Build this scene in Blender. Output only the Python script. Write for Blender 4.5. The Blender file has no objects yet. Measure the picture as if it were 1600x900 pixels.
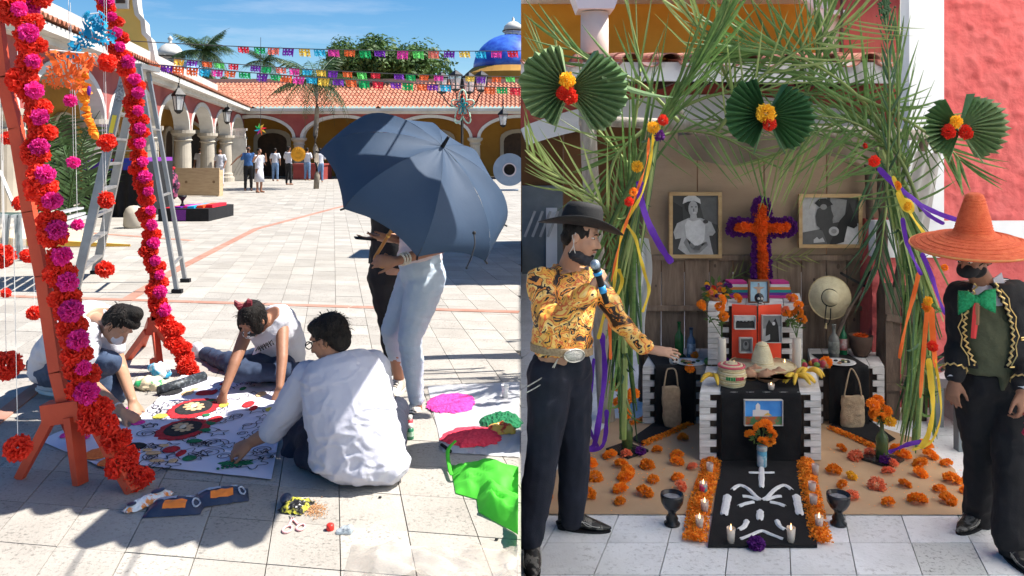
import bpy, math, random
from mathutils import Vector, Matrix, noise
from math import sin, cos, pi, radians, atan2, sqrt
V=Vector
sc=bpy.context.scene
random.seed(7)
# ---------------------------------------------------------------- camera (level, shifted lens)
F=1250.0; HY=235.0; H=1.585; ZR=-0.545      # focal length in photo pixels, horizon row, eye height, floor of the right-hand yard
cam=bpy.data.cameras.new('camera'); co=bpy.data.objects.new('camera',cam); sc.collection.objects.link(co); sc.camera=co
co.location=(0,0,H); co.rotation_euler=(pi/2,0,0)
cam.sensor_width=36; cam.lens=36*F/1600; cam.shift_y=-(450-HY)/1600; cam.clip_start=.05; cam.clip_end=3000
# ---------------------------------------------------------------- light
SUN=V((-.84,-.13,-1.32)).normalized()        # direction the sunlight travels
sun=bpy.data.lights.new('sun','SUN'); so=bpy.data.objects.new('sun',sun); sc.collection.objects.link(so)
sun.energy=4.8; sun.angle=radians(.5); sun.color=(1,.95,.88)
so.rotation_euler=SUN.to_track_quat('-Z','Y').to_euler(); so.location=(8,8,14)
w=bpy.data.worlds.new('World'); sc.world=w; w.use_nodes=True
nt=w.node_tree; bg=nt.nodes['Background']; sk=nt.nodes.new('ShaderNodeTexSky'); sk.sky_type='NISHITA'; sk.sun_disc=False
sk.sun_elevation=math.asin(-SUN.z); sk.sun_rotation=atan2(-SUN.x,-SUN.y); sk.air_density=1.0; sk.dust_density=.05; sk.ozone_density=3.5
tc=nt.nodes.new('ShaderNodeTexCoord'); mp=nt.nodes.new('ShaderNodeMapping'); mp.inputs['Scale'].default_value=(1.2,2,9); 
nz=nt.nodes.new('ShaderNodeTexNoise'); nz.inputs['Scale'].default_value=1.7; nz.inputs['Detail'].default_value=7; nz.inputs['Roughness'].default_value=.6
rp=nt.nodes.new('ShaderNodeValToRGB'); rp.color_ramp.elements[0].position=.60; rp.color_ramp.elements[1].position=.82
rp.color_ramp.elements[1].color=(.5,.5,.5,1)
mx=nt.nodes.new('ShaderNodeMix'); mx.data_type='RGBA'; mx.inputs[7].default_value=(6.5,7,8,1)
L_=nt.links.new
L_(tc.outputs['Generated'],mp.inputs[0]); L_(mp.outputs[0],nz.inputs[0]); L_(nz.outputs[0],rp.inputs[0]); L_(rp.outputs[0],mx.inputs[0]); hs_=nt.nodes.new('ShaderNodeHueSaturation'); hs_.inputs['Saturation'].default_value=1.35; L_(sk.outputs[0],hs_.inputs['Color']); L_(hs_.outputs[0],mx.inputs[6]); L_(mx.outputs[2],bg.inputs[0])
bg.inputs[1].default_value=.063
sc.view_settings.view_transform='Standard'; sc.view_settings.look='None'; sc.view_settings.exposure=1.17; sc.view_settings.gamma=1
sc.render.film_transparent=False
try: sc.cycles.max_bounces=8; sc.cycles.transparent_max_bounces=12
except Exception: pass

# ---------------------------------------------------------------- helpers
def W(px,py,Y): return V(((px-800)/F*Y,Y,H-(py-HY)/F*Y))
def G(px,py,z=0.0):
    Y=F*(H-z)/(py-HY); return V(((px-800)/F*Y,Y,z))
def GR(px,py,h=0.0): return G(px,py,ZR+h)
SEAM=14/F                                    # the two places meet on the plane X = SEAM*Y
WL={}
def link(o): sc.collection.objects.link(o); return o
def tag(o,label=None,cat=None,group=None,kind=None):
    if label: o['label']=label
    if cat: o['category']=cat
    if group: o['group']=group
    if kind: o['kind']=kind
    return o
def empty(name,loc,label=None,cat=None,group=None,kind=None):
    o=link(bpy.data.objects.new(name,None)); o.empty_display_size=.1; o.location=loc; WL[o]=V(loc)
    return tag(o,label,cat,group,kind)
def frame(d,up=V((0,0,1))):
    d=d.normalized(); s=d.cross(up)
    if s.length<1e-4: s=d.cross(V((0,1,0)))
    s.normalize(); return s,s.cross(d).normalized()
class B:
    def __init__(s): s.v=[];s.f=[];s.m=[];s.mi=0
    def add(s,vs,fs):
        n=len(s.v); s.v+= [V(x) for x in vs]; s.f+=[tuple(i+n for i in f) for f in fs]; s.m+=[s.mi]*len(fs); return s
    def box(s,c,size,R=None,taper=1):
        c=V(c); x,y,z=[a/2 for a in size]; P=[]
        for dz in (-1,1):
            t=taper if dz>0 else 1
            for dx,dy in ((-1,-1),(1,-1),(1,1),(-1,1)):
                p=V((dx*x*t,dy*y*t,dz*z)); P.append(c+(R@p if R else p))
        return s.add(P,[(3,2,1,0),(4,5,6,7),(0,1,5,4),(1,2,6,5),(2,3,7,6),(3,0,4,7)])
    def b2(s,x0,x1,y0,y1,z0,z1): return s.box(((x0+x1)/2,(y0+y1)/2,(z0+z1)/2),(x1-x0,y1-y0,z1-z0))
    def bar(s,a,b,w,h=None,up=V((0,0,1)),t=1):
        a=V(a);b=V(b);h=h or w;sx,sy=frame(b-a,up);P=[]
        for p,k in ((a,1),(b,t)):
            for dx,dy in ((-1,-1),(1,-1),(1,1),(-1,1)): P.append(p+sx*dx*w/2*k+sy*dy*h/2*k)
        return s.add(P,[(3,2,1,0),(4,5,6,7),(0,1,5,4),(1,2,6,5),(2,3,7,6),(3,0,4,7)])
    def tube(s,pts,r,seg=8,cap=True,flat=1,up=V((0,0,1))):
        pts=[V(p) for p in pts]; n=len(pts); rr=r if isinstance(r,(list,tuple)) else [r]*n; P=[];Fc=[]
        for i,p in enumerate(pts):
            d=pts[min(i+1,n-1)]-pts[max(i-1,0)]
            if d.length<1e-7: d=V((0,0,1))
            a,b=frame(d,up)
            for k in range(seg):
                t=2*pi*k/seg; P.append(p+a*cos(t)*rr[i]+b*sin(t)*rr[i]*flat)
        for i in range(n-1):
            for k in range(seg):
                k2=(k+1)%seg; Fc.append((i*seg+k,i*seg+k2,(i+1)*seg+k2,(i+1)*seg+k))
        if cap: Fc.append(tuple(range(seg))[::-1]); Fc.append(tuple((n-1)*seg+k for k in range(seg)))
        return s.add(P,Fc)
    def lathe(s,c,prof,seg=16,R=None,sx=1,sy=1):
        c=V(c);P=[];Fc=[];n=len(prof)
        for r,z in prof:
            for k in range(seg):
                t=2*pi*k/seg; p=V((r*cos(t)*sx,r*sin(t)*sy,z)); P.append(c+(R@p if R else p))
        for i in range(n-1):
            for k in range(seg):
                k2=(k+1)%seg; Fc.append((i*seg+k,i*seg+k2,(i+1)*seg+k2,(i+1)*seg+k))
        if prof[0][0]>1e-5: Fc.append(tuple(range(seg))[::-1])
        if prof[-1][0]>1e-5: Fc.append(tuple((n-1)*seg+k for k in range(seg)))
        return s.add(P,Fc)
    def ell(s,c,r,R=None,seg=14,rings=8):
        r=(r,r,r) if isinstance(r,(int,float)) else r; c=V(c);P=[];Fc=[]
        for i in range(rings+1):
            a=pi*i/rings-pi/2
            for k in range(seg):
                t=2*pi*k/seg; p=V((r[0]*cos(a)*cos(t),r[1]*cos(a)*sin(t),r[2]*sin(a))); P.append(c+(R@p if R else p))
        for i in range(rings):
            for k in range(seg):
                k2=(k+1)%seg; Fc.append((i*seg+k,i*seg+k2,(i+1)*seg+k2,(i+1)*seg+k))
        return s.add(P,Fc)
    def caps(s,a,b,ra,rb,seg=12):
        a=V(a);b=V(b);d=b-a;L=d.length
        if L<1e-6: return s.ell(a,ra)
        d=d/L;pts=[];rr=[]
        for t in (-.98,-.8,-.5,0): pts.append(a+d*ra*t); rr.append(ra*sqrt(1-t*t))
        for t in (0,.5,.8,.98): pts.append(b+d*rb*t); rr.append(rb*sqrt(1-t*t))
        return s.tube(pts,rr,seg)
    def loft(s,secs,seg=16,cap=True):
        # secs: (centre, lateral vec, depth vec) with radii baked in
        P=[];Fc=[];n=len(secs)
        for c,a,b in secs:
            for k in range(seg):
                t=2*pi*k/seg; P.append(V(c)+a*cos(t)+b*sin(t))
        for i in range(n-1):
            for k in range(seg):
                k2=(k+1)%seg; Fc.append((i*seg+k,i*seg+k2,(i+1)*seg+k2,(i+1)*seg+k))
        if cap: Fc.append(tuple(range(seg))[::-1]); Fc.append(tuple((n-1)*seg+k for k in range(seg)))
        return s.add(P,Fc)
    def grid(s,fn,nu,nv,hole=None):
        P=[V(fn(i/nu,j/nv)) for j in range(nv+1) for i in range(nu+1)]
        Fc=[(j*(nu+1)+i,j*(nu+1)+i+1,(j+1)*(nu+1)+i+1,(j+1)*(nu+1)+i) for j in range(nv) for i in range(nu) if not(hole and hole(i,j))]
        return s.add(P,Fc)
    def prism(s,poly,ex):
        # poly: list of 3-D points of one flat outline, extruded by vector ex
        n=len(poly); P=[V(p) for p in poly]+[V(p)+ex for p in poly]
        return s.add(P,[tuple(range(n))[::-1],tuple(range(n,2*n))]+[(i,(i+1)%n,n+(i+1)%n,n+i) for i in range(n)])
    def mesh(s,name,mats,off=V((0,0,0)),smooth=False):
        me=bpy.data.meshes.new(name); me.from_pydata([tuple(v-off) for v in s.v],[],s.f)
        for m in (mats if isinstance(mats,(list,tuple)) else [mats]): me.materials.append(m)
        if any(s.m): me.polygons.foreach_set('material_index',s.m)
        if smooth: me.polygons.foreach_set('use_smooth',[True]*len(me.polygons))
        me.update(); return me
    def build(s,name,mats,parent=None,label=None,cat=None,group=None,kind=None,smooth=False,origin=None):
        if parent is not None: off=V(WL[parent])
        elif origin is not None: off=V(origin)
        else:
            xs=[v.x for v in s.v];ys=[v.y for v in s.v];zs=[v.z for v in s.v]; off=V(((min(xs)+max(xs))/2,(min(ys)+max(ys))/2,min(zs)))
        o=link(bpy.data.objects.new(name,s.mesh(name,mats,off,smooth)))
        if parent is not None: o.parent=parent
        else: o.location=off
        WL[o]=off
        return tag(o,label,cat,group,kind)
def put(name,me,parent,loc,rot=(0,0,0),scale=1,label=None,cat=None,group=None,kind=None):
    o=link(bpy.data.objects.new(name,me)); loc=V(loc)
    if parent is not None: o.parent=parent; o.location=loc-WL[parent]
    else: o.location=loc
    o.rotation_euler=rot; o.scale=(scale,)*3 if isinstance(scale,(int,float)) else scale; WL[o]=loc
    return tag(o,label,cat,group,kind)
def dup(o,loc=None,rot=None,scale=None,label=None,parent=None):
    c=link(o.copy()); c.parent=parent
    if parent is None:
        if loc is not None: c.location=loc; WL[c]=V(loc)
        if rot is not None: c.rotation_euler=rot
        if scale is not None: c.scale=(scale,)*3
        if label: c['label']=label
    for ch in list(o.children): dup(ch,parent=c)
    return c
def smooth_pts(pts,n=6):
    pts=[V(p) for p in pts]; out=[]
    for i in range(len(pts)-1):
        p0=pts[max(i-1,0)];p1=pts[i];p2=pts[i+1];p3=pts[min(i+2,len(pts)-1)]
        for k in range(n):
            t=k/n; out.append(.5*((2*p1)+(p2-p0)*t+(2*p0-5*p1+4*p2-p3)*t*t+(3*p1-p0-3*p2+p3)*t**3))
    return out+[pts[-1]]
RX=lambda a:Matrix.Rotation(radians(a),3,'X'); RY=lambda a:Matrix.Rotation(radians(a),3,'Y'); RZ=lambda a:Matrix.Rotation(radians(a),3,'Z')
def basis(x,y,z): return Matrix((x,y,z)).transposed()

# ---------------------------------------------------------------- materials
MC={}
def srgb(r,g,b):
    f=lambda c:(c/255/12.92 if c/255<=.04045 else ((c/255+.055)/1.055)**2.4); return (f(r),f(g),f(b))
def mat(name,c,r=.7,c2=None,ns=8,bump=0,bs=40,metal=0,trans=0,rand=0,alpha=1,island=False,spec=.4,stretch=None,lo=.35,hi=.65,transm=0,coord='Object',emit=0,sheen=0):
    if name in MC: return MC[name]
    m=bpy.data.materials.new(name); m.use_nodes=True; N=m.node_tree.nodes; L=m.node_tree.links.new; P=N['Principled BSDF']; MC[name]=m
    P.inputs['Roughness'].default_value=r; P.inputs['Metallic'].default_value=metal; P.inputs['Specular IOR Level'].default_value=spec
    tc=N.new('ShaderNodeTexCoord'); oi=N.new('ShaderNodeObjectInfo'); ad=N.new('ShaderNodeVectorMath'); ad.operation='ADD'
    ml=N.new('ShaderNodeMath'); ml.operation='MULTIPLY'; ml.inputs[1].default_value=37.0; L(oi.outputs['Random'],ml.inputs[0])
    L(tc.outputs[coord],ad.inputs[0]); L(ml.outputs[0],ad.inputs[1]); vec=ad.outputs[0]
    if stretch:
        mp=N.new('ShaderNodeMapping'); mp.inputs['Scale'].default_value=stretch; L(vec,mp.inputs[0]); vec=mp.outputs[0]
    col=None
    if c2 is not None:
        n=N.new('ShaderNodeTexNoise'); n.inputs['Scale'].default_value=ns; n.inputs['Detail'].default_value=6; n.inputs['Roughness'].default_value=.62; L(vec,n.inputs[0])
        rp=N.new('ShaderNodeValToRGB'); e=rp.color_ramp.elements; e[0].position=lo; e[1].position=hi; e[0].color=(*c,1); e[1].color=(*c2,1); L(n.outputs[0],rp.inputs[0]); col=rp.outputs[0]
    if rand:
        hs=N.new('ShaderNodeHueSaturation'); ma=N.new('ShaderNodeMapRange'); ma.inputs[3].default_value=1-rand; ma.inputs[4].default_value=1+rand
        if island: ge=N.new('ShaderNodeNewGeometry'); L(ge.outputs['Random Per Island'],ma.inputs[0])
        else: L(oi.outputs['Random'],ma.inputs[0])
        L(ma.outputs[0],hs.inputs['Value']); hs.inputs['Color'].default_value=(*c,1)
        if col: L(col,hs.inputs['Color'])
        col=hs.outputs[0]
    if col: L(col,P.inputs['Base Color'])
    else: P.inputs['Base Color'].default_value=(*c,1)
    if bump:
        n=N.new('ShaderNodeTexNoise'); n.inputs['Scale'].default_value=bs; n.inputs['Detail'].default_value=5; L(vec,n.inputs[0])
        b=N.new('ShaderNodeBump'); b.inputs['Strength'].default_value=bump; b.inputs['Distance'].default_value=.01; L(n.outputs[0],b.inputs['Height']); L(b.outputs[0],P.inputs['Normal'])
    if alpha<1: P.inputs['Alpha'].default_value=alpha
    if transm: P.inputs['Transmission Weight'].default_value=transm; P.inputs['IOR'].default_value=1.4
    if sheen: P.inputs['Sheen Weight'].default_value=sheen
    if emit: P.inputs['Emission Color'].default_value=(*c,1); P.inputs['Emission Strength'].default_value=emit
    if trans:
        t=N.new('ShaderNodeBsdfTranslucent'); s=N.new('ShaderNodeMixShader'); s.inputs[0].default_value=trans
        if col: L(col,t.inputs[0])
        else: t.inputs[0].default_value=(*c,1)
        o=N['Material Output']; L(P.outputs[0],s.inputs[1]); L(t.outputs[0],s.inputs[2]); L(s.outputs[0],o.inputs[0])
    return m
def stone(name,base,dark,light,island,speck=70,amt=.5,rand=.09):
    m=mat(name,base,.75,light,2.2,.25,90,rand=rand,island=island)
    if m.get('done'): return m
    m['done']=1; N=m.node_tree.nodes; L=m.node_tree.links.new; P=N['Principled BSDF']; src=P.inputs['Base Color'].links[0].from_socket
    vec=[n for n in N if n.type=='TEX_NOISE'][0].inputs[0].links[0].from_socket
    n=N.new('ShaderNodeTexNoise'); n.inputs['Scale'].default_value=speck; n.inputs['Detail'].default_value=4; n.inputs['Roughness'].default_value=.7; L(vec,n.inputs[0])
    n2=N.new('ShaderNodeTexNoise'); n2.inputs['Scale'].default_value=3.1; L(vec,n2.inputs[0])
    r=N.new('ShaderNodeValToRGB'); r.color_ramp.elements[0].position=.53; r.color_ramp.elements[1].position=.66; L(n.outputs[0],r.inputs[0])
    r2=N.new('ShaderNodeMapRange'); r2.inputs[1].default_value=.35; r2.inputs[2].default_value=.6; r2.inputs[3].default_value=.15; r2.inputs[4].default_value=amt; L(n2.outputs[0],r2.inputs[0])
    mu=N.new('ShaderNodeMath'); mu.operation='MULTIPLY'; L(r.outputs[0],mu.inputs[0]); L(r2.outputs[0],mu.inputs[1])
    mx=N.new('ShaderNodeMix'); mx.data_type='RGBA'; mx.inputs[7].default_value=(*dark,1); L(mu.outputs[0],mx.inputs[0]); L(src,mx.inputs[6]); L(mx.outputs[2],P.inputs['Base Color'])
    return m
def noshade(o): return o

def clip(poly,keep_left):
    # clip an (x,y) polygon against the seam line x=SEAM*y
    d=lambda p:(SEAM*p[1]-p[0]-.0)*(1 if keep_left else -1)
    out=[]
    for i in range(len(poly)):
        a=poly[i];b=poly[(i+1)%len(poly)];da=d(a);db=d(b)
        if da>=0: out.append(a)
        if (da>0)!=(db>0):
            t=da/(da-db); out.append((a[0]+(b[0]-a[0])*t,a[1]+(b[1]-a[1])*t))
    return out
def area(p): return abs(sum(p[i][0]*p[(i+1)%len(p)][1]-p[(i+1)%len(p)][0]*p[i][1] for i in range(len(p))))/2
def tiles(floor,origin,U,Vv,iu,iv,zt,matI,matS,keep_left,near,ymin,ymax,xr,gap=.004,stagger=False,slabs=None,skip=None):
    cells=[]
    for i in range(*iu):
        for j in range(*iv):
            st=.5 if (stagger and j%2) else 0
            c=origin+U*(i+.5+st)+Vv*(j+.5)
            if c.y<ymin or c.y>ymax or not(xr[0]<c.x<xr[1]): continue
            out_=abs(c.x/c.y)>.72
            if abs(c.x/c.y)>1.25: continue
            k=gap; P=[]
            for a,b in ((0,0),(1,0),(1,1),(0,1)):
                p=origin+U*(i+st+a)+Vv*(j+b); P.append((p.x+(k if a==0 else -k)*1,p.y+(k if b==0 else -k)*1))
            P=clip(P,keep_left)
            if len(P)<3 or area(P)<.004: continue
            cells.append((c.length+(200 if out_ else 0),P,c))
    cells.sort(key=lambda t:t[0]); far=B()
    for n,(d,P,c) in enumerate(cells):
        dz=zt+random.uniform(-.0012,.0012); b=B() if n<near else far
        k=len(P); vs=[V((x,y,zt-.02)) for x,y in P]+[V((x,y,dz)) for x,y in P]
        b.add(vs,[tuple(range(k,2*k))]+[(i,(i+1)%k,k+(i+1)%k,k+i) for i in range(k)])
        if n<near: b.build('tile',matI,floor)
    if far.v: far.build('distant_tiles',matS,floor,kind='stuff')
# ================================================================ LEFT PLACE: sunlit plaza
mt_tileI=stone('plaza_tile',(.31,.285,.25),(.085,.08,.07),(.385,.36,.32),False,60,.75)
mt_tileS=stone('plaza_tile_far',(.32,.295,.255),(.11,.10,.085),(.385,.36,.32),True,60,.6,.12)
grout=mat('grout',(.17,.15,.125),.95,(.24,.21,.175),6)
pl=[(-60,1.2),(SEAM*1.2,1.2),(SEAM*75,75),(-60,75)]
b=B(); b.add([V((x,y,-.02)) for x,y in pl]+[V((x,y,-.3)) for x,y in pl],[(0,1,2,3),(7,6,5,4),(0,4,5,1),(1,5,6,2),(2,6,7,3),(3,7,4,0)])
plaza=b.build('plaza_pavement',grout,kind='structure',origin=(0,0,-.02))
U=V((.2935,-.0455,0)); Vv=V((-.0795,.355,0)); O=V((-1.02,3.42,0))
# tiles laid in a running grid, the nearest ones singly
tiles(plaza,O,U,Vv,(-190,90),(-8,130),0.0,mt_tileI,mt_tileS,True,285,2.4,44,(-34,2),gap=.0021)
b=B(); b.add([(-30,-10,0),(-.05,-10,0),(SEAM*2.4,2.38,0),(-30,2.38,0)],[(0,1,2,3)]); b.build('near_pavement',mt_tileS,kind='structure',origin=(0,0,0))
red_stone=mat('red_stone',(.33,.155,.105),.8,(.40,.22,.165),5,rand=.08)
def strip(pts,w,z,name='red_paving_strip'):
    t=empty(name,pts[0],kind='structure')
    for a,c in zip(pts,pts[1:]):
        n=max(1,int((c-a).length/1.2)); d=(c-a)/n; s=V((-d.y,d.x,0)).normalized()*w/2
        for i in range(n):
            p=a+d*i+d*.004; q=a+d*(i+1)-d*.004
            P=clip([((p-s).x,(p-s).y),((q-s).x,(q-s).y),((q+s).x,(q+s).y),((p+s).x,(p+s).y)],True)
            if len(P)<3: continue
            k=len(P); bb=B(); bb.add([V((x,y,z-.012)) for x,y in P]+[V((x,y,z)) for x,y in P],[tuple(range(k,2*k))]+[(i2,(i2+1)%k,k+(i2+1)%k,k+i2) for i2 in range(k)])
            bb.build('paving_strip',red_stone,t)
strip([G(-60,461),G(300,472),G(812,488)],.11,.005)
strip([G(195,471),G(275,422),G(400,358),G(556,317)],.13,.009)
strip([G(-60,580),G(90,576)],.09,.005); strip([G(-20,668),G(78,590)],.10,.009); strip([G(140,364),G(300,376)],.14,.005)
earth=mat('earth',(.30,.25,.19),.95,(.20,.18,.13),.05)
b=B(); b.add([(-900,-60,-1.2),(900,-60,-1.2),(900,1400,-1.2),(-900,1400,-1.2)],[(0,1,2,3)]); b.build('ground',earth,kind='structure',origin=(0,0,-1.2))

white_l=mat('lime_white',(.62,.60,.56),.8,(.48,.46,.42),.9,bump=.2,bs=20)
cream=mat('cream_stone',(.46,.41,.33),.8,(.37,.33,.27),1.4,bump=.35,bs=14)
redw=mat('red_wall',(.27,.055,.05),.85,(.35,.09,.075),.8,bump=.5,bs=9)
ochre=mat('ochre_wall',(.40,.21,.035),.85,(.32,.155,.025),.7,bump=.2,bs=14)
yellow=mat('yellow_wall',(.66,.45,.13),.85,(.58,.38,.10),.35,bump=.2,bs=14)
clay=mat('clay_tile',(.34,.11,.06),.8,(.46,.21,.13),2.2,bump=.3,bs=30,lo=.4,hi=.62)
darkd=mat('dark_timber',(.035,.022,.015),.7,(.07,.04,.025),3)
mortar=mat('roof_mortar',(.52,.36,.28),.9,(.42,.28,.22),2)
def arcade(origin,d,nrm,starts,pitch,zs,ah,ztop,thick,name,label,corr=3.6,roofup=1.9,roofd=4.0,ovh=.5,colr=.3,parapet=0,group=None):
    """origin on the outer wall face; d along the wall, nrm pointing out to the yard"""
    root=empty(name,origin,label,'building',group)
    P=lambda s,o,z: V(origin)+d*s-nrm*o+V((0,0,z))
    s0=starts[0]; s1=starts[-1]
    wb=B()
    for k in range(len(starts)-1):
        a0,a1=starts[k],starts[k+1]; mid=(a0+a1)/2; hw=(a1-a0)/2-colr*.95; n=20; tb=B()
        ps=[(mid-hw*cos(pi*i/n),zs+ah*sin(pi*i/n)) for i in range(n+1)]
        full=[(a0,zs)]+ps+[(a1,zs)]
        for i in range(len(full)-1):
            (x0,z0),(x1,z1)=full[i],full[i+1]
            q=[P(x0,0,z0),P(x1,0,z1),P(x1,0,ztop),P(x0,0,ztop),P(x0,thick,z0),P(x1,thick,z1),P(x1,thick,ztop),P(x0,thick,ztop)]
            wb.add(q,[(0,1,2,3),(5,4,7,6),(4,5,1,0),(3,2,6,7)])
        tw=.16
        for i in range(n):
            t0,t1=pi*i/n,pi*(i+1)/n; qs=[]
            for o in (-.035,thick+.02):
                for t in (t0,t1):
                    qs.append(P(mid-(hw-.012)*cos(t),o,zs+(ah-.012)*sin(t)))
                for t in (t1,t0):
                    qs.append(P(mid-(hw+tw)*cos(t),o,zs+(ah+tw)*sin(t)))
            tb.add(qs,[(0,1,2,3),(7,6,5,4),(4,5,1,0),(3,2,6,7)])
        tb.build('arch_trim',white_l,root)
    wb.build('wall',redw,root)
    prof=[(colr*1.45,0),(colr*1.45,.22),(colr*1.2,.26),(colr*1.2,.4),(colr*1.02,.45),(colr,.5),(colr*1.0,zs*.55),(colr*.92,zs-.42),(colr*1.15,zs-.38),(colr*1.0,zs-.33),(colr*1.0,zs-.24),(colr*1.45,zs-.12),(colr*1.45,zs+.0)]
    for s in starts:
        cb=B(); cb.lathe(P(s,thick/2,0),prof,20); cb.build('column',cream,root,smooth=False)
    # corridor: back wall, ceiling, inner doors
    bb=B(); bb.add([P(s0-1,corr,0),P(s1+1,corr,0),P(s1+1,corr,ztop+.1),P(s0-1,corr,ztop+.1),P(s0-1,corr+.3,0),P(s1+1,corr+.3,0),P(s1+1,corr+.3,ztop+.1),P(s0-1,corr+.3,ztop+.1)],[(0,1,2,3),(5,4,7,6),(3,2,6,7)])
    bb.build('back_wall',ochre,root)
    bb=B(); bb.add([P(s0-1,thick,ztop-.02),P(s1+1,thick,ztop-.02),P(s1+1,corr,ztop-.02),P(s0-1,corr,ztop-.02)],[(0,1,2,3)]); bb.build('ceiling',white_l,root)
    for k in range(len(starts)-1):
        mid=(starts[k]+starts[k+1])/2; db=B(); fb=B(); w2=.9; hh=2.15
        pts=[(mid-w2,0),(mid-w2,hh)]+[(mid-w2*cos(pi*i/8),hh+.5*sin(pi*i/8)) for i in range(1,8)]+[(mid+w2,hh),(mid+w2,0)]
        db.prism([P(x,corr-.02,z) for x,z in pts],nrm*.04)
        po=[(mid+(x-mid)*1.25,z*1.09) for x,z in pts]
        for i in range(len(pts)-1):
            a,c=pts[i],pts[i+1]; e,g=po[i],po[i+1]
            q=[P(a[0],corr-.01,a[1]),P(c[0],corr-.01,c[1]),P(g[0],corr-.01,g[1]),P(e[0],corr-.01,e[1])]
            fb.add(q+[p+nrm*.12 for p in q],[(0,1,2,3),(7,6,5,4),(4,5,1,0),(3,2,6,7)])
        db.build('door',darkd,root); fb.build('door_surround',cream,root)
    # eave board and roof
    eb=B()
    for o0,o1,z0,z1 in ((-ovh,.0,ztop,ztop+.16),(-ovh*.5,.0,ztop-.14,ztop-.002)):
        q=[P(s0-1,o0,z0),P(s1+1,o0,z0),P(s1+1,o1,z0),P(s0-1,o1,z0),P(s0-1,o0,z1),P(s1+1,o0,z1),P(s1+1,o1,z1),P(s0-1,o1,z1)]
        eb.add(q,[(3,2,1,0),(4,5,6,7),(0,1,5,4),(1,2,6,5),(2,3,7,6),(3,0,4,7)])
    eb.build('eave',white_l,root)
    L=s1-s0+2; nper=int(L/.24); rows=9; rb=B(); Pp=[];Fc=[]; ns=6
    for r in range(rows):
        for e in (0,1):
            t=(r+e)/rows; o=-ovh-.06+t*(roofd+ovh); z=ztop+.2+t*roofup+(0 if e else .05)
            for i in range(nper*ns+1):
                ph=(i%ns)/ns*2*pi; Pp.append(P(s0-1+i*L/(nper*ns),o,z+.05*cos(ph)+.012*noise.noise(V((i//ns*.7,r*1.3,0)))))
    wd=nper*ns+1
    for r in range(2*rows-1):
        for i in range(wd-1): Fc.append((r*wd+i,r*wd+i+1,(r+1)*wd+i+1,(r+1)*wd+i))
    rb.add(Pp,Fc); rb.build('roof_tiles',clay,root,kind='stuff')
    tb=B(); q=[]
    for z in (ztop+.1+roofup,ztop+.45+roofup+parapet):
        q+=[P(s0-1,roofd-.1,z),P(s1+1,roofd-.1,z),P(s1+1,roofd+.3,z),P(s0-1,roofd+.3,z)]
    tb.add(q,[(3,2,1,0),(4,5,6,7),(0,1,5,4),(1,2,6,5),(2,3,7,6),(3,0,4,7)]); tb.build('parapet',white_l if parapet else mortar,root)
    return root,P
dl=V((-.2034,1,0)); dl.normalize(); nl=V((dl.y,-dl.x,0))
ol=V((-9.1,15,0))-dl*6
st=[0.4+5.33*i for i in range(8)]
left_b,PL=arcade(ol,dl,nl,st,5.33,2.35,1.05,3.78,.5,'arcade_building','long red arcade with white arches running away along the left side of the plaza',roofup=.95,roofd=1.7,parapet=.22,colr=.30)
back_b,PB=arcade(V((-22.1,45.2,0)),V((1,0,0)),V((0,-1,0)),[5.0*i for i in range(7)],5.0,2.3,1.15,3.78,.5,'arcade_building','red arcade with flat arches and clay tile roof closing the far end of the plaza',roofup=1.75,roofd=4,colr=.30)
# church-like yellow gable above the left arcade
D=31.0
out=[(176,128),(176,-60),(206,-60),(211,5),(214,22),(223,32),(225,52),(233,60),(237,80),(240,96),(254,110),(258,128)]
gb=empty('yellow_gable',W(216,128,D),'tall yellow curved church gable with white edging above the left arcade','church')
b=B(); b.prism([W(x,y,D) for x,y in out],V((-.35,1.1,0))); b.build('wall',yellow,gb)
b=B()
pe=[W(x,y,D) for x,y in out[2:]]; off=[]
for i in range(len(pe)):
    d=(pe[min(i+1,len(pe)-1)]-pe[max(i-1,0)]).normalized(); n_=V((d.z,0,-d.x)); n_=n_ if n_.x<0 else -n_; off.append((pe[i]-n_*.08,pe[i]+n_*.10))
for i in range(len(pe)-1): b.prism([v+V((0.03,-.06,0)) for v in (off[i][0],off[i+1][0],off[i+1][1],off[i][1])],V((-.38,1.25,0)))
b.build('edge_moulding',white_l,gb)
b=B(); b.box(W(190,-12,D)+V((0,-.05,0)),(.62,.16,1.3)); b.build('window_frame',white_l,gb); b=B(); b.box(W(191,-12,D)+V((0,-.1,0)),(.36,.12,.9)); b.build('window',darkd,gb)
# domes
blue=mat('blue_dome',(.02,.06,.42),.45,(.05,.16,.62),1.2,lo=.4,hi=.6); paleblue=mat('pale_blue_wall',(.22,.42,.75),.8,(.35,.55,.8),1)
def cupola(px,py,D,k,label,parent=None):
    c=W(px,py,D); r=empty('cupola',c,label,'church tower') if parent is None else parent
    b=B(); b.lathe(c,[(.8*k,-1.5*k),(.8*k,-.1*k),(1.0*k,-.05*k),(1.0*k,.1*k)],8); b.build('drum',white_l,r)
    b=B(); b.lathe(c,[(.98*k,.1*k),(.9*k,.45*k),(.62*k,.85*k),(.25*k,1.08*k),(.12*k,1.12*k),(.12*k,1.3*k),(.2*k,1.4*k),(.1*k,1.55*k),(0,1.65*k)],16); b.build('lantern_dome',white_l,r,smooth=True)
    b=B(); b.lathe(c,[(1.06*k,-.02*k),(1.08*k,.07*k)],8); b.build('cornice',darkd,r)
    b=B()
    for i in range(8):
        a=2*pi*(i+.5)/8; b.box(c+V((cos(a)*.76*k,sin(a)*.76*k,-.65*k)),(.06*k,.22*k,.7*k),RZ(degrees_(a)))
    b.build('opening',darkd,r)
    return r
def degrees_(a): return a*180/pi
t=cupola(266,90,60,1.0,'small white cupola with dark openings beyond the left arcade roof')
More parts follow.
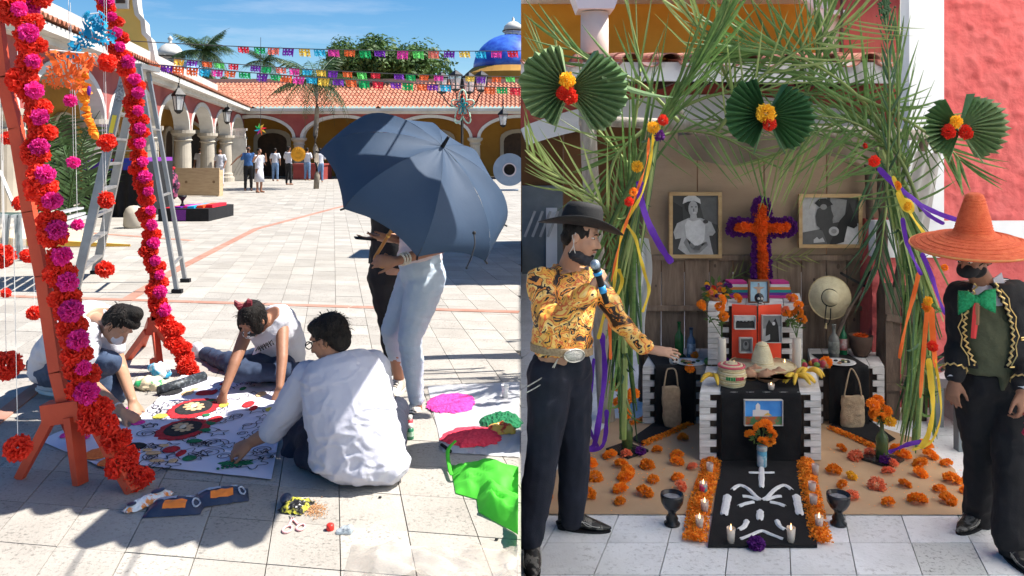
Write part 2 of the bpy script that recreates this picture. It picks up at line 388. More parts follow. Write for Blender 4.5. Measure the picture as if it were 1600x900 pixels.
b=B(); b.box(W(266,112,60)+V((0,1.5,-.5)),(2.2,2.2,2.6)); b.ell(W(283,128,62),(2.2,1.8,1.6)); b.build('vault',paleblue,t,smooth=False)
dm=empty('blue_dome',W(798,125,68),'big blue dome with white lantern rising behind the far arcade roof','church dome')
b=B(); c=W(798,108,68); R=3.2; b.lathe(c,[(R*cos(a*pi/20),R*.92*sin(a*pi/20)) for a in range(10)]+[(.5,R*.93)],40); b.build('dome_shell',blue,dm,smooth=True)
b=B(); b.lathe(c,[(3.9,-1.6),(3.9,-.5),(3.3,.02),(3.2,.05)],32); b.build('drum',ochre,dm)
b=B(); c2=W(802,70,68); b.lathe(c2,[(.75,-.3),(.75,1.0),(.9,1.05),(.9,1.15)],8); b.build('lantern_drum',white_l,dm); b=B(); b.lathe(c2,[(.86,1.2),(.75,1.6),(.4,1.9),(.12,2.0),(.1,2.25),(0,2.4)],16); b.build('lantern_cap',white_l,dm,smooth=True)
b=B(); b.lathe(c2,[(.93,1.12),(.95,1.2)],12); b.build('cornice',darkd,dm)
for i in range(8):
    a=2*pi*(i+.5)/8; b=B(); b.box(c2+V((cos(a)*.72,sin(a)*.72,.45)),(.06,.2,.75),RZ(degrees_(a))); b.build('opening',darkd,dm)

# ---- vegetation
leafm=mat('leaf_green',(.045,.10,.022),.6,(.10,.17,.04),1.1,trans=.25,rand=.25,island=True,bump=0)
palmm=mat('palm_green',(.03,.07,.02),.55,(.06,.11,.03),2,trans=.2,rand=.25)
bark=mat('bark',(.16,.13,.10),.9,(.26,.22,.17),5,bump=.6,bs=20)
def frond_mesh(name,L=2.0,n=26,wd=.035,ll=.5,droop=.9,m=None,rach=None):
    b=B(); pts=[]
    for i in range(13):
        t=i/12; pts.append(V((L*t*(1-.12*t),0,L*(.28*t-.62*droop*t*t))))
    b.tube(pts,[.022*(1-.8*i/12) for i in range(13)],5)
    for i in range(2,n):
        t=i/n; k=t*12; i0=int(k); p=pts[i0].lerp(pts[min(i0+1,12)],k-i0); d=(pts[min(i0+1,12)]-pts[i0]).normalized()
        for sgn in (-1,1):
            l=ll*(sin(pi*min(t*1.05+.12,1))**.6)*random.uniform(.85,1.1); dirv=(d*random.uniform(.45,.7)+V((0,sgn,0))*.8+V((0,0,random.uniform(-.5,-.15)))).normalized()
            q=p+dirv*l; mid=p+dirv*l*.5+V((0,0,.03*l)); q.z-=l*.25
            sd=d*wd/2
            b.add([p-sd*.5,p+sd*.5,mid+sd,q,mid-sd],[(0,1,2,4),(4,2,3)])
    return b.mesh(name,[m or palmm])
fm=[frond_mesh('frond',droop=k) for k in (.5,.9,1.3)]
def palm(base,h,sc_,label,n=20,group=None,lean=V((0,0,0))):
    r=empty('palm_tree',base,label,'palm tree',group); top=V(base)+V((0,0,h))+lean
    b=B(); b.tube([V(base)+(top-V(base))*i/8+V((.04*sin(i*1.3),0,0)) for i in range(9)],[.11-.004*i+(.01 if i%2 else 0) for i in range(9)],10); b.build('trunk',bark,r,smooth=True)
    for i in range(n):
        a=2*pi*i/n*2.4+random.uniform(-.2,.2); k=i/n; o=put('frond',fm[0 if k<.3 else 1 if k<.7 else 2],r,top,(0,radians(-45+k*75),a),sc_*random.uniform(.85,1.1))
    return r
palm(W(318,128,52)+V((0,0,-3.6)),5.6,1.25,'dark coconut palm crown above the left arcade roof corner',64)
palm(W(413,128,55)+V((0,0,-4)),5.4,1.0,'palm crown peeping over the far roof, second palm from the left',34)
palm(V((W(494,200,33).x,33,0)),4.4,1.15,'slim palm standing in the plaza in front of the far arcade',30)
def tree(base,h,rad,label,nclump=46,leaf=.16,dens=240):
    r=empty('leafy_tree',base,label,'tree'); b=B(); top=V(base)+V((0,0,h*.55)); b.tube([base,V(base)+V((.1,0,h*.3)),top],[.28,.22,.16],8)
    cl=[]
    for i in range(nclump):
        a=random.uniform(0,2*pi); rr=rad[0]*sqrt(random.random()); zz=random.uniform(-.55,1)*rad[2]*sqrt(max(0,1-(rr/rad[0])**2)+.05)
        c=V(base)+V((rr*cos(a),rr*sin(a)*rad[1]/rad[0],h*.68+zz)); cl.append(c)
        if i%3==0: b.tube([top,top.lerp(c,.5)+V((0,0,.2)),c],[.09,.05,.02],5)
    b.build('trunk',bark,r,smooth=True); g=B()
    for c in cl:
        R=random.uniform(.5,1.05)*rad[0]*.28
        for k in range(dens):
            d=V((random.gauss(0,1),random.gauss(0,1),random.gauss(0,1))).normalized(); p=c+d*R*random.uniform(.55,1.08); n=(d+V((random.uniform(-.8,.8),)*3)+V((0,0,.5))).normalized(); s,u=frame(n); s=(s*cos(k)+u*sin(k)); u=n.cross(s); l=leaf*random.uniform(.7,1.4)
            g.add([p-s*l*.3,p+u*l*.6,p+s*l*.3,p-u*l*.6],[(0,1,2,3)])
    g.build('crown',leafm,r,kind='stuff')
tree(V((W(590,200,52).x,52,0)),10.3,(4.0,3.0,1.5),'broad leafy green tree rising behind the far arcade roof',64,.24,260)
tree(V((W(318,200,56).x,56,0)),9.2,(1.8,1.5,.6),'low dark shrub mass under the left palm behind the roof',16,.2,200)
tree(V((W(735,200,54).x,54,0)),8.6,(1.6,1.2,.5),'small dark bush behind the far roof near the blue dome',12,.2,180)
# ================================================================ RIGHT PLACE: yard with the altar, lower floor level
mt_rI=stone('yard_tile',(.70,.69,.665),(.36,.34,.31),(.86,.855,.84),False,34,.55,.05)
mt_rS=stone('yard_tile_far',(.70,.69,.665),(.36,.34,.31),(.84,.835,.82),True,34,.5,.05)
mt_rG=stone('granite_tile',(.60,.60,.57),(.22,.22,.2),(.66,.66,.62),False,45,1,.02)
b=B(); P=[(SEAM*1.2,1.2),(14,1.2),(14,17),(SEAM*17,17)]
b.add([V((x,y,ZR-.02)) for x,y in P]+[V((x,y,ZR-.25)) for x,y in P],[(0,1,2,3),(7,6,5,4),(0,4,5,1),(1,5,6,2),(2,6,7,3),(3,7,4,0)])
yard=b.build('yard_floor',grout,kind='structure',origin=(0,0,ZR-.02))
o=GR(928,898); 
_sz=len(sc.objects)
tiles(yard,V((o.x,o.y,0)),V((.33,0,0)),V((.105,.327,0)),(-40,50),(-5,40),ZR,mt_rI,mt_rS,False,150,2.6,14,(-.3,9),gap=.0028)
for t in [q for q in yard.children if q.name.startswith('tile')]:
    c=sum((v.co for v in t.data.vertices),V((0,0,0)))/len(t.data.vertices)
    if abs(c.x-GR(1480,870).x)<.14 and abs(c.y-GR(1480,870).y)<.17: t.data.materials[0]=mt_rG
pitw=mat('bright_white_wall',(.82,.83,.84),.8,(.75,.76,.77),.7,bump=.3,bs=12)
stucco=mat('red_stucco',(.60,.105,.10),.8,(.66,.15,.14),3,bump=1.0,bs=7)
_b=[n for n in stucco.node_tree.nodes if n.type=='BUMP'][0]; _b.inputs['Distance'].default_value=.05
brick_red=mat('dull_red_wall',(.38,.07,.055),.9,(.44,.10,.08),2,bump=.8,bs=22,stretch=(1,1,.5))
ochre2=mat('deep_ochre_wall',(.72,.34,.04),.85,(.60,.26,.022),.8,bump=.25,bs=9)
brownw=mat('brown_interior',(.20,.09,.03),.9,(.13,.06,.025),.8)
b=B(); b.add([(0.02,-10,ZR),(30,-10,ZR),(30,2.58,ZR),(SEAM*2.58+.01,2.58,ZR)],[(0,1,2,3)]); b.add([(9,2.58,ZR),(30,2.58,ZR),(30,14,ZR),(9,14,ZR)],[(0,1,2,3)]); b.build('near_yard_floor',mt_rS,kind='structure',origin=(0,0,ZR))
# tall red block on the right
YB=6.6; xb=W(1418,0,YB).x; xs=W(1365,0,YB).x
rb_=empty('red_building',(xs,YB,ZR),'tall red stucco building with white corner strip and white band','building')
z1=W(0,345,YB).z; z2=W(0,402,YB).z; xw=W(1472,0,YB).x
b=B(); b.grid(lambda u,v:(xw+u*(9-xw),YB+.03-.055*max(0,noise.noise(V((u*64,v*26,0)))-.12)+.014*noise.noise(V((u*110,v*50,5))),z1+v*(3.4-z1)),300,110); b.build('stucco_wall',stucco,rb_,smooth=True)
b=B(); b.b2(xs,9,YB+.09,YB+.3,ZR,z1); b.prism([(xs+.05,YB+.3,ZR),(W(1366,0,10.9).x,10.9,ZR),(W(1366,0,10.9).x,10.9,z1-.6),(xs+.05,YB+.3,z1)],V((.1,0,0))); b.b2(xw,9,YB+.09,YB+.3,z1,3.4); b.build('core_wall',stucco,rb_)
b=B(); b.grid(lambda u,v:(xs+u*(9-xs),YB+.03-.05*max(0,noise.noise(V((u*70,v*20,9)))-.12),ZR+v*(z2-ZR)),160,36); b.build('lower_wall',stucco,rb_,smooth=True)
b=B(); b.b2(xs,9,YB-.02,YB+.10,z2,z1); b.build('white_band',pitw,rb_)
b=B(); b.b2(xb,xw,YB-.03,YB+.11,z1-.002,3.4); b.prism([(xb,YB+.112,z1),(W(1406,0,10.9).x,10.9,z1-.6),(W(1406,0,10.9).x,10.9,3.4),(xb,YB+.112,3.4)],V((.06,0,0))); b.build('corner_strip',pitw,rb_)
b=B(); b.b2(W(1488,0,6.3).x,9,6.0,6.6,ZR,ZR+.30); b.build('wall_ledge',mat('ledge_stone',(.55,.54,.52),.8,(.3,.3,.3),3),rb_); b=B()
for i in range(9): b.b2(W(1488,0,6.3).x+i*.33+.005,W(1488,0,6.3).x+i*.33+.325,5.985,5.999,ZR+.02,ZR+.27)
for i in range(9):
    b=B(); b.b2(W(1488,0,6.3).x+i*.33+.005,W(1488,0,6.3).x+i*.33+.325,5.985,5.9985,ZR+.02,ZR+.27); b.build('ledge_tile',mat('ledge_face',(.16,.15,.15),.5,(.2,.2,.2),6),rb_)
# arcade building behind
YW=11.0; xl=SEAM*YW+.0; xr=xs+.0
ab=empty('loggia_building',(xl,YW,ZR),'two storey building with white arch, clay tile canopy and ochre upper gallery behind the altar','building')
zc=W(0,95,9.8).z; 
cx,zc0=W(1105,0,YW).x,W(0,330,YW).z; rxo,rzo=W(1105+420,0,YW).x-cx,W(0,148,YW).z-zc0
zt=2.72
def arc(k,rx,rz): return (cx+rx*cos(k),zc0+rz*sin(k))
b=B(); tb=B(); n=48
for i in range(n):
    k0,k1=pi*i/n,pi*(i+1)/n
    (x0,a0),(x1,a1)=arc(k0,rxo,rzo),arc(k1,rxo,rzo)
    if max(x0,x1)<=SEAM*YW: continue
    x0=max(x0,SEAM*YW);x1=max(x1,SEAM*YW); x0=min(x0,W(1425,0,YW).x);x1=min(x1,W(1425,0,YW).x)
    if abs(x0-x1)>1e-4: b.add([(x0,YW,a0),(x1,YW,a1),(x1,YW,zt),(x0,YW,zt),(x0,YW+.45,a0),(x1,YW+.45,a1),(x1,YW+.45,zt),(x0,YW+.45,zt)],[(3,2,1,0),(4,5,6,7),(0,1,5,4)])
    (y0,e0),(y1,e1)=arc(k0,rxo*.945,rzo*.80),arc(k1,rxo*.945,rzo*.80)
    if min(y0,y1)<=SEAM*YW: continue
    (x0,a0),(x1,a1)=arc(k0,rxo,rzo),arc(k1,rxo,rzo)
    x0=max(x0,SEAM*YW+.001);x1=max(x1,SEAM*YW+.001)
    q=[]
    for yy in (YW-.05,YW+.47): q+=[(x0,yy,a0),(x1,yy,a1),(y1,yy,e1),(y0,yy,e0)]
    tb.add(q,[(0,1,2,3),(7,6,5,4),(4,5,1,0),(3,2,6,7)])
b.build('front_wall',brick_red,ab); tb.build('white_arch',pitw,ab)
b=B(); b.b2(W(0+885,0,YW).x,W(912,0,YW).x,YW+.5,YW+.8,ZR,2.75); b.build('inner_pier',brownw,ab)
YI=14.0
b=B(); b.add([(SEAM*YI,YI,ZR),(9,YI,ZR),(9,YI,3.6),(SEAM*YI,YI,3.6)],[(0,1,2,3)]); b.build('inner_wall',brownw,ab)
b=B(); b.add([(SEAM*YW,YW+.45,2.75),(9,YW+.45,2.75),(9,YI,2.75),(SEAM*YI,YI,2.75)],[(3,2,1,0)]); b.build('inner_ceiling',brownw,ab)
greyd=mat('grey_shutter',(.22,.25,.26),.6,(.16,.18,.19),2)
b=B(); b.b2(SEAM*13.9+.02,W(880,0,13.9).x,13.8,13.95,ZR,W(0,290,13.9).z); b.build('shutter_door',greyd,ab)
b=B(); b.b2(W(853,0,13.8).x,W(870,0,13.8).x,13.7,13.79,ZR,W(0,325,13.7).z); b.build('door_post',pitw,ab)
for k in range(4):
    b=B(); b.bar(W(820+k*12,370,13.6),W(836+k*12,330,13.6),.04); b.build('door_bracket',mat('dull_steel',(.45,.46,.47),.4,metal=.8),ab)
# canopy: fascia, soffit, individual barrel tiles
yf=9.8
b=B(); b.add([(SEAM*yf,yf,W(0,124,yf).z),(W(1430,0,yf).x,yf,W(0,130,yf).z),(W(1430,0,yf).x,yf,W(0,97,yf).z),(SEAM*yf,yf,W(0,97,yf).z),
 (SEAM*yf,yf+.1,W(0,124,yf).z),(W(1430,0,yf).x,yf+.1,W(0,130,yf).z),(W(1430,0,yf).x,yf+.1,W(0,97,yf).z),(SEAM*yf,yf+.1,W(0,97,yf).z)],[(0,1,2,3),(7,6,5,4),(0,4,5,1),(3,2,6,7),(1,5,6,2)])
b.build('fascia',mat('weathered_white',(.80,.81,.80),.8,(.34,.33,.31),5,lo=.5,hi=.78,bump=.2),ab)
b=B(); b.b2(SEAM*9.8,W(1425,0,yf).x,yf+.1,YW-.003,W(0,118,yf).z,W(0,112,yf).z); b.build('soffit',darkd,ab)
for i in range(9):
    x=W(870+i*60,0,9.9).x; b=B(); b.b2(x,x+.06,yf+.11,YW-.005,W(0,128,yf).z,W(0,119,yf).z); b.build('rafter',darkd,ab)
def barrel(up):
    b=B(); n=8; r=.138; L=1.0; P=[]
    for y,k in ((0,1),(L,.88)):
        for rr in (r*k,(r-.018)*k):
            for i in range(n+1):
                a=pi*i/n; P.append((rr*cos(a),y,(rr*sin(a)*.62+.01)*(1 if up else -1)+(0 if up else .05)+(.12 if y else 0)))
    m=n+1; Fc=[]
    for i in range(n): Fc+= [(i,i+1,2*m+i+1,2*m+i),(m+i,3*m+i,3*m+i+1,m+i+1),(i,m+i,m+i+1,i+1)]
    b.add(P,Fc); return b.mesh('barrel_tile',[clay2],smooth=False)
clay2=mat('barrel_clay',(.36,.13,.085),.85,(.52,.26,.19),6,bump=.4,bs=30,rand=.25)
mu_,md_=barrel(True),barrel(False)
x=SEAM*9.7+.14; k=0
while x<W(1430,0,9.7).x:
    put('roof_tile',md_,ab,(x+random.uniform(-.006,.006),9.68,W(0,95,9.7).z-.035),(0,0,random.uniform(-.03,.03)))
    put('roof_tile',mu_,ab,(x+.24+random.uniform(-.006,.006),9.66,W(0,95,9.7).z-.0),(0,random.uniform(-.05,.05),random.uniform(-.03,.03)))
    put('roof_tile',md_,ab,(x,10.5,W(0,95,9.7).z+.07)); put('roof_tile',mu_,ab,(x+.24,10.48,W(0,95,9.7).z+.105))
    x+=.48; k+=1
# upper gallery
b=B(); b.add([(SEAM*13.2,13.2,2.3),(8.5,13.2,2.3),(8.5,13.2,4.12),(SEAM*13.2,13.2,4.12)],[(0,1,2,3)]); b.build('gallery_wall',ochre2,ab)
b=B(); b.b2(SEAM*13.2+.02,8.5,YW+.46,13.19,2.58,2.68); b.build('gallery_floor',pitw,ab)
for px,pw in ((929,22),(1296,17)):
    c=W(px,0,11.5); b=B(); b.lathe((c.x,11.5,2.68),[(pw*11.5/F,0),(pw*11.5/F,.42),(pw*11.5/F*.98,W(0,18,11.5).z-2.68-.02)],20); b.build('gallery_column',mat('pinkish_cream',(.74,.64,.55),.8,(.66,.56,.48),2,bump=.2),ab,smooth=True)
    b=B(); z=W(0,18,11.5).z; w_=pw*11.5/F
    b.add([(c.x-w_*1.25,11.25,z),(c.x+w_*1.25,11.25,z),(c.x+w_*1.9,11.25,z+.35),(c.x-w_*1.9,11.25,z+.35),(c.x-w_*1.25,11.8,z),(c.x+w_*1.25,11.8,z),(c.x+w_*1.9,11.8,z+.35),(c.x-w_*1.9,11.8,z+.35)],[(0,1,2,3),(7,6,5,4),(0,4,5,1),(1,5,6,2),(2,6,7,3),(3,7,4,0)]); b.build('column_head',pitw,ab)
b=B(); x0=W(1303,0,11.2).x
b.b2(W(1319,0,11.2).x,W(1425,0,11.2).x,11.2,11.4,2.72,4.1); b.build('side_wall',brick_red,ab)
b=B(); q=[]
for i in range(9):
    a=radians(200+i*-9); 
b=B(); pts=[W(1200,-60,11.4),W(1240,-22,11.4),W(1268,-2,11.4),W(1282,14,11.4),W(1290,32,11.4)]; b.tube(pts,.105,6); b.build('gallery_arch',pitw,ab)
b=B(); b.b2(W(1305,0,11.15).x,W(1321,0,11.15).x,11.19,11.41,W(0,22,11.2).z,4.1); b.build('gallery_pier',brick_red,ab)
b=B(); b.b2(W(1302,0,11.1).x,W(1322,0,11.1).x,11.13,11.42,W(0,23,11.2).z,W(0,17,11.2).z); b.build('pier_capital',pitw,ab)
b=B(); b.tube([W(1316,200,11.08),W(1315,-60,11.08)],.022,8); b.build('drain_pipe',darkd,ab)
b=B(); b.b2(SEAM*13.2,6,12.2,13.19,4.0,4.05); b.build('gallery_roof',pitw,ab)
# added stretched white shade canopy above the yard (out of view), it softens the sun
sailm=mat('added_sail_cloth',(.97,.93,.86),.9,trans=.93)
sv=empty('added_shade_sail',(5.2,4,3.5),'added white shade cloth out of view above the altar yard, softening the sun','added shade sail')
b=B(); XS=2.45
def sf(u,v):
    x=XS+u*(16-XS); y=-7+v*17.6; return (x,y,3.62+.25*(u-.5)**2+.1*sin(v*3))
b.grid(sf,20,20); b.build('cloth',sailm,sv,smooth=True)
for (x,y) in ((15.8,-6.5),(15.8,10.2)):
    b=B(); b.tube([(x,y,ZR if x>0 else 0),(x,y,3.7)],.05,8); b.build('mast',greyd,sv)
# ================================================================ figure helpers
def remesh(b,name,mats,parent,vox,sm=2,fold=0,fs=9,label=None,fn=None,stretch=(1,1,1)):
    me=b.mesh('tmp',mats); o=link(bpy.data.objects.new('tmp',me))
    m=o.modifiers.new('r','REMESH'); m.mode='VOXEL'; m.voxel_size=vox; m.adaptivity=0
    if sm: m2=o.modifiers.new('s','SMOOTH'); m2.iterations=sm; m2.factor=.5
    dg=bpy.context.evaluated_depsgraph_get(); me2=bpy.data.meshes.new_from_object(o.evaluated_get(dg)); bpy.data.objects.remove(o); bpy.data.meshes.remove(me)
    if fold:
        ns=[v.normal.copy() for v in me2.vertices]
        for v,n in zip(me2.vertices,ns):
            p=V((v.co.x*fs*stretch[0],v.co.y*fs*stretch[1],v.co.z*fs*stretch[2])); k=noise.noise(p)+.5*noise.noise(p*2.3+V((3,1,7))); k=(abs(k)**.7)*(-1 if k<0 else 1)
            v.co+=n*fold*k
    if fn:
        for v in me2.vertices: v.co=fn(v.co)
    off=WL[parent]
    for v in me2.vertices: v.co-=off
    me2.name=name; me2.polygons.foreach_set('use_smooth',[True]*len(me2.polygons)); me2.materials.clear()
    for mm in (mats if isinstance(mats,(list,tuple)) else [mats]): me2.materials.append(mm)
    me2.update(); o=link(bpy.data.objects.new(name,me2)); o.parent=parent; WL[o]=off
    return tag(o,label)
def limb(b,pts,rad,mid=None,bulge=0):
    for i in range(len(pts)-1):
        a,c=V(pts[i]),V(pts[i+1]); ra,rc=rad[i],rad[i+1]
        m=a.lerp(c,.35); b.caps(a,m,ra,(ra*.65+rc*.35)*(1+bulge)); b.caps(m,c,(ra*.65+rc*.35)*(1+bulge),rc)
def torso(b,pel,ch,lat,w=(.165,.14,.18),d=(.105,.10,.115),g=0,bend=None,neckr=.055,neck=None):
    """pelvis to base of neck; lat = direction of the shoulder line at hips / at chest"""
    pel=V(pel);ch=V(ch); la,lb=(lat if isinstance(lat,tuple) else (lat,lat)); la=la.normalized(); lb=lb.normalized(); mid=(pel+ch)/2+(V(bend) if bend else V((0,0,0)))
    secs=[]
    N=9
    for i in range(N+1):
        t=i/N; p=pel*(1-t)**2+mid*2*t*(1-t)*1.0+ch*t*t if bend else pel.lerp(ch,t)
        dd=(ch-pel).normalized() if not bend else ((mid-pel)*2*(1-t)+(ch-mid)*2*t).normalized()
        l=la.lerp(lb,t); l=(l-dd*l.dot(dd)).normalized(); f=dd.cross(l)
        if t<.5: ww=w[0]+(w[1]-w[0])*(t/.5); de=d[0]+(d[1]-d[0])*(t/.5)
        else: ww=w[1]+(w[2]-w[1])*((t-.5)/.5)**.8; de=d[1]+(d[2]-d[1])*min(1,(t-.5)/.3)
        if t>.86: ww*=(1-.28*(t-.86)/.14); de*=(1-.35*(t-.86)/.14)
        secs.append((p,l*(ww+g),f*(de+g)))
    b.loft(secs,20); b.ell(pel,(w[0]+g)*.93)if False else None
    return secs
def head(b,c,fwd,up,s=1.0,g=0,hair=False):
    """skull, face, jaw, nose, ears: added to the body blob. c = centre of the skull"""
    fwd=fwd.normalized(); r=fwd.cross(up).normalized(); up=r.cross(fwd).normalized(); R=basis(r,fwd,up); P=lambda x,y,z:V(c)+(r*x+fwd*y+up*z)*s
    b.ell(P(0,-.012,.018),((.073+g)*s,(.094+g)*s,(.083+g)*s),R)
    if g: return P,R
    b.ell(P(0,.035,-.035),(.058*s,.055*s,.072*s),R); b.ell(P(0,.045,-.082),(.036*s,.034*s,.028*s),R); b.ell(P(0,.0,-.062),(.057*s,.05*s,.05*s),R)
    b.caps(P(0,.084,.0),P(0,.105,-.034),.009*s,.014*s); b.ell(P(.012,.092,-.036),.009*s); b.ell(P(-.012,.092,-.036),.009*s)
    for k in (-1,1):
        b.ell(P(k*.028,.074,.022),(.022*s,.012*s,.008*s),R); b.ell(P(k*.034,.066,-.028),(.02*s,.018*s,.02*s),R)
        b.ell(P(k*.074,-.008,-.018),(.009*s,.019*s,.031*s),R)
    b.ell(P(0,.083,-.060),(.022*s,.011*s,.0065*s),R); b.ell(P(0,.080,-.071),(.019*s,.011*s,.0065*s),R)
    return P,R
def eyes(P,R,root,s=1.0,r=1.0,closed=False):
    for k in (-1,1):
        b=B(); b.ell(P(k*.030,.071,.005),(.0125*s,.010*s,.0075*s if not closed else .004*s),R,10,6); b.build('eye',eyew,root,smooth=True)
        b=B(); b.ell(P(k*.030,.0785,.004),(.0055*s,.0035*s,.0055*s),R,8,6); b.build('iris',hairm,root,smooth=True)
        b=B(); b.tube([P(k*.015,.085,.022),P(k*.030,.087,.028),P(k*.046,.076,.022)],[.0028*s,.004*s,.002*s],6); b.build('eyebrow',hairm,root,smooth=True)
def hand(b,wr,d,nrm,side=1,curl=25,spread=6,L=.185,thumb=40,curls=None,tc=20):
    """wr wrist point, d pointing to the fingers, nrm = back-of-hand normal, side=+1 thumb lies along d x nrm"""
    d=d.normalized(); nrm=(nrm-d*nrm.dot(d)).normalized(); s=d.cross(nrm)*side; k=L/.185
    pl=.095*k
    b.loft([(wr-d*.01,s*.026*k,nrm*.019*k),(wr+d*.02*k,s*.031*k,nrm*.018*k),(wr+d*.06*k,s*.040*k,nrm*.016*k),(wr+d*pl,s*.041*k,nrm*.013*k)],14)
    for i,(o,fl,fr) in enumerate(((.031,.072,.0088),(.0105,.082,.0090),(-.0105,.076,.0086),(-.031,.060,.0076))):
        cu=radians(curls[i] if curls else curl*(1+.1*i)); p=wr+d*pl*(.97-.03*abs(i-1))+s*o*k; q=d*cos(radians(spread)*(1.5-i))+s*sin(radians(spread)*(1.5-i)); pts=[p-d*.02*k,p]; ang=0
        for seg,fr2 in ((.42,.6),(.32,1.0),(.26,.8)):
            ang+=cu*fr2; dirn=(q*cos(ang)-nrm*sin(ang)); p=p+dirn*fl*seg*k; pts.append(p)
        for a,c,ra,rb in zip(pts,pts[1:],(1.05,1,.95,.88),(1,.95,.88,.8)): b.caps(a,c,fr*k*ra,fr*k*rb,8)
    th=radians(thumb); t0=wr+d*.022*k+s*.022*k-nrm*.006*k; d1=(d*cos(th)+s*sin(th)-nrm*.25).normalized(); t1=t0+d1*.042*k; d2=(d1*cos(radians(tc))+(d-s*.2)*sin(radians(tc))).normalized(); t2=t1+d2*.032*k; t3=t2+d2*.024*k
    b.caps(t0,t1,.015*k,.0115*k,8); b.caps(t1,t2,.0115*k,.010*k,8); b.caps(t2,t3,.010*k,.0085*k,8)
skin_a=mat('skin_brown',(.29,.135,.08),.55,(.35,.17,.10),9,bump=.08,bs=120)
skin_b=mat('skin_tan',(.40,.21,.13),.5,(.46,.26,.165),9,bump=.08,bs=120)
skin_c=mat('skin_dark',(.22,.10,.055),.55,(.28,.13,.075),9,bump=.08,bs=120)
eyew=mat('eye_white',(.75,.72,.68),.3); lipm=mat('lips',(.34,.12,.09),.5)
hairm=mat('black_hair',(.006,.005,.004),.6,(.014,.010,.008),60,bump=.8,bs=260,stretch=(1,1,.15),spec=.25)
white_c=mat('white_cotton',(.66,.66,.71),.85,(.60,.60,.66),3,bump=.25,bs=60,trans=.12)
denim=mat('dark_denim',(.03,.05,.10),.85,(.055,.085,.15),14,bump=.3,bs=200)
lightd=mat('light_denim',(.38,.46,.56),.9,(.46,.53,.61),6,bump=.25,bs=160)
blackc=mat('black_cloth',(.006,.006,.007),.85,(.012,.012,.014),5,bump=.25,bs=90)
def hairblob(P,R,root,s=1.0,long=0,extra=None,vox=.008,m=None):
    b=B(); b.ell(P(0,-.024,.030),(.082*s,.096*s,.086*s),R); b.ell(P(0,-.055,-.015),(.070*s,.060*s,.062*s),R)
    if extra: extra(b)
    g=B(); rn=random.Random(int(P(0,0,0).x*1000)&1023)
    for i in range(260):
        z=rn.uniform(-.45,.98); a=rn.uniform(0,2*pi); q=sqrt(max(0,1-z*z)); x,y=q*cos(a),q*sin(a)
        if y>.55 and z<.55: continue
        p0=(x*.082*s,-.024*s+y*.096*s,.030*s+z*.086*s); d=V((x*.3+rn.uniform(-.5,.5),y*.3+rn.uniform(-.3,.9),-.9+.9*z+rn.uniform(-.3,.3))); d=d.normalized()*rn.uniform(.02,.05)*s; up_=V((x,y,z))*.010*s
        A=V(p0)*.99; M_=A+d*.5+up_; E_=A+d+up_*rn.uniform(-.2,1.1); sd=V((x,y,z)).cross(d).normalized()*.0022*s; f=lambda v:P(v.x/s if s else v.x,v.y/s,v.z/s)
        g.add([f(A-sd),f(A+sd),f(M_+sd),f(E_),f(M_-sd)],[(0,1,2,4),(4,2,3)])
    g.build('hair_locks',m or hairm,root,kind='stuff')
    return remesh(b,'hair',m or hairm,root,vox,1,.0028,75)
def bgperson(px,py_feet,Hm,top,bot,skin=None,label='',arms=0,cat='person',face=1,hair=True,group=None,z0=0,turn=0,extra=None,hat=None):
    base=G(px,py_feet); r=empty('person',base,label,'person',group); k=Hm/1.72; skin=skin or skin_a
    R=RZ(turn); P=lambda x,y,z: base+(R@V((x,y,z)))*k
    b=B()
    for s in (-1,1):
        limb(b,[P(s*.09,0,.88),P(s*.10,-.01,.46),P(s*.11,.02*s,.08)],[.075,.052,.04]); b.caps(P(s*.11,.02,.04),P(s*.12,-.14,.03),.04,.03)
        if arms==0: a=[P(s*.19,0,1.40),P(s*.25,.02,1.12),P(s*.23,-.12,.90)]
        elif arms==1: a=[P(s*.19,0,1.40),P(s*.26,-.02,1.15),P(s*.12,-.25,1.18)]
        elif arms==2: a=[P(s*.19,0,1.40),P(s*.33,-.02,1.22),P(s*.20,-.14,1.45)]
        else: a=[P(s*.19,0,1.40),P(s*.40,-.05,1.25),P(s*.58,-.1,1.05)]
        limb(b,a,[.05,.038,.026]); b.caps(a[-1],a[-1]+(a[-1]-a[-2]).normalized()*.10,.03,.018)
    torso(b,P(0,0,.92),P(0,0,1.45),R@V((1,0,0))); b.caps(P(0,0,1.42),P(0,-.01,1.56),.052,.05)
    f=R@V((0,-1,0)); Ph,Rh=head(b,P(0,-.01,1.62),f,V((0,0,1)),k)
    remesh(b,'body',skin,r,.018*k,1)
    b=B(); torso(b,P(0,0,.93),P(0,0,1.45),R@V((1,0,0)),g=.018)
    for s in (-1,1): b.caps(P(s*.17,0,1.40),P(s*.235,.01,1.22),.07,.062)
    remesh(b,'shirt',top,r,.02*k,1,.006,14)
    b=B(); b.caps(P(-.05,0,.92),P(.05,0,.92),.13,.13)
    if bot is not None:
        for s in (-1,1): limb(b,[P(s*.09,0,.88),P(s*.10,-.01,.46),P(s*.11,.02*s,.12)],[.10,.07,.055])
        remesh(b,'trousers',bot,r,.02*k,1,.005,12)
    else:
        b=B(); b.lathe(P(0,0,.42),[(.2*k,0),(.17*k,.25*k),(.14*k,.52*k)],14); b.build('skirt',top,r,smooth=True)
    if hair:
        b=B(); b.ell(Ph(0,-.024,.034),(.082*k,.094*k,.082*k),Rh); b.ell(Ph(0,-.05,-.02),(.07*k,.055*k,.06*k),Rh); b.build('hair',hairm,r,smooth=True)
    if extra: extra(P,r,k)
    return r
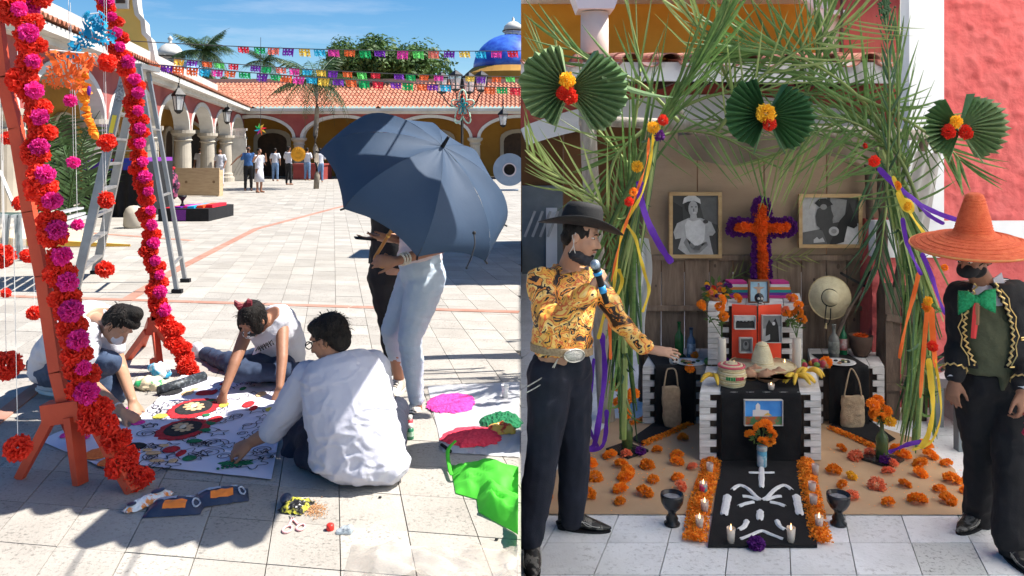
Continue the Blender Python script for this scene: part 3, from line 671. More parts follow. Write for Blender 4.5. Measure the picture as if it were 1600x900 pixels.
# ================================================================ background people on the plaza
navy=mat('navy_cotton',(.03,.10,.28),.8,(.05,.14,.34),4); redc=mat('red_cotton',(.5,.03,.03),.8); lilac=mat('lilac_cotton',(.42,.36,.5),.8)
jeans2=mat('mid_denim',(.10,.18,.32),.85,(.16,.25,.4),9)
def mask(P,r,k,m=None):
    b=B(); b.ell(P(0,-.085,1.585),(.05*k,.035*k,.045*k)); b.build('face_mask',m or blackc,r,smooth=True)
bgperson(271,268,1.68,white_c,None,skin_a,'woman in white by the left arches holding her hands up to her face',arms=2,extra=lambda P,r,k:mask(P,r,k))
bgperson(313,290,1.72,white_c,white_c,skin_c,'man in white shirt and black mask standing behind the plywood board, on its left',extra=mask)
bgperson(344,291,1.66,white_c,white_c,skin_a,'person in white shirt standing behind the plywood board, on its right',arms=0)
bgperson(388,298,1.76,navy,blackc,skin_c,'man in navy blue shirt and black trousers holding a white cloth',arms=3,turn=20,extra=mask)
bgperson(405,301,1.66,white_c,None,skin_a,'woman in short white dress dancing in front of the man in navy blue',arms=2,turn=60)
bgperson(430,283,1.70,white_c,jeans2,skin_a,'person in white shirt and blue jeans just right of the woman in white dress',turn=180)
bgperson(451,289,1.78,white_c,blackc,skin_c,'slim man in white shirt and black trousers seen from behind near the orange flower',turn=150,arms=1)
bgperson(480,282,1.72,white_c,jeans2,skin_a,'person in white shirt and blue jeans standing right of the orange flower',turn=170,arms=1)
bgperson(500,285,1.70,white_c,jeans2,skin_b,'person in white top and light jeans at the right end of the red stage',turn=200,arms=1)
bgperson(489,274,1.5,redc,blackc,skin_c,'person in red sitting low on the red stage',turn=10,arms=1)
bgperson(757,272,1.66,white_c,blackc,skin_b,'person in white shirt and dark trousers under the far arch, left of the ring sculpture',turn=30)
bgperson(771,270,1.72,lilac,blackc,skin_a,'person in lilac shirt standing behind the ring sculpture by the column',arms=1)
bgperson(797,268,1.66,white_c,jeans2,skin_a,'person in white seen above the grey ring sculpture',turn=160)
# red planter / stage
stage=mat('dark_red_stage',(.22,.03,.03),.7,(.30,.05,.04),2)
a=G(458,281); e=G(517,279); t=empty('low_stage',a,'low dark red stage box at the far side with people around it','stage')
b=B(); b.b2(a.x,e.x,a.y,a.y+2.2,0,.78); b.build('box',stage,t); b=B(); b.b2(a.x-.06,e.x+.06,a.y-.06,a.y+2.3,.782,.87); b.build('rim',mat('rim_red',(.30,.06,.05),.6),t)
orange=mat('orange_paper',(.85,.22,.01),.7,(.95,.36,.02),12,trans=.2,rand=.12); 
c=W(466,241,36.5); b=B(); 
for i in range(16):
    q=2*pi*i/16; b.lathe(c+V((cos(q)*.22,0,sin(q)*.22)),[(0,-.02),(.13,0),(0,.03)],8,RX(90))
b.lathe(c,[(0,-.03),(.16,0),(0,.04)],12,RX(90)); b.build('sunflower_decoration',mat('amber_paper',(.8,.35,.02),.7),None,'big orange paper flower standing behind the low red stage','paper flower')
# plywood board box
ply=mat('pale_plywood',(.52,.38,.22),.75,(.42,.29,.16),3,stretch=(1,1,6),bump=.1)
a=G(275,307); e=G(349,306); t=empty('plywood_board',a,'long pale plywood board standing upright on the plaza with people behind it','board')
b=B(); b.b2(a.x,e.x,a.y,a.y+.05,0.03,.98); b.build('panel',ply,t); b=B(); b.b2(a.x+.05,a.x+.12,a.y+.055,a.y+.5,0,.9); b.build('support',ply,t); b=B(); b.b2(e.x-.12,e.x-.05,a.y+.055,a.y+.5,0,.9); b.build('support',ply,t)
for dx in (.35,1.3):
    b=B(); b.lathe((a.x+dx,a.y-.004,.5),[(0,0),(.05,.001)],10,RX(90)); b.build('knot',mat('knot_brown',(.2,.12,.06),.8),t)
# white gate panel
gatem=mat('gate_white',(.62,.60,.55),.8,(.5,.48,.44),3)
a=G(360,283); e=G(402,281); t=empty('wooden_gate',a,'pale wooden gate panel with diagonal boards and a balustrade top standing by the corner arch','gate')
wd=e.x-a.x; 
b=B(); b.b2(a.x,e.x,a.y,a.y+.06,0,2.2); b.build('panel',gatem,t)
for i in range(7):
    b=B(); x0=a.x+.12+i*.17; b.bar((x0,a.y-.02,.3+.0),(min(x0+.9,e.x-.08),a.y-.02,.3+min(.9,e.x-.08-x0)*1.9),.03,.02); b.build('diagonal_board',mat('gate_grey',(.38,.36,.33),.8),t)  # diagonal boards in a darker grey than the panel
for i in range(9):
    b=B(); x0=a.x+.08+i*(wd-.16)/8; b.lathe((x0,a.y+.03,2.2),[(.03,0),(.055,.12),(.03,.3),(.04,.4)],8); b.build('baluster',gatem,t)
b=B(); b.b2(a.x-.03,e.x+.03,a.y-.02,a.y+.08,2.6,2.72); b.build('top_rail',gatem,t)
# ring sculpture
ringm=mat('ring_grey_blue',(.20,.27,.36),.6,(.26,.33,.42),2,bump=.15)
c=W(796,265,31.5); t=empty('ring_sculpture',(c.x,c.y,0),'round grey blue ring sculpture shaped like the letter O on the far plaza','sculpture')
b=B(); n=40; ro,ri=.64,.22; P=[];Fc=[]
for y in (-.14,.14):
    for r in (ro,ri):
        for i in range(n): P.append(c+V((r*cos(2*pi*i/n),y,r*sin(2*pi*i/n))))
for i in range(n):
    j=(i+1)%n; Fc+=[(i,j,n+j,n+i),(2*n+j,2*n+i,3*n+i,3*n+j),(j,i,2*n+i,2*n+j),(n+i,n+j,3*n+j,3*n+i)]
b.add(P,Fc); b.build('ring',ringm,t); b=B(); P=[]
for i in range(n): 
    j=(i+1)%n; q=[c+V((r*cos(2*pi*k/n),-.16,r*sin(2*pi*k/n))) for r,k in ((ri*1.02,i),(ri*1.02,j),(ri*1.22,j),(ri*1.22,i))]; b.add(q+[p+V((0,.03,0)) for p in q],[(0,1,2,3),(7,6,5,4),(3,2,6,7),(1,0,4,5)])
b.build('inner_rim',mat('ring_rim',(.6,.5,.5),.5),t)
b=B(); b.b2(c.x-.35,c.x+.35,c.y-.2,c.y+.2,0,.05); b.build('foot_plate',ringm,t)
# ---- lanterns
iron=mat('black_iron',(.012,.012,.014),.5,(.03,.03,.03),6,metal=.6); lglass=mat('lantern_glass',(.75,.78,.8),.15,alpha=.35)
def lantern(c,k,label,wall=None,group='iron lanterns'):
    r=empty('lantern',c,label,'lantern',group); c=V(c)
    b=B(); b.lathe(c,[(.13*k,0),(.2*k,.45*k)],4); b.build('glass_panes',lglass,r)
    b=B(); b.lathe(c,[(.24*k,.45*k),(.24*k,.5*k),(.10*k,.66*k),(.04*k,.72*k),(.03*k,.8*k),(0,.86*k)],4); b.lathe(c,[(.05*k,-.12*k),(.14*k,-.03*k),(.14*k,0)],4)
    b.build('cap_and_base',iron,r)
    for i in range(4):
        a=pi/2*i; b=B(); b.bar(c+V((cos(a)*.13*k,sin(a)*.13*k,0)),c+V((cos(a)*.2*k,sin(a)*.2*k,.45*k)),.022*k); b.build('edge_bar',iron,r)
    if wall is not None:
        b=B(); b.tube(smooth_pts([c+V((0,0,.84*k)),c+V((0,0,1.05*k)),(c+V(wall))/2+V((0,0,.5*k)) if False else c+(V(wall)-c)*.5+V((0,0,.8*k)),V(wall)],4),.018*k+.005,6); b.build('bracket',iron,r)
    return r
c=W(279,172,26); lantern(c,1.0,'black iron lantern hanging on the left arcade between the ladder and the second arch',PL(0,0,0)*0+V((c.x-.55,c.y,c.z+.75)))
c=W(355,190,38); lantern(c,1.0,'black iron lantern on the left arcade near the far corner',V((c.x-.55,c.y,c.z+.8)))
c=W(786,195,43.5); lantern(c,1.2,'pale iron lantern on the far arcade wall near the ring sculpture',V((c.x,c.y+1.6,c.z+.9)))
t=empty('street_lamp',G(722,300),'black street lamp post with four lanterns rising behind the umbrella','street lamp'); pb=G(722,300)
b=B(); b.lathe(pb,[(.18,0),(.18,.3),(.1,.5),(.06,.7),(.045,3.6),(.05,4.3)],12); b.build('post',iron,t)
top=W(722,140,pb.y)
for i,(px,py,lb) in enumerate(((690,143,'leftmost'),(712,139,'second from left'),(733,143,'third from left'),(752,140,'rightmost'))):
    c=W(px,py,pb.y+(.3 if i%2 else -.3)); b=B(); b.tube(smooth_pts([V((pb.x,pb.y,3.55)),V(((pb.x+c.x)/2,(pb.y+c.y)/2,3.25)),c+V((0,0,-.1))],5),.025,6); b.build('arm',iron,t)
    for nm,prof,mm in (('lamp_glass',[(.17,0),(.24,.5)],lglass),('lamp_cap',[(.27,.5),(.27,.55),(.1,.68),(0,.74)],iron),('lamp_base',[(.05,-.1),(.18,-.03),(.18,.0)],iron)):
        b=B(); b.lathe(c,prof,4); b.build(nm,mm,t)
    b=B()
    for q in range(4): a=pi/2*q; b=B(); b.bar(c+V((cos(a)*.17,sin(a)*.17,0)),c+V((cos(a)*.24,sin(a)*.24,.5)),.035); b.build('lamp_bar',iron,t)
# ---- strings of cut paper flags
PC={'g':(.01,.45,.12),'G':(.15,.75,.15),'r':(.85,.03,.06),'o':(.95,.16,.04),'c':(.95,.22,.16),'p':(.20,.03,.42),'y':(.95,.62,.08),'b':(.03,.50,.75),'m':(.85,.06,.38),'t':(.05,.60,.62)}
PM={k:mat('flag_'+k+'_paper',v,.7,trans=.35) for k,v in PC.items()}
cord=mat('dark_cord',(.03,.03,.035),.8)
def flagstring(p0,p1,sag,xs,cols,Y,Y1,label,wf=17,group='papel picado flag strings over the plaza'):
    a=W(*p0,Y); e=W(*p1,Y1); t=empty('flag_string',a,label,'bunting',group)
    f=lambda s: a.lerp(e,s)+V((0,0,-sag*4*s*(1-s)))
    b=B(); b.tube([f(i/24) for i in range(25)],.014,4); b.build('cord',cord,t)
    for x,c in zip(xs,cols):
        # find parameter where the string projects to column x
        lo,hi=0,1
        for _ in range(30):
            m=(lo+hi)/2; q=f(m); px=800+F*q.x/q.y
            if px<x: lo=m
            else: hi=m
        p=f(lo); d=(f(min(1,lo+.01))-f(max(0,lo-.01))).normalized(); w_=wf*p.y/F; h=w_*random.uniform(.62,.85); sw=random.uniform(-.35,.35); ph=random.random()*6; cut=random.random()
        def fn(u,v): return p+d*(u-.5)*w_*(1-.12*v*cut)+V((sw*v*h*.5+0,.06*sin(u*7+ph)*v+random.uniform(-.01,.01),-v*h*(1-.12*abs(sin(u*3.14*3)))))
        b=B(); b.grid(fn,10,7,lambda i,j:(i%3==1 and j%3==1 and 0<i<9 and 0<j<6) or (j==6 and i%2==0)); b.build('flag',PM[c],t)
X=[400+.2594*v for v in (20,105,195,290,380,465,565,655,745,885,975,1070,1165,1255,1350,1450,1545)]
flagstring((205,64),(840,79),.12,[380]+X,'r'+'gcpybmogpmGcpybmr',24,26,'highest string of cut paper flags running level across the blue sky')
X=[400+.2594*v for v in (0,65,150,230,310,390,465,550,635,720,860,930,1015,1100,1290,1355,1450,1530)]
flagstring((255,90),(840,120),.15,[280,301,323,342,365]+X,'ypoGr'+'pgcmbypoGrpgomypoG',25,28,'middle string of cut paper flags sloping over the far roof',15)
X=[400+.2594*v for v in (40,120,185,260,335,410,495,570,650,735,840,915,1000,1065,1140,1405,1480,1560)]
flagstring((215,98),(840,138),.1,[225,241,261,279,301,320,340,360,382]+X,'Gopoobmog'+'pgombypogrpgopbogr',22,25,'lowest string of cut paper flags crossing in front of the far roof tiles',17)
# pinwheel near the far arch
c=W(407,202,20); t=empty('pinwheel_decoration',c,'small multicoloured pinwheel star hanging above the dancer','pinwheel')
for i,k in enumerate('ryGgbmoy'):
    a=2*pi*i/8+.2; d=V((cos(a),0,sin(a))); u=V((-sin(a),0,cos(a))); b=B(); b.add([c,c+d*.07+u*.035+V((0,-.02,0)),c+d*.165,c+d*.07-u*.014],[(0,1,2,3)]); b.build('blade',PM[k],t)
b=B(); b.tube([c,c+V((0,.02,2.3))],.006,4); b.build('string',cord,t)
# green and white looped star seen over the umbrella
c=W(723,165,12); t=empty('looped_star_decoration',c,'green and white looped paper star on a stick seen over the umbrella','decoration'); 
for i,(a,l) in enumerate(((90,.17),(18,.13),(162,.13),(250,.2),(290,.2))):
    d=V((cos(radians(a)),0,sin(radians(a)))); u=V((-d.z,0,d.x)); 
    for k,(q,mm) in enumerate(((1,'g'),(.72,'c'),(.45,'t'))):
        b=B(); pts=[c+V((0,-.01*k,0))+d*l*(.5-.5*cos(s_))*q*1.4+u*.055*sin(s_)*q for s_ in [2*pi*j/16 for j in range(17)]]; b.tube(pts,.012 if k==0 else .008,5); b.build('loop',PM[mm] if k else mat('mint_paper',(.55,.8,.6),.6),t)
b=B(); b.tube([c+V((0,.01,-.1)),c+V((0,.01,-1.4))],.012,5); b.build('stick',bark,t)
# ---- left side: black covered tables, boxes, sticks, palm leaves under the arches
a=W(152,0,19.5); 
t=empty('covered_table',(a.x,19.5,0),'long table covered by a black cloth with purple and blue woven cloth along the top','table')
X0,X1=W(130,0,19.0).x,W(270,0,20.6).x
b=B(); b.grid(lambda u,v:(X0+u*(X1-X0),19.0+.05*sin(u*40)*(1-v),v*1.32),60,6); b.b2(X0,X1,19.05,20.6,.02,1.32); b.build('black_cloth',blackc,t)
for i,(k,cc) in enumerate((('p',(.10,.02,.22)),('p2',(.08,.03,.3)),('n',(.02,.04,.35)),('r2',(.35,.02,.06)),('n2',(.03,.05,.4)),('p3',(.2,.03,.3)))):
    x0=X0+i*(X1-X0)/6; b=B(); b.b2(x0+.01,x0+(X1-X0)/6-.01,18.93,20.6,1.12,1.34+.015*i); b.build('woven_cloth',mat('woven_'+k,cc,.85),t)
t=empty('draped_chair',G(268,311),'dark patterned cloth bundle heaped at the right end of the covered table','cloth'); c=G(266,311)
b=B(); b.ell(c+V((0,0,.45)),(.28,.3,.5)); b.ell(c+V((-.1,0,.8)),(.25,.25,.2)); remesh(b,'bundle',mat('patterned_cloth',(.03,.01,.03),.8,(.35,.06,.14),7,lo=.5,hi=.55),t,.03,1,.05,5)
for i in range(7):
    b=B(); b.ell(c+V((random.uniform(-.25,.2),-.1+random.uniform(-.1,.1),.98+random.uniform(0,.12))),(.07,.05,.05)); b.build('coloured_trim',PM[random.choice('yobmr')],t)
a=G(247,346); e=G(326,346); t=empty('display_box',(a.x,a.y,0),'low black display box with purple woven front and coloured cloths on top','box')
b=B(); b.b2(a.x,e.x,a.y,a.y+1.6,0,.28); b.build('box',blackc,t)
for i,k in enumerate(('r','p','m','b','o','r')):
    b=B(); x0=a.x+.1+i*.17; b.b2(x0,x0+.15,a.y+.1+.1*(i%3),a.y+1.2,.283,.30+.01*i); b.build('cloth',PM[k],t)
b=B(); b.b2(a.x+.3,a.x+.62,a.y-.012,a.y-.001,.02,.26); b.build('woven_front',mat('woven_magenta',(.25,.03,.25),.85,(.05,.02,.2),60),t)
c=W(285,318,a.y+.5); c.z=.31; b=B(); b.lathe(c,[(.05,0),(.055,.02),(.025,.06),(.025,.12),(.09,.2),(.1,.24),(.08,.23),(0,.15)],14); b.build('clay_goblet',iron,None,'small black clay goblet standing on the low display box','goblet',smooth=True)
c=G(209,356); b=B(); b.lathe(c,[(.17,0),(.2,.05),(.19,.3),(.15,.4),(.08,.45),(0,.46)],16); b.build('plaster_bollard',cream,None,'short rounded pale stone bollard in front of the black covered table','bollard',smooth=True)
# yellow edged ramp
a=G(10,352); t=empty('folding_ramp',(a.x,a.y,0),'low cream ramp board with yellow edge lying on the plaza behind the ladder','ramp')
p=[G(-30,388),G(205,385),G(190,378),G(-30,345)]; b=B(); top=[V((q.x,q.y,z)) for q,z in zip(p,(.16,.01,.02,.30))]
b.add(top+[V((q.x,q.y,0)) for q in p],[(0,1,2,3),(4,5,1,0),(5,6,2,1),(6,7,3,2),(7,4,0,3)]); b.build('board',mat('ramp_cream',(.62,.50,.33),.7,(.55,.43,.28),2),t)
b=B(); b.bar(V((p[0].x,p[0].y-.03,.125)),V((p[1].x,p[1].y-.03,.02)),.05,.14,t=.25); b.build('yellow_edge',mat('yellow_paint',(.75,.42,.05),.6),t)
for i,(x,y,x2,y2) in enumerate(((88,345,128,333),(80,335,125,325),(95,352,135,338))):
    b=B(); b.bar(W(x,y,11.5),W(x2,y2,12.2),.12,.03); b.build('aluminium_strut',mat('bright_aluminium',(.75,.76,.78),.35,metal=.7),t)
# palm fronds leaning on the arcade
for i,(x,y,rz,ry,sc_) in enumerate(((112,330,0,-78,1.8),(96,330,.6,-85,1.7),(135,332,-.5,-70,1.7),(120,335,3.0,-80,1.6),(150,335,2.4,-70,1.5),(90,325,3.6,-62,1.5),(118,320,1.6,-88,1.9))):
    base=G(x,y+20); b=put('palm_branch',frond_mesh('palm_branch',2.3,34,.05,.75,.55),None,(base.x,16.0+.1*i,.0),(0,radians(ry),rz),sc_*.75,('large green palm branch leaning by the left arcade, '+('tallest of the bunch','second in the bunch, tilting left','tilting right','curving back left','curving forward on the right','lowest on the left','straight one at the back')[i]),'palm branch','palm branches leaning by the left arcade')
# loose table with plastic sheet at left edge
c=G(20,402); t=empty('small_table',c,'small dark green table covered with clear plastic at the left edge','table')
dg_=mat('dark_green_paint',(.02,.05,.045),.5,(.05,.1,.09),5); plast=mat('clear_plastic',(.85,.88,.9),.12,alpha=.32)
b=B(); b.b2(c.x-.42,c.x+.32,c.y-.2,c.y+.35,.60,.64); b.build('top',dg_,t)
for dx,dy in ((-.3,-.12),(.18,-.12),(-.3,.25),(.18,.25)):
    b=B(); b.bar((c.x+dx,c.y+dy,0),(c.x+dx*.8,c.y+dy,.6),.07); b.build('leg',dg_,t)
b=B(); b.grid(lambda u,v:V((c.x-.1+u*.42,c.y-.24+.05*sin(u*20)+.02*noise.noise(V((u*5,v*9,0))),.66-v*.64+.01*sin(u*9))),20,12); b.build('plastic_cover',plast,t,smooth=True)
b=B(); b.bar(W(0,268,10.5),W(22,322,9.6),.035); b.build('white_pole',white_l,None,'white pole leaning over the small green table','pole')
# ================================================================ LEFT FOREGROUND
# ---- paper flowers
def pompom(name,m,n=75,r=1.0,flat=1.0,wide=.30,inner=.25,frill=.07,half=False):
    b=B(); g=pi*(3-sqrt(5))
    for i in range(n):
        z=1-2*(i+.5)/n
        if half: z=.98-1.25*(i+.5)/n
        rr=sqrt(max(0,1-z*z)); a=g*i; d=V((rr*cos(a),rr*sin(a),z)).normalized(); s,u=frame(d,V((random.uniform(-1,1),random.uniform(-1,1),random.uniform(-1,1)))); R=r*random.uniform(.82,1.1)
        p0=d*R*inner; w_=wide*R*random.uniform(.8,1.2); pts=[p0-s*w_*.25,p0+s*w_*.25]; m1=d*R*.72; pts+=[m1+s*w_*.9+u*.05,m1-s*w_*.9-u*.05]
        out=[]
        for k in range(5):
            t=k/4-.5; out.append(d*R*(1.0-.18*abs(t)*2+random.uniform(-.05,.05))+s*w_*2.1*t+u*(frill*(1 if k%2 else -1)+.12*random.uniform(-1,1)))
        vs=[v if not flat!=1 else V((v.x,v.y,v.z*flat)) for v in pts+out]
        b.add(vs,[(0,1,2,3),(3,2,8,7),(3,7,6),(3,6,5),(3,5,4)])
    return b.mesh(name,[m])
red_p=mat('red_crepe',(.78,.025,.015),.75,(.86,.07,.03),9,trans=.3,rand=.12); mag_p=mat('magenta_crepe',(.74,.018,.26),.75,(.80,.04,.36),9,trans=.3,rand=.12)
RF=[pompom('red_flower',red_p) for _ in range(3)]; MF=[pompom('magenta_flower',mag_p,90,1,1,.26) for _ in range(2)]
orange_wood=mat('orange_red_paint',(.52,.06,.025),.55,(.60,.085,.035),5,bump=.15)
def stringing(pts,step,t,rad,side,big=1.0):
    pts=smooth_pts(pts,10); L=0; last=None; k=0; acc=0
    for a,c in zip(pts,pts[1:]):
        d=c-a; l=d.length; pos=0
        while acc+l-pos>=step:
            pos+=step-acc; acc=0; p=a+d*(pos/l); k+=1
            side_v=side*rad*.62; jit=V((random.uniform(-.45,.45),random.uniform(-.4,.4),random.uniform(-.5,.5)))*rad
            put('paper_flower',random.choice(RF),t,p-side_v*.55+jit,(random.uniform(0,6),random.uniform(0,6),0),rad*big*random.uniform(.8,1.25))
            if k%2==0 and p.z>.42: put('paper_flower',random.choice(MF),t,p+side_v*.85+V((0,-rad*.5,0))+jit*.5,(random.uniform(0,6),random.uniform(0,6),0),rad*big*random.uniform(.65,1.0))
            else: put('paper_flower',random.choice(RF),t,p+side_v*.55+V((0,rad*.3,0))+jit,(random.uniform(0,6),random.uniform(0,6),0),rad*big*random.uniform(.75,.95))
        acc+=l-pos
def gpath(pix,Y0,Y1=None):
    n=len(pix); return [W(x,y,Y0+(Y1-Y0)*i/(n-1) if Y1 else Y0) for i,(x,y) in enumerate(pix)]
t=empty('flower_arch_post',G(100,750),'near orange red trestle post wrapped in a garland of red and magenta paper flowers','decorated post','flower garland posts')
b=B(); P_=gpath([(-14,-40),(5,120),(25,200),(46,330),(66,430),(88,580),(100,628)],3.84)
for a,c in zip(P_,P_[1:]): b.bar(a,c+(c-a)*.01,.055,.04,up=V((0,1,0)))
b.build('post',orange_wood,t)
b=B(); b.bar(W(72,646,3.84),W(130,638,3.84),.09,.10); b.build('foot_block',orange_wood,t)
b=B(); b.bar(W(82,648,3.84),G(30,748),.036,.05,t=.8); b.build('leg',orange_wood,t)
b=B(); b.bar(W(114,650,3.82),G(126,756),.075,.045,t=.8); b.build('leg',orange_wood,t)
b=B(); b.bar(W(122,610,3.84),W(208,768,3.70),.05); b.build('leg',orange_wood,t)
b=B(); b.bar(W(100,642,3.86),W(118,690,4.3),.05); b.build('leg',orange_wood,t)
gp=gpath([(-2,-25),(24,40),(34,110),(42,165),(51,235),(56,280),(66,320),(76,375),(86,430),(95,480),(102,520),(112,565),(122,605),(142,645),(172,695),(192,735),(207,758)],3.80,3.74)
stringing([p+V((.03,0,0)) for p in gp],.066,t,.056,V((1,0,.1)))
t=empty('flower_arch_post',G(245,580),'far post of the flower arch behind the crouching person, wrapped in red and magenta flowers','decorated post','flower garland posts')
b=B(); P_=gpath([(146,-30),(188,90),(212,180),(226,300),(240,420),(244,500)],5.9)
for a,c in zip(P_,P_[1:]): b.bar(a,c,.05,.04,up=V((0,1,0)))
b.build('post',orange_wood,t)
b=B(); b.prism([W(226,524,5.88),W(262,524,5.88),W(248,484,5.88),W(237,484,5.88)],V((0,.05,0))); b.build('gusset_plate',orange_wood,t)
for p,q in ((W(230,518,5.9),G(199,561)),(W(243,520,5.88),W(250,577,5.8)),(W(243,510,5.9),W(306,584,5.7)),(W(236,500,5.9),G(222,540))):
    b=B(); b.bar(p,q,.045); b.build('leg',orange_wood,t)
b=B(); b.bar(W(243,560,5.85),W(243,576,5.85),.06); b.build('foot_block',orange_wood,t)
gp=gpath([(150,-20),(168,20),(180,55),(196,100),(208,140),(214,190),(220,250),(228,310),(236,370),(243,430),(250,478),(264,505),(282,545),(296,570),(309,586)],5.82,5.66)
stringing(gp,.060,t,.054,V((1,0,.1)))
# top swag crossing out of frame
t=empty('flower_swag',W(30,-20,4.2),'short swag of red paper flowers linking the two posts at the top left','garland')
b=B(); b.tube([W(-10,-28,3.9),W(30,-2,4.3),W(70,-30,4.7)],.012,6); b.build('cord',cord,t)
for (x,y,m_) in ((28,6,0),(45,10,1),(62,-4,0),(40,-8,0)): put('paper_flower',(MF if m_ else RF)[0],t,W(x,y,4.0),(x,y,0),.06)
# hanging pompoms
def hang(px,py,Y,m,rad,label,top=None):
    c=W(px,py,Y); t=empty('hanging_paper_flower',c,label,'paper flower','paper flowers hanging on threads'); put('pompom',random.choice(m),t,c,(px,py,0),rad)
    b=B(); b.tube([c,top or V((c.x-.02,c.y,c.z+1.0))],.0016,4,False); b.build('thread',mat('white_thread',(.7,.7,.68),.6),t)
for x,y,Y,m,rr,l in ((168,98,5.2,RF,.065,'red paper flower hanging highest beside the blue cut paper'),(167,223,5.2,RF,.062,'red paper flower hanging in front of the ladder top step'),(166,312,5.2,RF,.058,'red paper flower hanging in front of the ladder middle steps'),(164,421,5.2,RF,.062,'red paper flower hanging in front of the ladder foot'),
  (110,157,5.0,MF,.043,'small magenta ball hanging just under the orange cut paper'),(115,254,5.0,MF,.043,'small magenta ball hanging in front of the palm branches'),(121,351,5.0,MF,.040,'small magenta ball hanging over the yellow edged ramp'),
  (12,216,5,RF,.045,'red paper flower half hidden left of the near post, highest'),(32,317,5,RF,.05,'red paper flower hanging left of the near post over the small green table'),(44,399,5,RF,.05,'red paper flower hanging left of the near post, below the small table'),(5,400,4.0,RF,.06,'red paper flower cut by the left edge beside the small green table'),
  (54,489,5.4,RF,.055,'red paper flower hanging left of the crouching person'),(10,571,3.9,RF,.075,'large red paper flower at the left edge beside the crouching person'),(28,700,3.6,RF,.062,'red paper flower hanging low in front of the left trestle leg'),(9,458,4.4,RF,.03,'tiny red paper flower at the left edge')):
    hang(x,y,Y,m,rr,l)
# cut papers
def cutpaper(pix,Y,m,label,nu=22,nv=18,crump=.05):
    t=empty('cut_paper_banner',W(*pix[3],Y),label,'cut paper'); a,b_,c,d=[W(x,y,Y) for x,y in pix]
    def fn(u,v):
        p=a.lerp(b_,u).lerp(d.lerp(c,u),v); q=V((u*3,v*3,Y)); return p+V((crump*.5*noise.noise(q*1.7+V((5,0,0))),crump*1.6*noise.noise(q*1.3),crump*noise.noise(q*1.5+V((0,9,0)))))
    def hole(i,j):
        return ((i*7+j*3)%5==0 and (i%2 or j%3)) or ((i+j)%7==0 and i%3==1) or ((i in (0,nu-1) or j==nv-1) and (i+j)%2==0)
    g=B(); g.grid(fn,nu,nv,hole); g.build('paper',m,t); bb=B(); bb.tube([a,b_],.004,4); bb.build('thread',mat('white_thread',(.7,.7,.68)),t)
PM['B']=mat('turquoise_paper',(.01,.30,.52),.7,trans=.3); PM['O']=mat('burnt_orange_paper',(.88,.16,.03),.7,trans=.3)
cutpaper([(136,22),(160,20),(182,68),(108,76)],4.9,PM['B'],'turquoise blue cut paper bunched between the two garlands at the top',26,20,.045)
cutpaper([(112,70),(128,64),(126,92),(104,88)],4.85,PM['B'],'small lower tail of turquoise cut paper under the blue bunch',8,8,.05)
cutpaper([(78,78),(142,84),(128,146),(66,134)],4.6,PM['O'],'orange cut paper banner hanging beside the near garland',26,20,.035)
cutpaper([(128,92),(152,88),(140,112),(126,118)],4.8,PM['O'],'ragged orange cut paper strip right of the orange banner',10,8,.07)
t=empty('orange_streamer',W(148,213,4.8),'long twisted orange crepe streamer hanging from the orange cut paper','streamer')
b=B(); pp=smooth_pts([W(126,115,4.8),W(131,150,4.8),W(136,175,4.8),W(144,200,4.8),W(148,214,4.8)],8)
for i,p in enumerate(pp): pp[i]=p+V((.008*sin(i*2.1),.008*cos(i*1.7),0))
b.tube(pp,[.022+.008*sin(i*1.9)+(.016 if i<10 else 0) for i in range(len(pp))],8); b.build('crepe_twist',orange,t)
b=B(); b.ell(W(139,142,4.78),(.012,.01,.03)); b.build('purple_knot',PM['p'],t,smooth=True)
# ---- aluminium step ladder
al=mat('brushed_aluminium',(.28,.27,.26),.45,(.36,.35,.34),4,metal=.55,bump=.05)
fl,fr,rl,rr_=G(117,456),G(149,428),G(277,458),G(290,441)
tl=W(198,105,9.3); tr=tl+(fr-fl)*.72; ql=W(218,105,9.25); qr=ql+(rr_-rl)*.8
t=empty('step_ladder',fl,'tall open aluminium step ladder standing behind the flower garlands','ladder')
for a,c,w_ in ((fl,tl,.10),(fr,tr,.10)): b=B(); b.bar(a,c,w_,.035,up=V((0,1,0))); b.build('front_rail',al,t)
for a,c in ((rl,ql),(rr_,qr)): b=B(); b.bar(a,c,.045,.035,up=V((0,1,0))); b.build('rear_rail',al,t)
for k in range(8):
    s=(k+.8)/8.6; a=fl.lerp(tl,s); c=fr.lerp(tr,s); b=B(); b.bar(a,c,.085,.03); b.build('step',al,t)
for s in (.12,.42,.72): b=B(); b.bar(rl.lerp(ql,s),rr_.lerp(qr,s),.035,.02); b.build('rear_brace',al,t)
for a,c in ((fl.lerp(tl,.62),rl.lerp(ql,.62)),(fr.lerp(tr,.62),rr_.lerp(qr,.62))): b=B(); b.bar(a,c,.03,.008); b.build('spreader',al,t)
b=B(); b.box((tl+tr+ql+qr)/4+V((0,0,.03)),(.32,.5,.06)); b.build('top_cap',al,t)
for p in (fl,fr,rl,rr_): b=B(); b.box(p+V((0,0,.02)),(.11,.06,.05)); b.build('rubber_foot',blackc,t)
b=B(); b.bar(fl.lerp(tl,.70)+V((0,-.022,0)),fl.lerp(tl,.78)+V((0,-.022,0)),.05,.004,up=V((0,1,0))); b.build('warning_label',mat('label_yellow',(.8,.6,.05),.6),t)
b=B(); b.bar(fl.lerp(tl,.84)+V((0,-.022,0)),fl.lerp(tl,.95)+V((0,-.022,0)),.07,.004,up=V((0,1,0))); b.build('dark_label',mat('label_grey',(.08,.08,.09),.6,(.4,.4,.4),40),t)

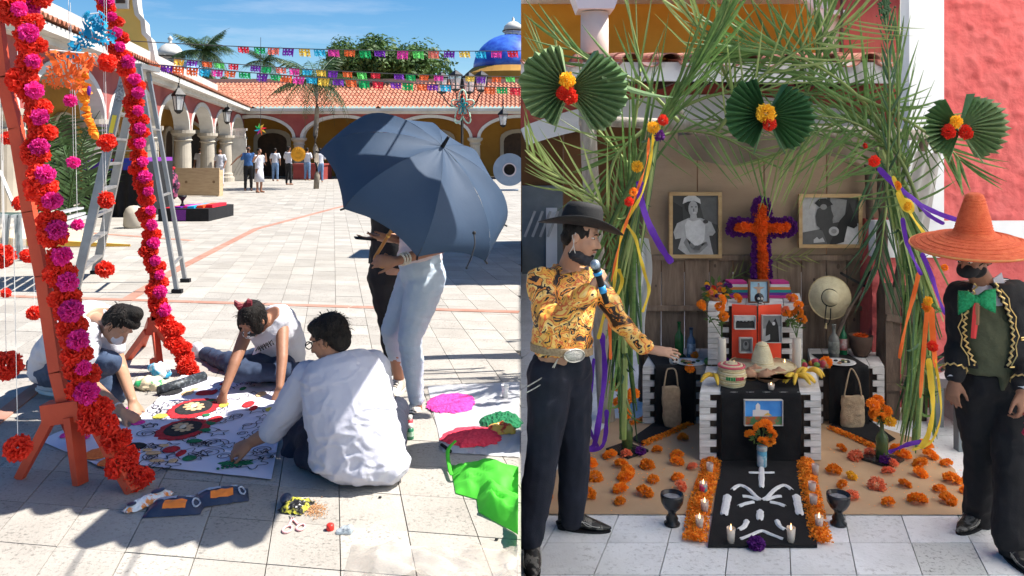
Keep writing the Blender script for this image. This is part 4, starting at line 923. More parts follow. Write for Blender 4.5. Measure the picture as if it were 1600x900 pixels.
# ---- person 1, kneeling at the left
def sneaker(ank,d,root,m=None,name='sneaker',L=.26):
    d=V(d).normalized(); b=B(); s=d.cross(V((0,0,1))).normalized()
    b.caps(ank+d*-.03+V((0,0,-.02)),ank+d*.15+V((0,0,-.04)),.042,.032); b.caps(ank+V((0,0,.01)),ank+d*.06+V((0,0,-.02)),.045,.038)
    o=remesh(b,name,m or white_c,root,.009,1)
    b=B(); c=ank+d*.06+V((0,0,-.075)); b.loft([(c+V((0,0,z)),d*.145,s*.046) for z in (0,.022)],16); b.build('sole',mat('rubber_white',(.7,.7,.68),.7),root)
    for k in range(4):
        b=B(); p=ank+d*(.05+.02*k)+V((0,0,.018-.008*k)); b.tube([p-s*.025,p+V((0,0,.006)),p+s*.025],.003,5); b.build('lace',blackc,root)
def person(name_c,label,group=None): return empty('person',name_c,label,'person',group)
r=person(G(120,625),'person in white T-shirt and jeans crouching at the left, bending over the paper')
pel=W(86,572,5.3);nk=W(150,502,5.0);hc=W(186,507,4.9)
shn,shf=W(136,522,4.83),W(164,500,5.15); eln,wrn=W(142,600,4.78),W(190,642,4.62); elf,wrf=W(190,578,5.1),W(207,626,4.78)
lat=(shf-shn).normalized(); fwd=V((.62,-.25,-.75)); up=V((.75,-.05,.62))
b=B(); torso(b,pel,nk,(V((.25,1,0)),lat),bend=(-.07,.0,.10)); b.caps(nk,hc-V((.03,0,.03)),.052,.05); Ph,Rh=head(b,hc,fwd,up)
limb(b,[shn,eln,wrn],[.050,.040,.027]); limb(b,[shf,elf,wrf],[.050,.040,.027]); hand(b,wrn,V((.7,.1,-.45)),V((.2,-.3,1)),1,30); hand(b,wrf,V((.3,-.35,-.6)),V((.3,-.3,.7)),-1,35)
remesh(b,'body',skin_b,r,.0075,2)
b=B(); torso(b,pel,nk,(V((.25,1,0)),lat),bend=(-.07,.0,.10),w=(.17,.165,.19),d=(.11,.125,.13),g=.016)
for s,e in ((shn,eln),(shf,elf)): b.caps(s,s.lerp(e,.55),.078,.066)
b.ell(nk-V((.02,0,.02)),(.075,.075,.06)); remesh(b,'t_shirt',white_c,r,.011,3,.014,9)
hairblob(Ph,Rh,r,extra=lambda b:(b.ell(Ph(0,-.02,.06),(.075,.08,.07)),b.ell(Ph(.0,.04,.08),(.06,.06,.035),Rh),b.caps(Ph(0,-.05,.05),Ph(0,.02,.12),.06,.05)))
b=B(); b.ell(Ph(0,.06,-.045),(.052,.05,.045),Rh); b.build('face_mask',white_c,r,smooth=True)
kn1,an1=W(166,566,4.85),W(100,608,5.15); kn2,an2=W(182,610,5.05),W(110,600,5.4)
b=B(); b.ell(pel,(.17,.17,.13)); limb(b,[pel+V((.03,-.1,0)),kn1],[.115,.085]); limb(b,[kn1,an1],[.082,.05],); limb(b,[pel+V((.05,.1,-.02)),kn2],[.115,.085]); limb(b,[kn2,an2],[.075,.05])
remesh(b,'jeans',denim,r,.012,2,.012,10)
sneaker(W(90,598,5.2),(-.45,.2,0),r); sneaker(W(80,590,5.5),(-.5,.1,0),r)
b=B(); b.lathe(wrn.lerp(eln,.12),[(.032,-.006),(.034,0),(.032,.006)],14,(wrn-eln).to_track_quat('Z','Y').to_matrix()); b.build('bracelet',white_l,r)
# ---- person 2, girl seated in the middle
r=person(G(420,600),'girl with dark hair and red hair bow in white sleeveless top, reaching to the paper')
pel=W(434,566,5.6);nk=W(414,500,5.35);hc=W(393,500,5.2); shn,shf=W(386,517,5.25),W(441,506,5.38)
e1,w1=W(366,568,5.08),W(350,612,4.98); e2,w2=W(441,560,5.2),W(437,606,5.08)
lat=(shf-shn).normalized(); fwd=V((-.25,-.75,-.6)); up=V((-.15,-.45,.8))
b=B(); torso(b,pel,nk,(V((1,.2,0)),lat),bend=(.10,.05,.03),w=(.16,.13,.16)); b.caps(nk,hc,.05,.05); Ph,Rh=head(b,hc,fwd,up,.97)
limb(b,[shn,e1,w1],[.046,.036,.025]); limb(b,[shf,e2,w2],[.046,.036,.025]); hand(b,w1,V((-.05,-.25,-.8)),V((-.2,-.9,.3)),1,30,L=.17); hand(b,w2,V((-.1,-.3,-.7)),V((.2,-.9,.3)),-1,35,L=.17)
remesh(b,'body',skin_a,r,.0075,2)
b=B(); torso(b,pel,nk,(V((1,.2,0)),lat),bend=(.10,.05,.03),w=(.165,.15,.155),d=(.11,.12,.12),g=.014); b.ell(pel+V((.03,0,.06)),(.17,.15,.12)); remesh(b,'sleeveless_top',white_c,r,.011,3,.012,10)
for k in range(6):
    b=B(); p=W(404+k*4,545-k*2,5.16)+V((0,-.06,.0)); b.tube([p,p+V((.02,-.005,.03)),p+V((.035,0,.0))],.004,4); b.build('print_stroke',blackc,r)
def ex(b): b.ell(Ph(0,-.02,.085),(.05,.05,.035),Rh); b.ell(Ph(0,-.06,-.05),(.06,.05,.07),Rh); b.ell(Ph(.05,.02,-.01),(.03,.06,.08),Rh); b.ell(Ph(-.05,.02,-.01),(.03,.06,.08),Rh)
hairblob(Ph,Rh,r,1.05,extra=ex)
bow=mat('dark_red_ribbon',(.16,.01,.02),.6)
for k in (-1,1):
    b=B(); c=W(380,478,5.1); b.loft([(c,V((.004,0,0)),V((0,.01,.008))),(c+V((k*.03,0,.012*k+.01)),V((0,.02,0)),V((0,0,.028))),(c+V((k*.055,0,.02)),V((0,.012,0)),V((0,0,.02)))],8); b.build('hair_bow',bow,r)
b=B(); b.ell(Ph(0,.06,-.05),(.05,.048,.043),Rh); b.build('face_mask',mat('skull_print_mask',(.7,.7,.7),.8,(.03,.03,.03),30,lo=.48,hi=.52),r,smooth=True)
b=B(); b.ell(pel,(.19,.18,.12)); limb(b,[pel+V((-.08,0,0)),W(352,566,5.8),W(322,553,6.1)],[.11,.075,.05]); limb(b,[pel+V((0,-.08,0)),W(372,578,5.25),W(440,585,5.3)],[.115,.08,.05]); limb(b,[pel+V((.02,-.1,0)),W(450,580,5.3)],[.11,.07])
remesh(b,'jeans',mat('navy_denim',(.018,.03,.065),.85,(.03,.05,.10),14,bump=.3,bs=200),r,.012,2,.012,10)
sneaker(W(308,545,6.15),(-.6,.25,0),r); sneaker(W(452,583,5.3),(.6,-.1,0),r)
# ---- person 3, man in white shirt seen from behind
r=person(G(560,755),'man with glasses in white long sleeved shirt sitting with his back to the camera')
pel=W(560,715,3.86);nk=W(528,556,3.98);hc=W(513,527,3.96); sl,sr=W(476,590,3.98),W(588,574,4.12)
el,wr=W(436,668,4.0),W(394,690,4.05)
lat=(sr-sl).normalized(); fwd=V((-.86,.30,-.38)); up=V((-.30,.1,.92))
b=B(); torso(b,pel,nk,(V((1,.15,0)),lat),w=(.2,.17,.18),d=(.14,.13,.12),bend=(.02,-.04,0)); b.caps(nk-V((0,0,.04)),hc-V((0,0,.03)),.062,.058); Ph,Rh=head(b,hc,fwd,up,1.02)
limb(b,[sl,el,wr],[.06,.046,.03]); hand(b,wr,V((-.75,-.05,-.35)),V((-.2,-.5,.8)),-1,42,L=.19,thumb=30); limb(b,[sr,W(600,650,4.3),W(560,660,4.6)],[.055,.045,.03]); hand(b,W(560,660,4.6),V((-.6,.4,-.4)),V((0,0,1)),1,30)
remesh(b,'body',skin_a,r,.0075,2)
b=B(); torso(b,pel-V((0,0,.0)),nk-V((0,0,.01)),(V((1,.12,0)),lat),w=(.215,.205,.19),d=(.18,.16,.13),g=.012,bend=(.03,-.06,0)); b.ell(pel+V((.02,-.02,-.0)),(.222,.18,.105)); b.ell(pel+V((.12,-.03,-.02)),(.13,.13,.09)); b.caps(sl+V((.02,0,0)),sl.lerp(el,.6),.088,.078); b.caps(sl.lerp(el,.6),el+(wr-el)*.25,.078,.062); b.caps(sr-V((.02,0,0)),sr.lerp(W(600,650,4.3),.9),.092,.075)
for k in range(10):
    a=2*pi*k/10; b.caps(nk+V((.058*cos(a),.055*sin(a),-.015)),nk+V((.064*cos(a+.63),.060*sin(a+.63),-.015)),.019,.019)
b.ell(nk-V((0,0,.05)),(.085,.08,.05)); wshirt=mat('white_shirt',(.58,.58,.66),.8,(.54,.54,.62),2,bump=.2,bs=50,trans=.15)
def foldf(co):
    q=co; n=noise.noise(V((q.x*4+q.z*3,q.y*4,q.z*7)))+.45*noise.noise(V((q.x*11-q.z*6,q.y*11,q.z*5+3))); low=max(0,min(1,(.24-q.z)/.24))
    rad=V((q.x-pel.x,q.y-pel.y,0)); rad=rad.normalized() if rad.length>.01 else V((0,0,0))
    w1=noise.noise(V((q.x*7-q.z*5+9,q.y*7,q.z*10+q.x*4))); w2=noise.noise(V((q.x*3+q.z*12,q.y*3,q.z*9-q.x*8))); ridge=(max(0,1-abs(w1)*5)**1.5)*.007+(max(0,1-abs(w2)*6)**1.5)*.006
    return co+rad*(.010*n+ridge+low*.006*sin(atan2(rad.y,rad.x)*13+5*n))
remesh(b,'shirt',wshirt,r,.0085,2,.0015,24,fn=foldf)
hairblob(Ph,Rh,r,1.03,extra=lambda b:(b.ell(Ph(0,.01,.07),(.07,.08,.04),Rh),b.ell(Ph(0,-.06,-.045),(.062,.045,.045),Rh)))
b=B()
for k in (-1,1):
    b=B(); pts=[Ph(k*.033+.026*cos(a),.097,-.002+.018*sin(a)) for a in [2*pi*i/14 for i in range(15)]]; b.tube(pts,.0028,5); b.build('glasses_rim',blackc,r); b=B(); b.tube([Ph(k*.06,.095,.003),Ph(k*.08,.05,.008),Ph(k*.082,-.01,.005)],.003,5); b.build('glasses_temple',blackc,r)
b=B(); b.tube([Ph(-.008,.1,.0),Ph(.008,.1,0)],.0025,5); b.build('glasses_bridge',blackc,r)
dk=mat('dark_trousers',(.012,.015,.03),.85,(.02,.025,.045),8,bump=.3,bs=100)
b=B(); limb(b,[pel+V((-.12,.05,0)),W(462,672,4.35),W(455,725,4.15)],[.12,.075,.055]); limb(b,[pel+V((.1,.1,0)),W(618,640,4.5),W(560,680,4.7)],[.12,.075,.055]); b.ell(pel+V((0,.05,-.02)),(.2,.17,.10)); b.caps(pel+V((-.17,.02,-.03)),W(478,715,4.0),.07,.06); remesh(b,'trousers',dk,r,.013,2,.01,9)
# ---- person 4, standing with the umbrella
r=person(G(640,672),'woman in light blue jeans and pale top standing under the navy umbrella')
pel=W(658,428,4.95);nk=W(655,285,4.9);hc=W(640,252,4.95); sh=W(668,312,4.78);el=W(688,386,4.78);wr=W(620,408,4.50); sh2=W(640,312,5.05); el2=W(650,380,5.1); wr2=W(612,372,4.9)
b=B(); torso(b,pel,nk,V((.25,-1,0)),w=(.16,.125,.165),d=(.115,.095,.11)); b.caps(nk,hc,.05,.05); Ph,Rh=head(b,hc,V((-.8,.3,-.3)),V((0,0,1)),.97)
limb(b,[sh,el,wr],[.048,.040,.026]); limb(b,[sh2,el2,wr2],[.045,.036,.026]); hand(b,wr,V((-1,-.05,.03)),V((.05,-1,.25)),-1,30,L=.175,curls=(22,26,30,34),thumb=38); hand(b,wr2,V((-.9,.0,.0)),V((0,-.3,-.9)),1,20,L=.17)
k1=W(640,528,4.88);a1=W(651,640,4.9);k2=W(612,515,5.05);a2=W(624,596,5.3); h1=pel+V((.01,-.07,-.04)); h2=pel+V((-.05,.08,-.04))
limb(b,[h1,k1,a1],[.085,.05,.036]); limb(b,[h2,k2,a2],[.085,.05,.036])
remesh(b,'body',skin_a,r,.008,2)
b=B(); b.ell(pel+V((.0,0,.05)),(.14,.18,.13)); b.ell(pel+V((.045,-.02,-.02)),(.115,.15,.12)); b.ell(pel+V((-.02,.02,.03)),(.12,.15,.10)); limb(b,[h1+V((.02,0,-.02)),k1,a1+V((0,0,.06))],[.118,.075,.048],bulge=.03); limb(b,[h2,k2,a2+V((0,0,.05))],[.112,.07,.045]); b.caps(k1.lerp(a1,.3)+V((.012,0,0)),k1.lerp(a1,.5)+V((.008,0,0)),.064,.056); b.caps(pel,pel+V((-.01,0,.12)),.135,.12)
remesh(b,'jeans',lightd,r,.010,4,.004,13,stretch=(1,1,2.4))
b=B(); torso(b,pel+V((0,0,.09)),nk,V((.25,-1,0)),w=(.14,.13,.165),d=(.115,.105,.115),g=.015); b.caps(pel+V((-.01,0,.10)),pel+V((0,0,.24)),.140,.132); b.ell(pel+V((-.01,0,.12)),(.14,.175,.10)); b.caps(sh,sh.lerp(el,.45),.065,.058); b.caps(sh2,sh2.lerp(el2,.45),.06,.055)
remesh(b,'top',mat('pale_pink_cotton',(.72,.60,.60),.85,(.66,.54,.55),3),r,.011,2,.008,12)
hairblob(Ph,Rh,r)
for k in range(3):
    b=B(); q=wr.lerp(el,.10+.06*k); R_=(wr-el).to_track_quat('Z','Y').to_matrix(); b.lathe(q,[(.034,-.005),(.039,0),(.034,.005)],14,R_); b.build('bracelet',mat('ivory_bead',(.6,.5,.36),.5,(.75,.72,.65),60),r)
sneaker(a1+V((-.01,0,-.0)),(-.15,-1,0),r,mat('cream_leather',(.62,.56,.48),.6)); sneaker(a2,(-.2,-1,0),r,mat('cream_leather',(.62,.56,.48),.6))
b=B(); b.bar(W(663,412,4.80),W(688,404,4.84),.003,.05); b.build('pocket',lightd,r)
# ---- person 5 behind her, in black, holding a phone
r=person(G(606,560),'person in black clothes behind the woman with the umbrella, holding out a phone'); Yb=5.6
pel=W(607,425,Yb);nk=W(612,300,Yb);hc=W(612,268,Yb)
b=B(); torso(b,pel,nk,V((.6,-.8,0))); b.caps(nk,hc,.05,.05); Ph,Rh=head(b,hc,V((-.8,-.2,-.2)),V((0,0,1)),.97)
limb(b,[W(616,325,Yb-.15),W(628,372,Yb-.3),W(598,372,Yb-.6)],[.045,.038,.026]); hand(b,W(598,372,Yb-.6),V((-.9,-.2,-.0)),V((0,-.2,-1)),1,12,L=.18)
limb(b,[pel+V((-.05,0,0)),W(607,510,Yb),W(610,575,Yb)],[.08,.05,.036]); limb(b,[pel+V((.05,.05,0)),W(614,510,Yb+.1),W(618,570,Yb+.1)],[.08,.05,.036])
remesh(b,'body',skin_b,r,.009,2)
b=B(); b.caps(pel,pel+V((0,0,.1)),.14,.13); limb(b,[pel+V((-.04,0,-.02)),W(606,505,Yb),W(610,565,Yb)],[.115,.065,.045]); limb(b,[pel+V((.04,.05,-.02)),W(614,505,Yb+.1),W(618,560,Yb+.1)],[.115,.065,.045]); remesh(b,'trousers',blackc,r,.012,2,.008,10)
b=B(); torso(b,pel+V((0,0,.05)),nk,V((.6,-.8,0)),g=.018); b.caps(W(616,325,Yb-.15),W(624,355,Yb-.25),.062,.056); remesh(b,'shirt',blackc,r,.012,2,.008,10); hairblob(Ph,Rh,r)
for a_ in (W(610,578,Yb),W(618,572,Yb+.1)): sneaker(a_+V((0,0,.02)),(-.3,-1,0),r,blackc)
c=W(571,373,Yb-.66); b=B(); b.box(c,(.13,.07,.009),RY(8)@RZ(20)); b.build('phone_body',blackc,None,'dark phone held flat in the hand beside the umbrella handle','phone')
# ---- the umbrella
um=mat('umbrella_navy',(.016,.042,.088),.7,(.024,.053,.105),1.5,bump=.05,bs=60,trans=.12,spec=.5)
C=W(650,297,4.45); ax=V((.50,-.423,.758)).normalized(); e1=V((.845,0,-.534)); e1=(e1-ax*e1.dot(ax)).normalized(); e2=ax.cross(e1).normalized()
if e2.y>0: e2=-e2
R0=.572; Dp=.32; apex=C+ax*Dp
t=empty('umbrella',W(580,440,4.5),'large open navy blue umbrella tilted toward the camera with a wooden crook handle','umbrella')
def surf(th,s,mid):
    rr=R0*sin(s*pi/2*.96)/sin(pi/2*.96)*(1-.085*mid*s); h=Dp*(1-(1-cos(s*pi/2*.96))/(1-cos(pi/2*.96)))
    return C+e1*cos(th)*rr+e2*sin(th)*rr+ax*(h-.030*mid*sin(s*pi)**1)+ax*(.045*mid*s**3)
for k in range(8):
    t0=radians(22.5+45*k); b=B()
    def fn(u,v):
        th=t0+radians(45)*u; mid=1-(2*u-1)**2; p=surf(th,v,mid); return p+ax*.004*noise.noise(V((u*4+k,v*6,0)))
    b.grid(fn,12,16); b.build('canopy_panel',um,t,smooth=True)
    b=B(); b.tube([surf(t0,v/12,0)-ax*.006 for v in range(13)],.0028,5); b.build('rib',cord,t)
    b=B(); q=surf(t0,1,0); b.tube([q-(q-C).normalized()*.01,q+(q-C).normalized()*.018-ax*.004],.005,6); b.build('rib_tip',iron,t)
    b=B(); b.tube([C-ax*.12+(e1*cos(t0)+e2*sin(t0))*.01,surf(t0,.55,0)-ax*.01],.003,5); b.build('stretcher',iron,t)
hd=C-ax*.60; bamb=mat('bamboo',(.48,.22,.05),.4,(.38,.16,.035),20)
b=B(); b.tube([apex-ax*.01,C-ax*.28],.007,8); b.build('shaft',iron,t)
b=B(); b.tube([apex-ax*.005,apex+ax*.07],[.012,.008],8); b.build('ferrule',iron,t)
b=B(); pts=[C-ax*.28,C-ax*.38,C-ax*.46,C-ax*.53]; c0=pts[-1]; d=-ax; sv=(V((1,0,-.2))-d*V((1,0,-.2)).dot(d)).normalized()
for i in range(1,13):
    a=i/12*radians(280); pts.append(c0+sv*.045*(1-cos(a))+d*.045*sin(a)) 
b.tube(pts,.0105,8); b.build('crook_handle',bamb,t,smooth=True)
b=B(); b.tube([C-ax*.35,C-ax*.36],.014,8); b.build('handle_band',mat('brass',(.6,.42,.12),.3,metal=1),t)
q=surf(radians(22.5+20),.93,1); b=B(); b.tube(smooth_pts([W(740,362,q.y-.03),W(742,380,q.y-.05),W(737,400,q.y-.06),W(729,418,q.y-.05)],4),.004,5); b.build('tie_strap',cord,t)
b=B(); b.ell(W(741,364,q.y-.03),.010); b.ell(W(729,419,q.y-.05),.006); b.build('strap_button',iron,t)
# ================================================================ things on the plaza floor
paper=mat('drawing_paper',(.68,.66,.74),.8,(.64,.62,.70),2)
def sheet(name,pts,z,m,label,cat,th=.0015,nu=14,nv=14,wob=.0):
    a,b_,c,d=[G(*p) for p in pts]; b=B()
    def fn(u,v):
        p=a.lerp(b_,u).lerp(d.lerp(c,u),v); e=min(u,v,1-u,1-v); return V((p.x,p.y,z+wob*max(0,noise.noise(V((u*6,v*6,1))))*(1 if e<.15 else .2)))
    b.grid(fn,nu,nv); b.grid(lambda u,v:fn(1-u,v)-V((0,0,th)),nu,nv)
    return b.build(name,m,None,label,cat)
dr=empty('drawing_sheet',G(300,670),'large white paper sheet with coloured sawdust flowers and outlined patterns on the plaza','paper')
def sh2(pts,z,name):
    a,b_,c,d=[G(*p) for p in pts]; b=B()
    def fn(u,v):
        p=a.lerp(b_,u).lerp(d.lerp(c,u),v); e=min(u,v,1-u,1-v); return V((p.x,p.y,z+.012*max(0,noise.noise(V((u*5,v*5,z*99))))*(1 if e<.12 else .12)))
    b.grid(fn,20,20); b.build(name,paper,dr)
sh2([(150,722),(424,752),(452,604),(284,588)],.010,'sheet'); sh2([(62,690),(190,745),(260,690),(150,652)],.006,'sheet')
def stuffm(name,c,c2): return mat(name,c,.95,c2,60,bump=.8,bs=200)
SD={'R':stuffm('sawdust_red',(.42,.012,.02),(.6,.03,.04)),'K':stuffm('sawdust_black',(.008,.008,.01),(.03,.03,.03)),'T':stuffm('sawdust_tan',(.62,.40,.2),(.75,.52,.3)),'G':stuffm('sawdust_green',(.01,.13,.05),(.02,.22,.09)),
 'M':stuffm('sawdust_magenta',(.75,.03,.28),(.85,.08,.4)),'Y':stuffm('sawdust_yellow',(.6,.5,.05),(.7,.6,.1)),'W':stuffm('sawdust_cream',(.8,.68,.5),(.85,.78,.62)),'O':stuffm('sawdust_orange',(.8,.16,.03),(.9,.25,.06)),'C':stuffm('sawdust_coral',(.78,.03,.07),(.9,.07,.12))}
def patch(px,py,rx,ry,k,lobes=0,z=.013,h=.004,la=.12,parent=None,rot=0,name='sawdust_patch'):
    c=G(px,py); sx=rx*c.y/F; y1=G(px,py-ry).y; y2=G(px,py+ry).y; sy=(y1-y2)/2; b=B(); n=36; P=[V((0,0,z+h+.002))]; Fc=[]
    for ring,(q,hh) in enumerate(((.55,h+.001),(.9,h),(1,0))):
        for i in range(n):
            a=2*pi*i/n; r=q*(1+(la*abs(sin(a*lobes/2))-la/2 if lobes else .08*noise.noise(V((cos(a)*1.5+px,sin(a)*1.5,py)))) +.02*random.uniform(-1,1)); x,y=cos(a)*r*sx,sin(a)*r*sy
            if rot: x,y=x*cos(rot)-y*sin(rot),x*sin(rot)+y*cos(rot)
            P.append(V((x,y,z+hh*random.uniform(.7,1.2))))
    for i in range(n):
        j=(i+1)%n; Fc+=[(0,1+i,1+j),(1+i,1+n+i,1+n+j,1+j),(1+n+i,1+2*n+i,1+2*n+j,1+n+j)]
    b.add([p+V((c.x,c.y,0)) for p in P],Fc); return b.build(name,SD[k],parent or dr)
for cx_,cy_,rx,ry in ((303,641,37,16),(286,674,38,17)):
    patch(cx_,cy_,rx,ry,'R',14,.013); patch(cx_,cy_,rx*.72,ry*.72,'K',0,.018); 
    c=G(cx_,cy_)
    for i in range(9):
        a=2*pi*i/9+.2; s=cx_+rx*.3*cos(a); q=cy_+ry*.3*sin(a); patch(s,q,rx*.17,ry*.09,'T',0,.0235,.002,rot=-a*.9)
    patch(cx_,cy_,rx*.12,ry*.16,'W',0,.026)
for a in ((267,615,17,6,'K'),(208,702,19,7,'K'),(206,641,10,4,'M'),(208,652,9,4,'M'),(216,664,10,4,'M'),(250,654,11,4,'Y'),(293,617,9,4,'T'),(304,611,6,2,'T'),(320,617,14,4,'R'),(333,616,6,4,'R'),(336,659,11,6,'R'),(330,630,7,3,'G'),(322,652,6,2,'G'),(327,665,10,3,'G'),(318,676,11,3,'G'),(304,693,12,3,'G'),(268,706,13,5,'R'),(283,712,7,5,'R'),(296,720,11,4,'G'),(240,712,12,3,'T'),(230,707,8,2,'T'),(245,724,12,2,'T'),(270,724,7,3,'T'),(256,700,8,2,'T'),
  (388,635,9,5,'R'),(396,641,6,4,'R'),(350,636,7,4,'Y'),(408,619,8,4,'T'),(421,643,6,3,'Y'),(384,700,8,2,'G'),(368,728,28,3,'G'),(352,603,9,2,'R'),(380,610,5,3,'G'),(105,682,8,6,'M'),(120,686,7,5,'M'),(132,688,6,5,'M'),(155,712,22,10,'O'),(168,726,14,7,'O')): patch(*a)
ink=mat('ink_line',(.015,.015,.02),.7)
b=B(); rnd=random.Random(3)
def inkline(pts,w=.0028,z=.0155):
    for a,c in zip(pts,pts[1:]):
        d=c-a
        if d.length<1e-5: continue
        n=V((-d.y,d.x,0)).normalized()*w; b.add([V((q.x,q.y,z)) for q in (a-n,c-n,c+n,a+n)],[(0,1,2,3)])
for k in range(95):
    px,py=rnd.uniform(215,430),rnd.uniform(603,735)
    if px<215+(735-py)*.2 or px>452-(py-604)*.15: continue
    kind=rnd.random(); c=G(px,py); R_=rnd.uniform(.03,.075)
    if kind<.35: inkline([c+V((R_*cos(a)*(1-a/16),R_*sin(a)*(1-a/16),0)) for a in [i*.35 for i in range(30)]])
    elif kind<.6: inkline([c+V((R_*.9*cos(a)*(1+.3*cos(5*a)),R_*.9*sin(a)*(1+.3*cos(5*a)),0)) for a in [i*2*pi/40 for i in range(41)]])
    elif kind<.8:
        a0=rnd.uniform(0,6); d=V((cos(a0),sin(a0),0)); n=V((-d.y,d.x,0))
        for s in (-1,1): inkline([c+d*(R_*1.6*t)+n*s*R_*.5*sin(pi*t) for t in [i/12 for i in range(13)]])
    else:
        inkline([c+V((R_*cos(a)*(1 if i%2 else .45),R_*sin(a)*(1 if i%2 else .45),0)) for i,a in enumerate([j*2*pi/10 for j in range(11)])])
b.build('ink_outlines',ink,dr,kind='stuff')
# little leaf sprigs near the front edge
b=B()
for i in range(14):
    p=G(343+i*3.6,735-i*.6); b.ell(V((p.x,p.y+(.02 if i%2 else -.02),.017)),(.016,.008,.003),RZ(60 if i%2 else -60),8,4)
b.build('leaf_sprig',SD['G'],dr)
# sawdust bags behind the paper, dark roll
cl=mat('clear_bag',(.86,.88,.9),.15,alpha=.4)
def crumple(name,c,size,m,label,cat,seed=0,group=None,vox=.012,amp=.03,fs=9,R=None,parent=None):
    r=parent or empty(name,c,label,cat,group); b=B(); b.ell(V(c)+V((0,0,size[2]*.45)),size,R,18,10); o=remesh(b,name+'_skin',m,r,vox,0,amp,fs); 
    for v in o.data.vertices:
        if v.co.z<.002-c[2]: v.co.z=.002-c[2]
    o.data.polygons.foreach_set('use_smooth',[False]*len(o.data.polygons)); return r
r=crumple('sawdust_bag',G(235,606),(.13,.10,.06),mat('bag_green_mix',(.03,.35,.12),.35,(.72,.62,.42),12,lo=.42,hi=.5),'plastic bags of green and cream sawdust behind the drawing sheet','bag')
c=G(250,592); b=B(); b.ell(c+V((0,0,.06)),(.08,.05,.06)); remesh(b,'blue_white_wrap',mat('wrap_blue_white',(.03,.35,.6),.3,(.75,.78,.8),14,lo=.45,hi=.55),r,.012,0,.03,14)
b=B(); b.tube([G(250,618)+V((0,0,.03)),G(318,596)+V((0,0,.03))],[.035,.04],12); b.build('sawdust_roll',mat('dark_speckle',(.02,.025,.03),.5,(.12,.14,.16),40,lo=.5,hi=.62),None,'dark speckled roll lying along the back edge of the drawing sheet','roll',smooth=True)
# packs
def lett(txt,size,loc,R,m,parent,name='lettering',ext=.001):
    cu=bpy.data.curves.new(name,'FONT'); cu.body=txt; cu.size=size; cu.align_x='CENTER'; cu.align_y='CENTER'; cu.extrude=ext; cu.resolution_u=2
    o=link(bpy.data.objects.new('tmp',cu)); dg=bpy.context.evaluated_depsgraph_get(); me=bpy.data.meshes.new_from_object(o.evaluated_get(dg)); bpy.data.objects.remove(o)
    me.materials.clear(); me.materials.append(m); me.transform(Matrix.Translation(V(loc)-WL[parent])@R.to_4x4()); o=link(bpy.data.objects.new(name,me)); o.parent=parent; WL[o]=V(loc); return o
navyp=mat('navy_pack',(.025,.035,.07),.35,(.05,.06,.10),9); orangep=mat('orange_label',(.85,.22,.03),.5); greyp=mat('grey_label',(.42,.46,.55),.5,(.3,.34,.42),60)
def pack(c,ang,L,Wd,label):
    R=RZ(ang); r=empty('paint_pack',c,label,'package','dark packs on the plaza floor'); b=B()
    def fn(u,v):
        x=(u-.5)*L; y=(v-.5)*Wd; h=.045*(1-(2*abs(u-.5))**4)*(1-(2*abs(v-.5))**3)+.006*noise.noise(V((u*9,v*7,ang))); return V(c)+R@V((x,y,.004+max(0,h)))
    b.grid(fn,22,14); b.build('pack_body',navyp,r,smooth=True)
    def lab(u0,u1,v0,v1,m,name):
        b=B(); b.grid(lambda u,v:fn(u0+u*(u1-u0),v0+v*(v1-v0))+V((0,0,.0025)),8,5); b.build(name,m,r)
    lab(.10,.50,.50,.88,greyp,'grey_label'); lab(.32,.72,.12,.40,orangep,'orange_label'); lab(.66,.80,.55,.85,mat('pale_label',(.6,.65,.7),.5,(.1,.12,.2),50),'small_label')
    b=B(); b.tube([fn(.88+.06*cos(a),.35+.18*sin(a))+V((0,0,.006)) for a in [i*2*pi/14 for i in range(15)]],.004,5); b.build('ring_mark',greyp,r)
    return r
pack(G(275,796),8,.24,.15,'dark navy pack with orange label lying left of its twin on the plaza'); pack(G(345,780),20,.24,.14,'dark navy pack with orange label lying right of its twin, tilted')
c=G(232,786); r=empty('sweet_packet',c,'crumpled orange, white and blue packet lying left of the two dark packs','package')
b=B(); R=RZ(62); b.grid(lambda u,v:c+R@V(((u-.5)*.24,(v-.5)*.085*(1-.5*abs(2*u-1)**3),.006+.03*(1-(2*u-1)**4)*(1-(2*v-1)**2)+.008*noise.noise(V((u*12,v*9,0))))),20,10)
b.build('packet_body',mat('packet_print',(.85,.28,.05),.35,(.75,.78,.8),22,lo=.45,hi=.52),r); b=B(); b.ell(c+R@V((-.085,0,.03)),(.022,.018,.006),R); b.build('blue_emblem',navyp,r,smooth=True); b=B(); b.ell(c+R@V((.05,.0,.038)),(.035,.022,.006),R); b.build('blue_emblem',navyp,r,smooth=True)
c=G(463,794); r=empty('sawdust_packet',c,'black and yellow open packet spilling brown grains beside the pink scissors','package')
b=B(); R=RZ(-15); b.grid(lambda u,v:c+R@V(((u-.5)*.12,(v-.5)*.13,.006+.028*(1-(2*u-1)**4)*(1-(2*v-1)**4)+.012*noise.noise(V((u*8,v*8,3))))),16,16); b.build('packet_body',mat('packet_black_yellow',(.012,.012,.012),.3,(.45,.42,.05),18,lo=.5,hi=.56),r)
b=B(); b.ell(c+V((-.055,.03,.03)),(.025,.04,.02)); b.build('blue_fold',navyp,r,smooth=True)
b=B()
for i in range(340):
    q=G(492+random.gauss(0,9),797+random.gauss(0,6)); q.z=.004+.012*math.exp(-((q.x-G(492,797).x)**2+(q.y-G(492,797).y)**2)/.0009)*random.random(); s=.0022
    b.box(q,(s*2,s,s*1.5),RZ(random.uniform(0,180)))
b.build('spilled_grains',mat('brown_grain',(.42,.2,.08),.9,(.6,.35,.18),80),None,'small spill of brown grains beside the open black packet','grains',kind='stuff')
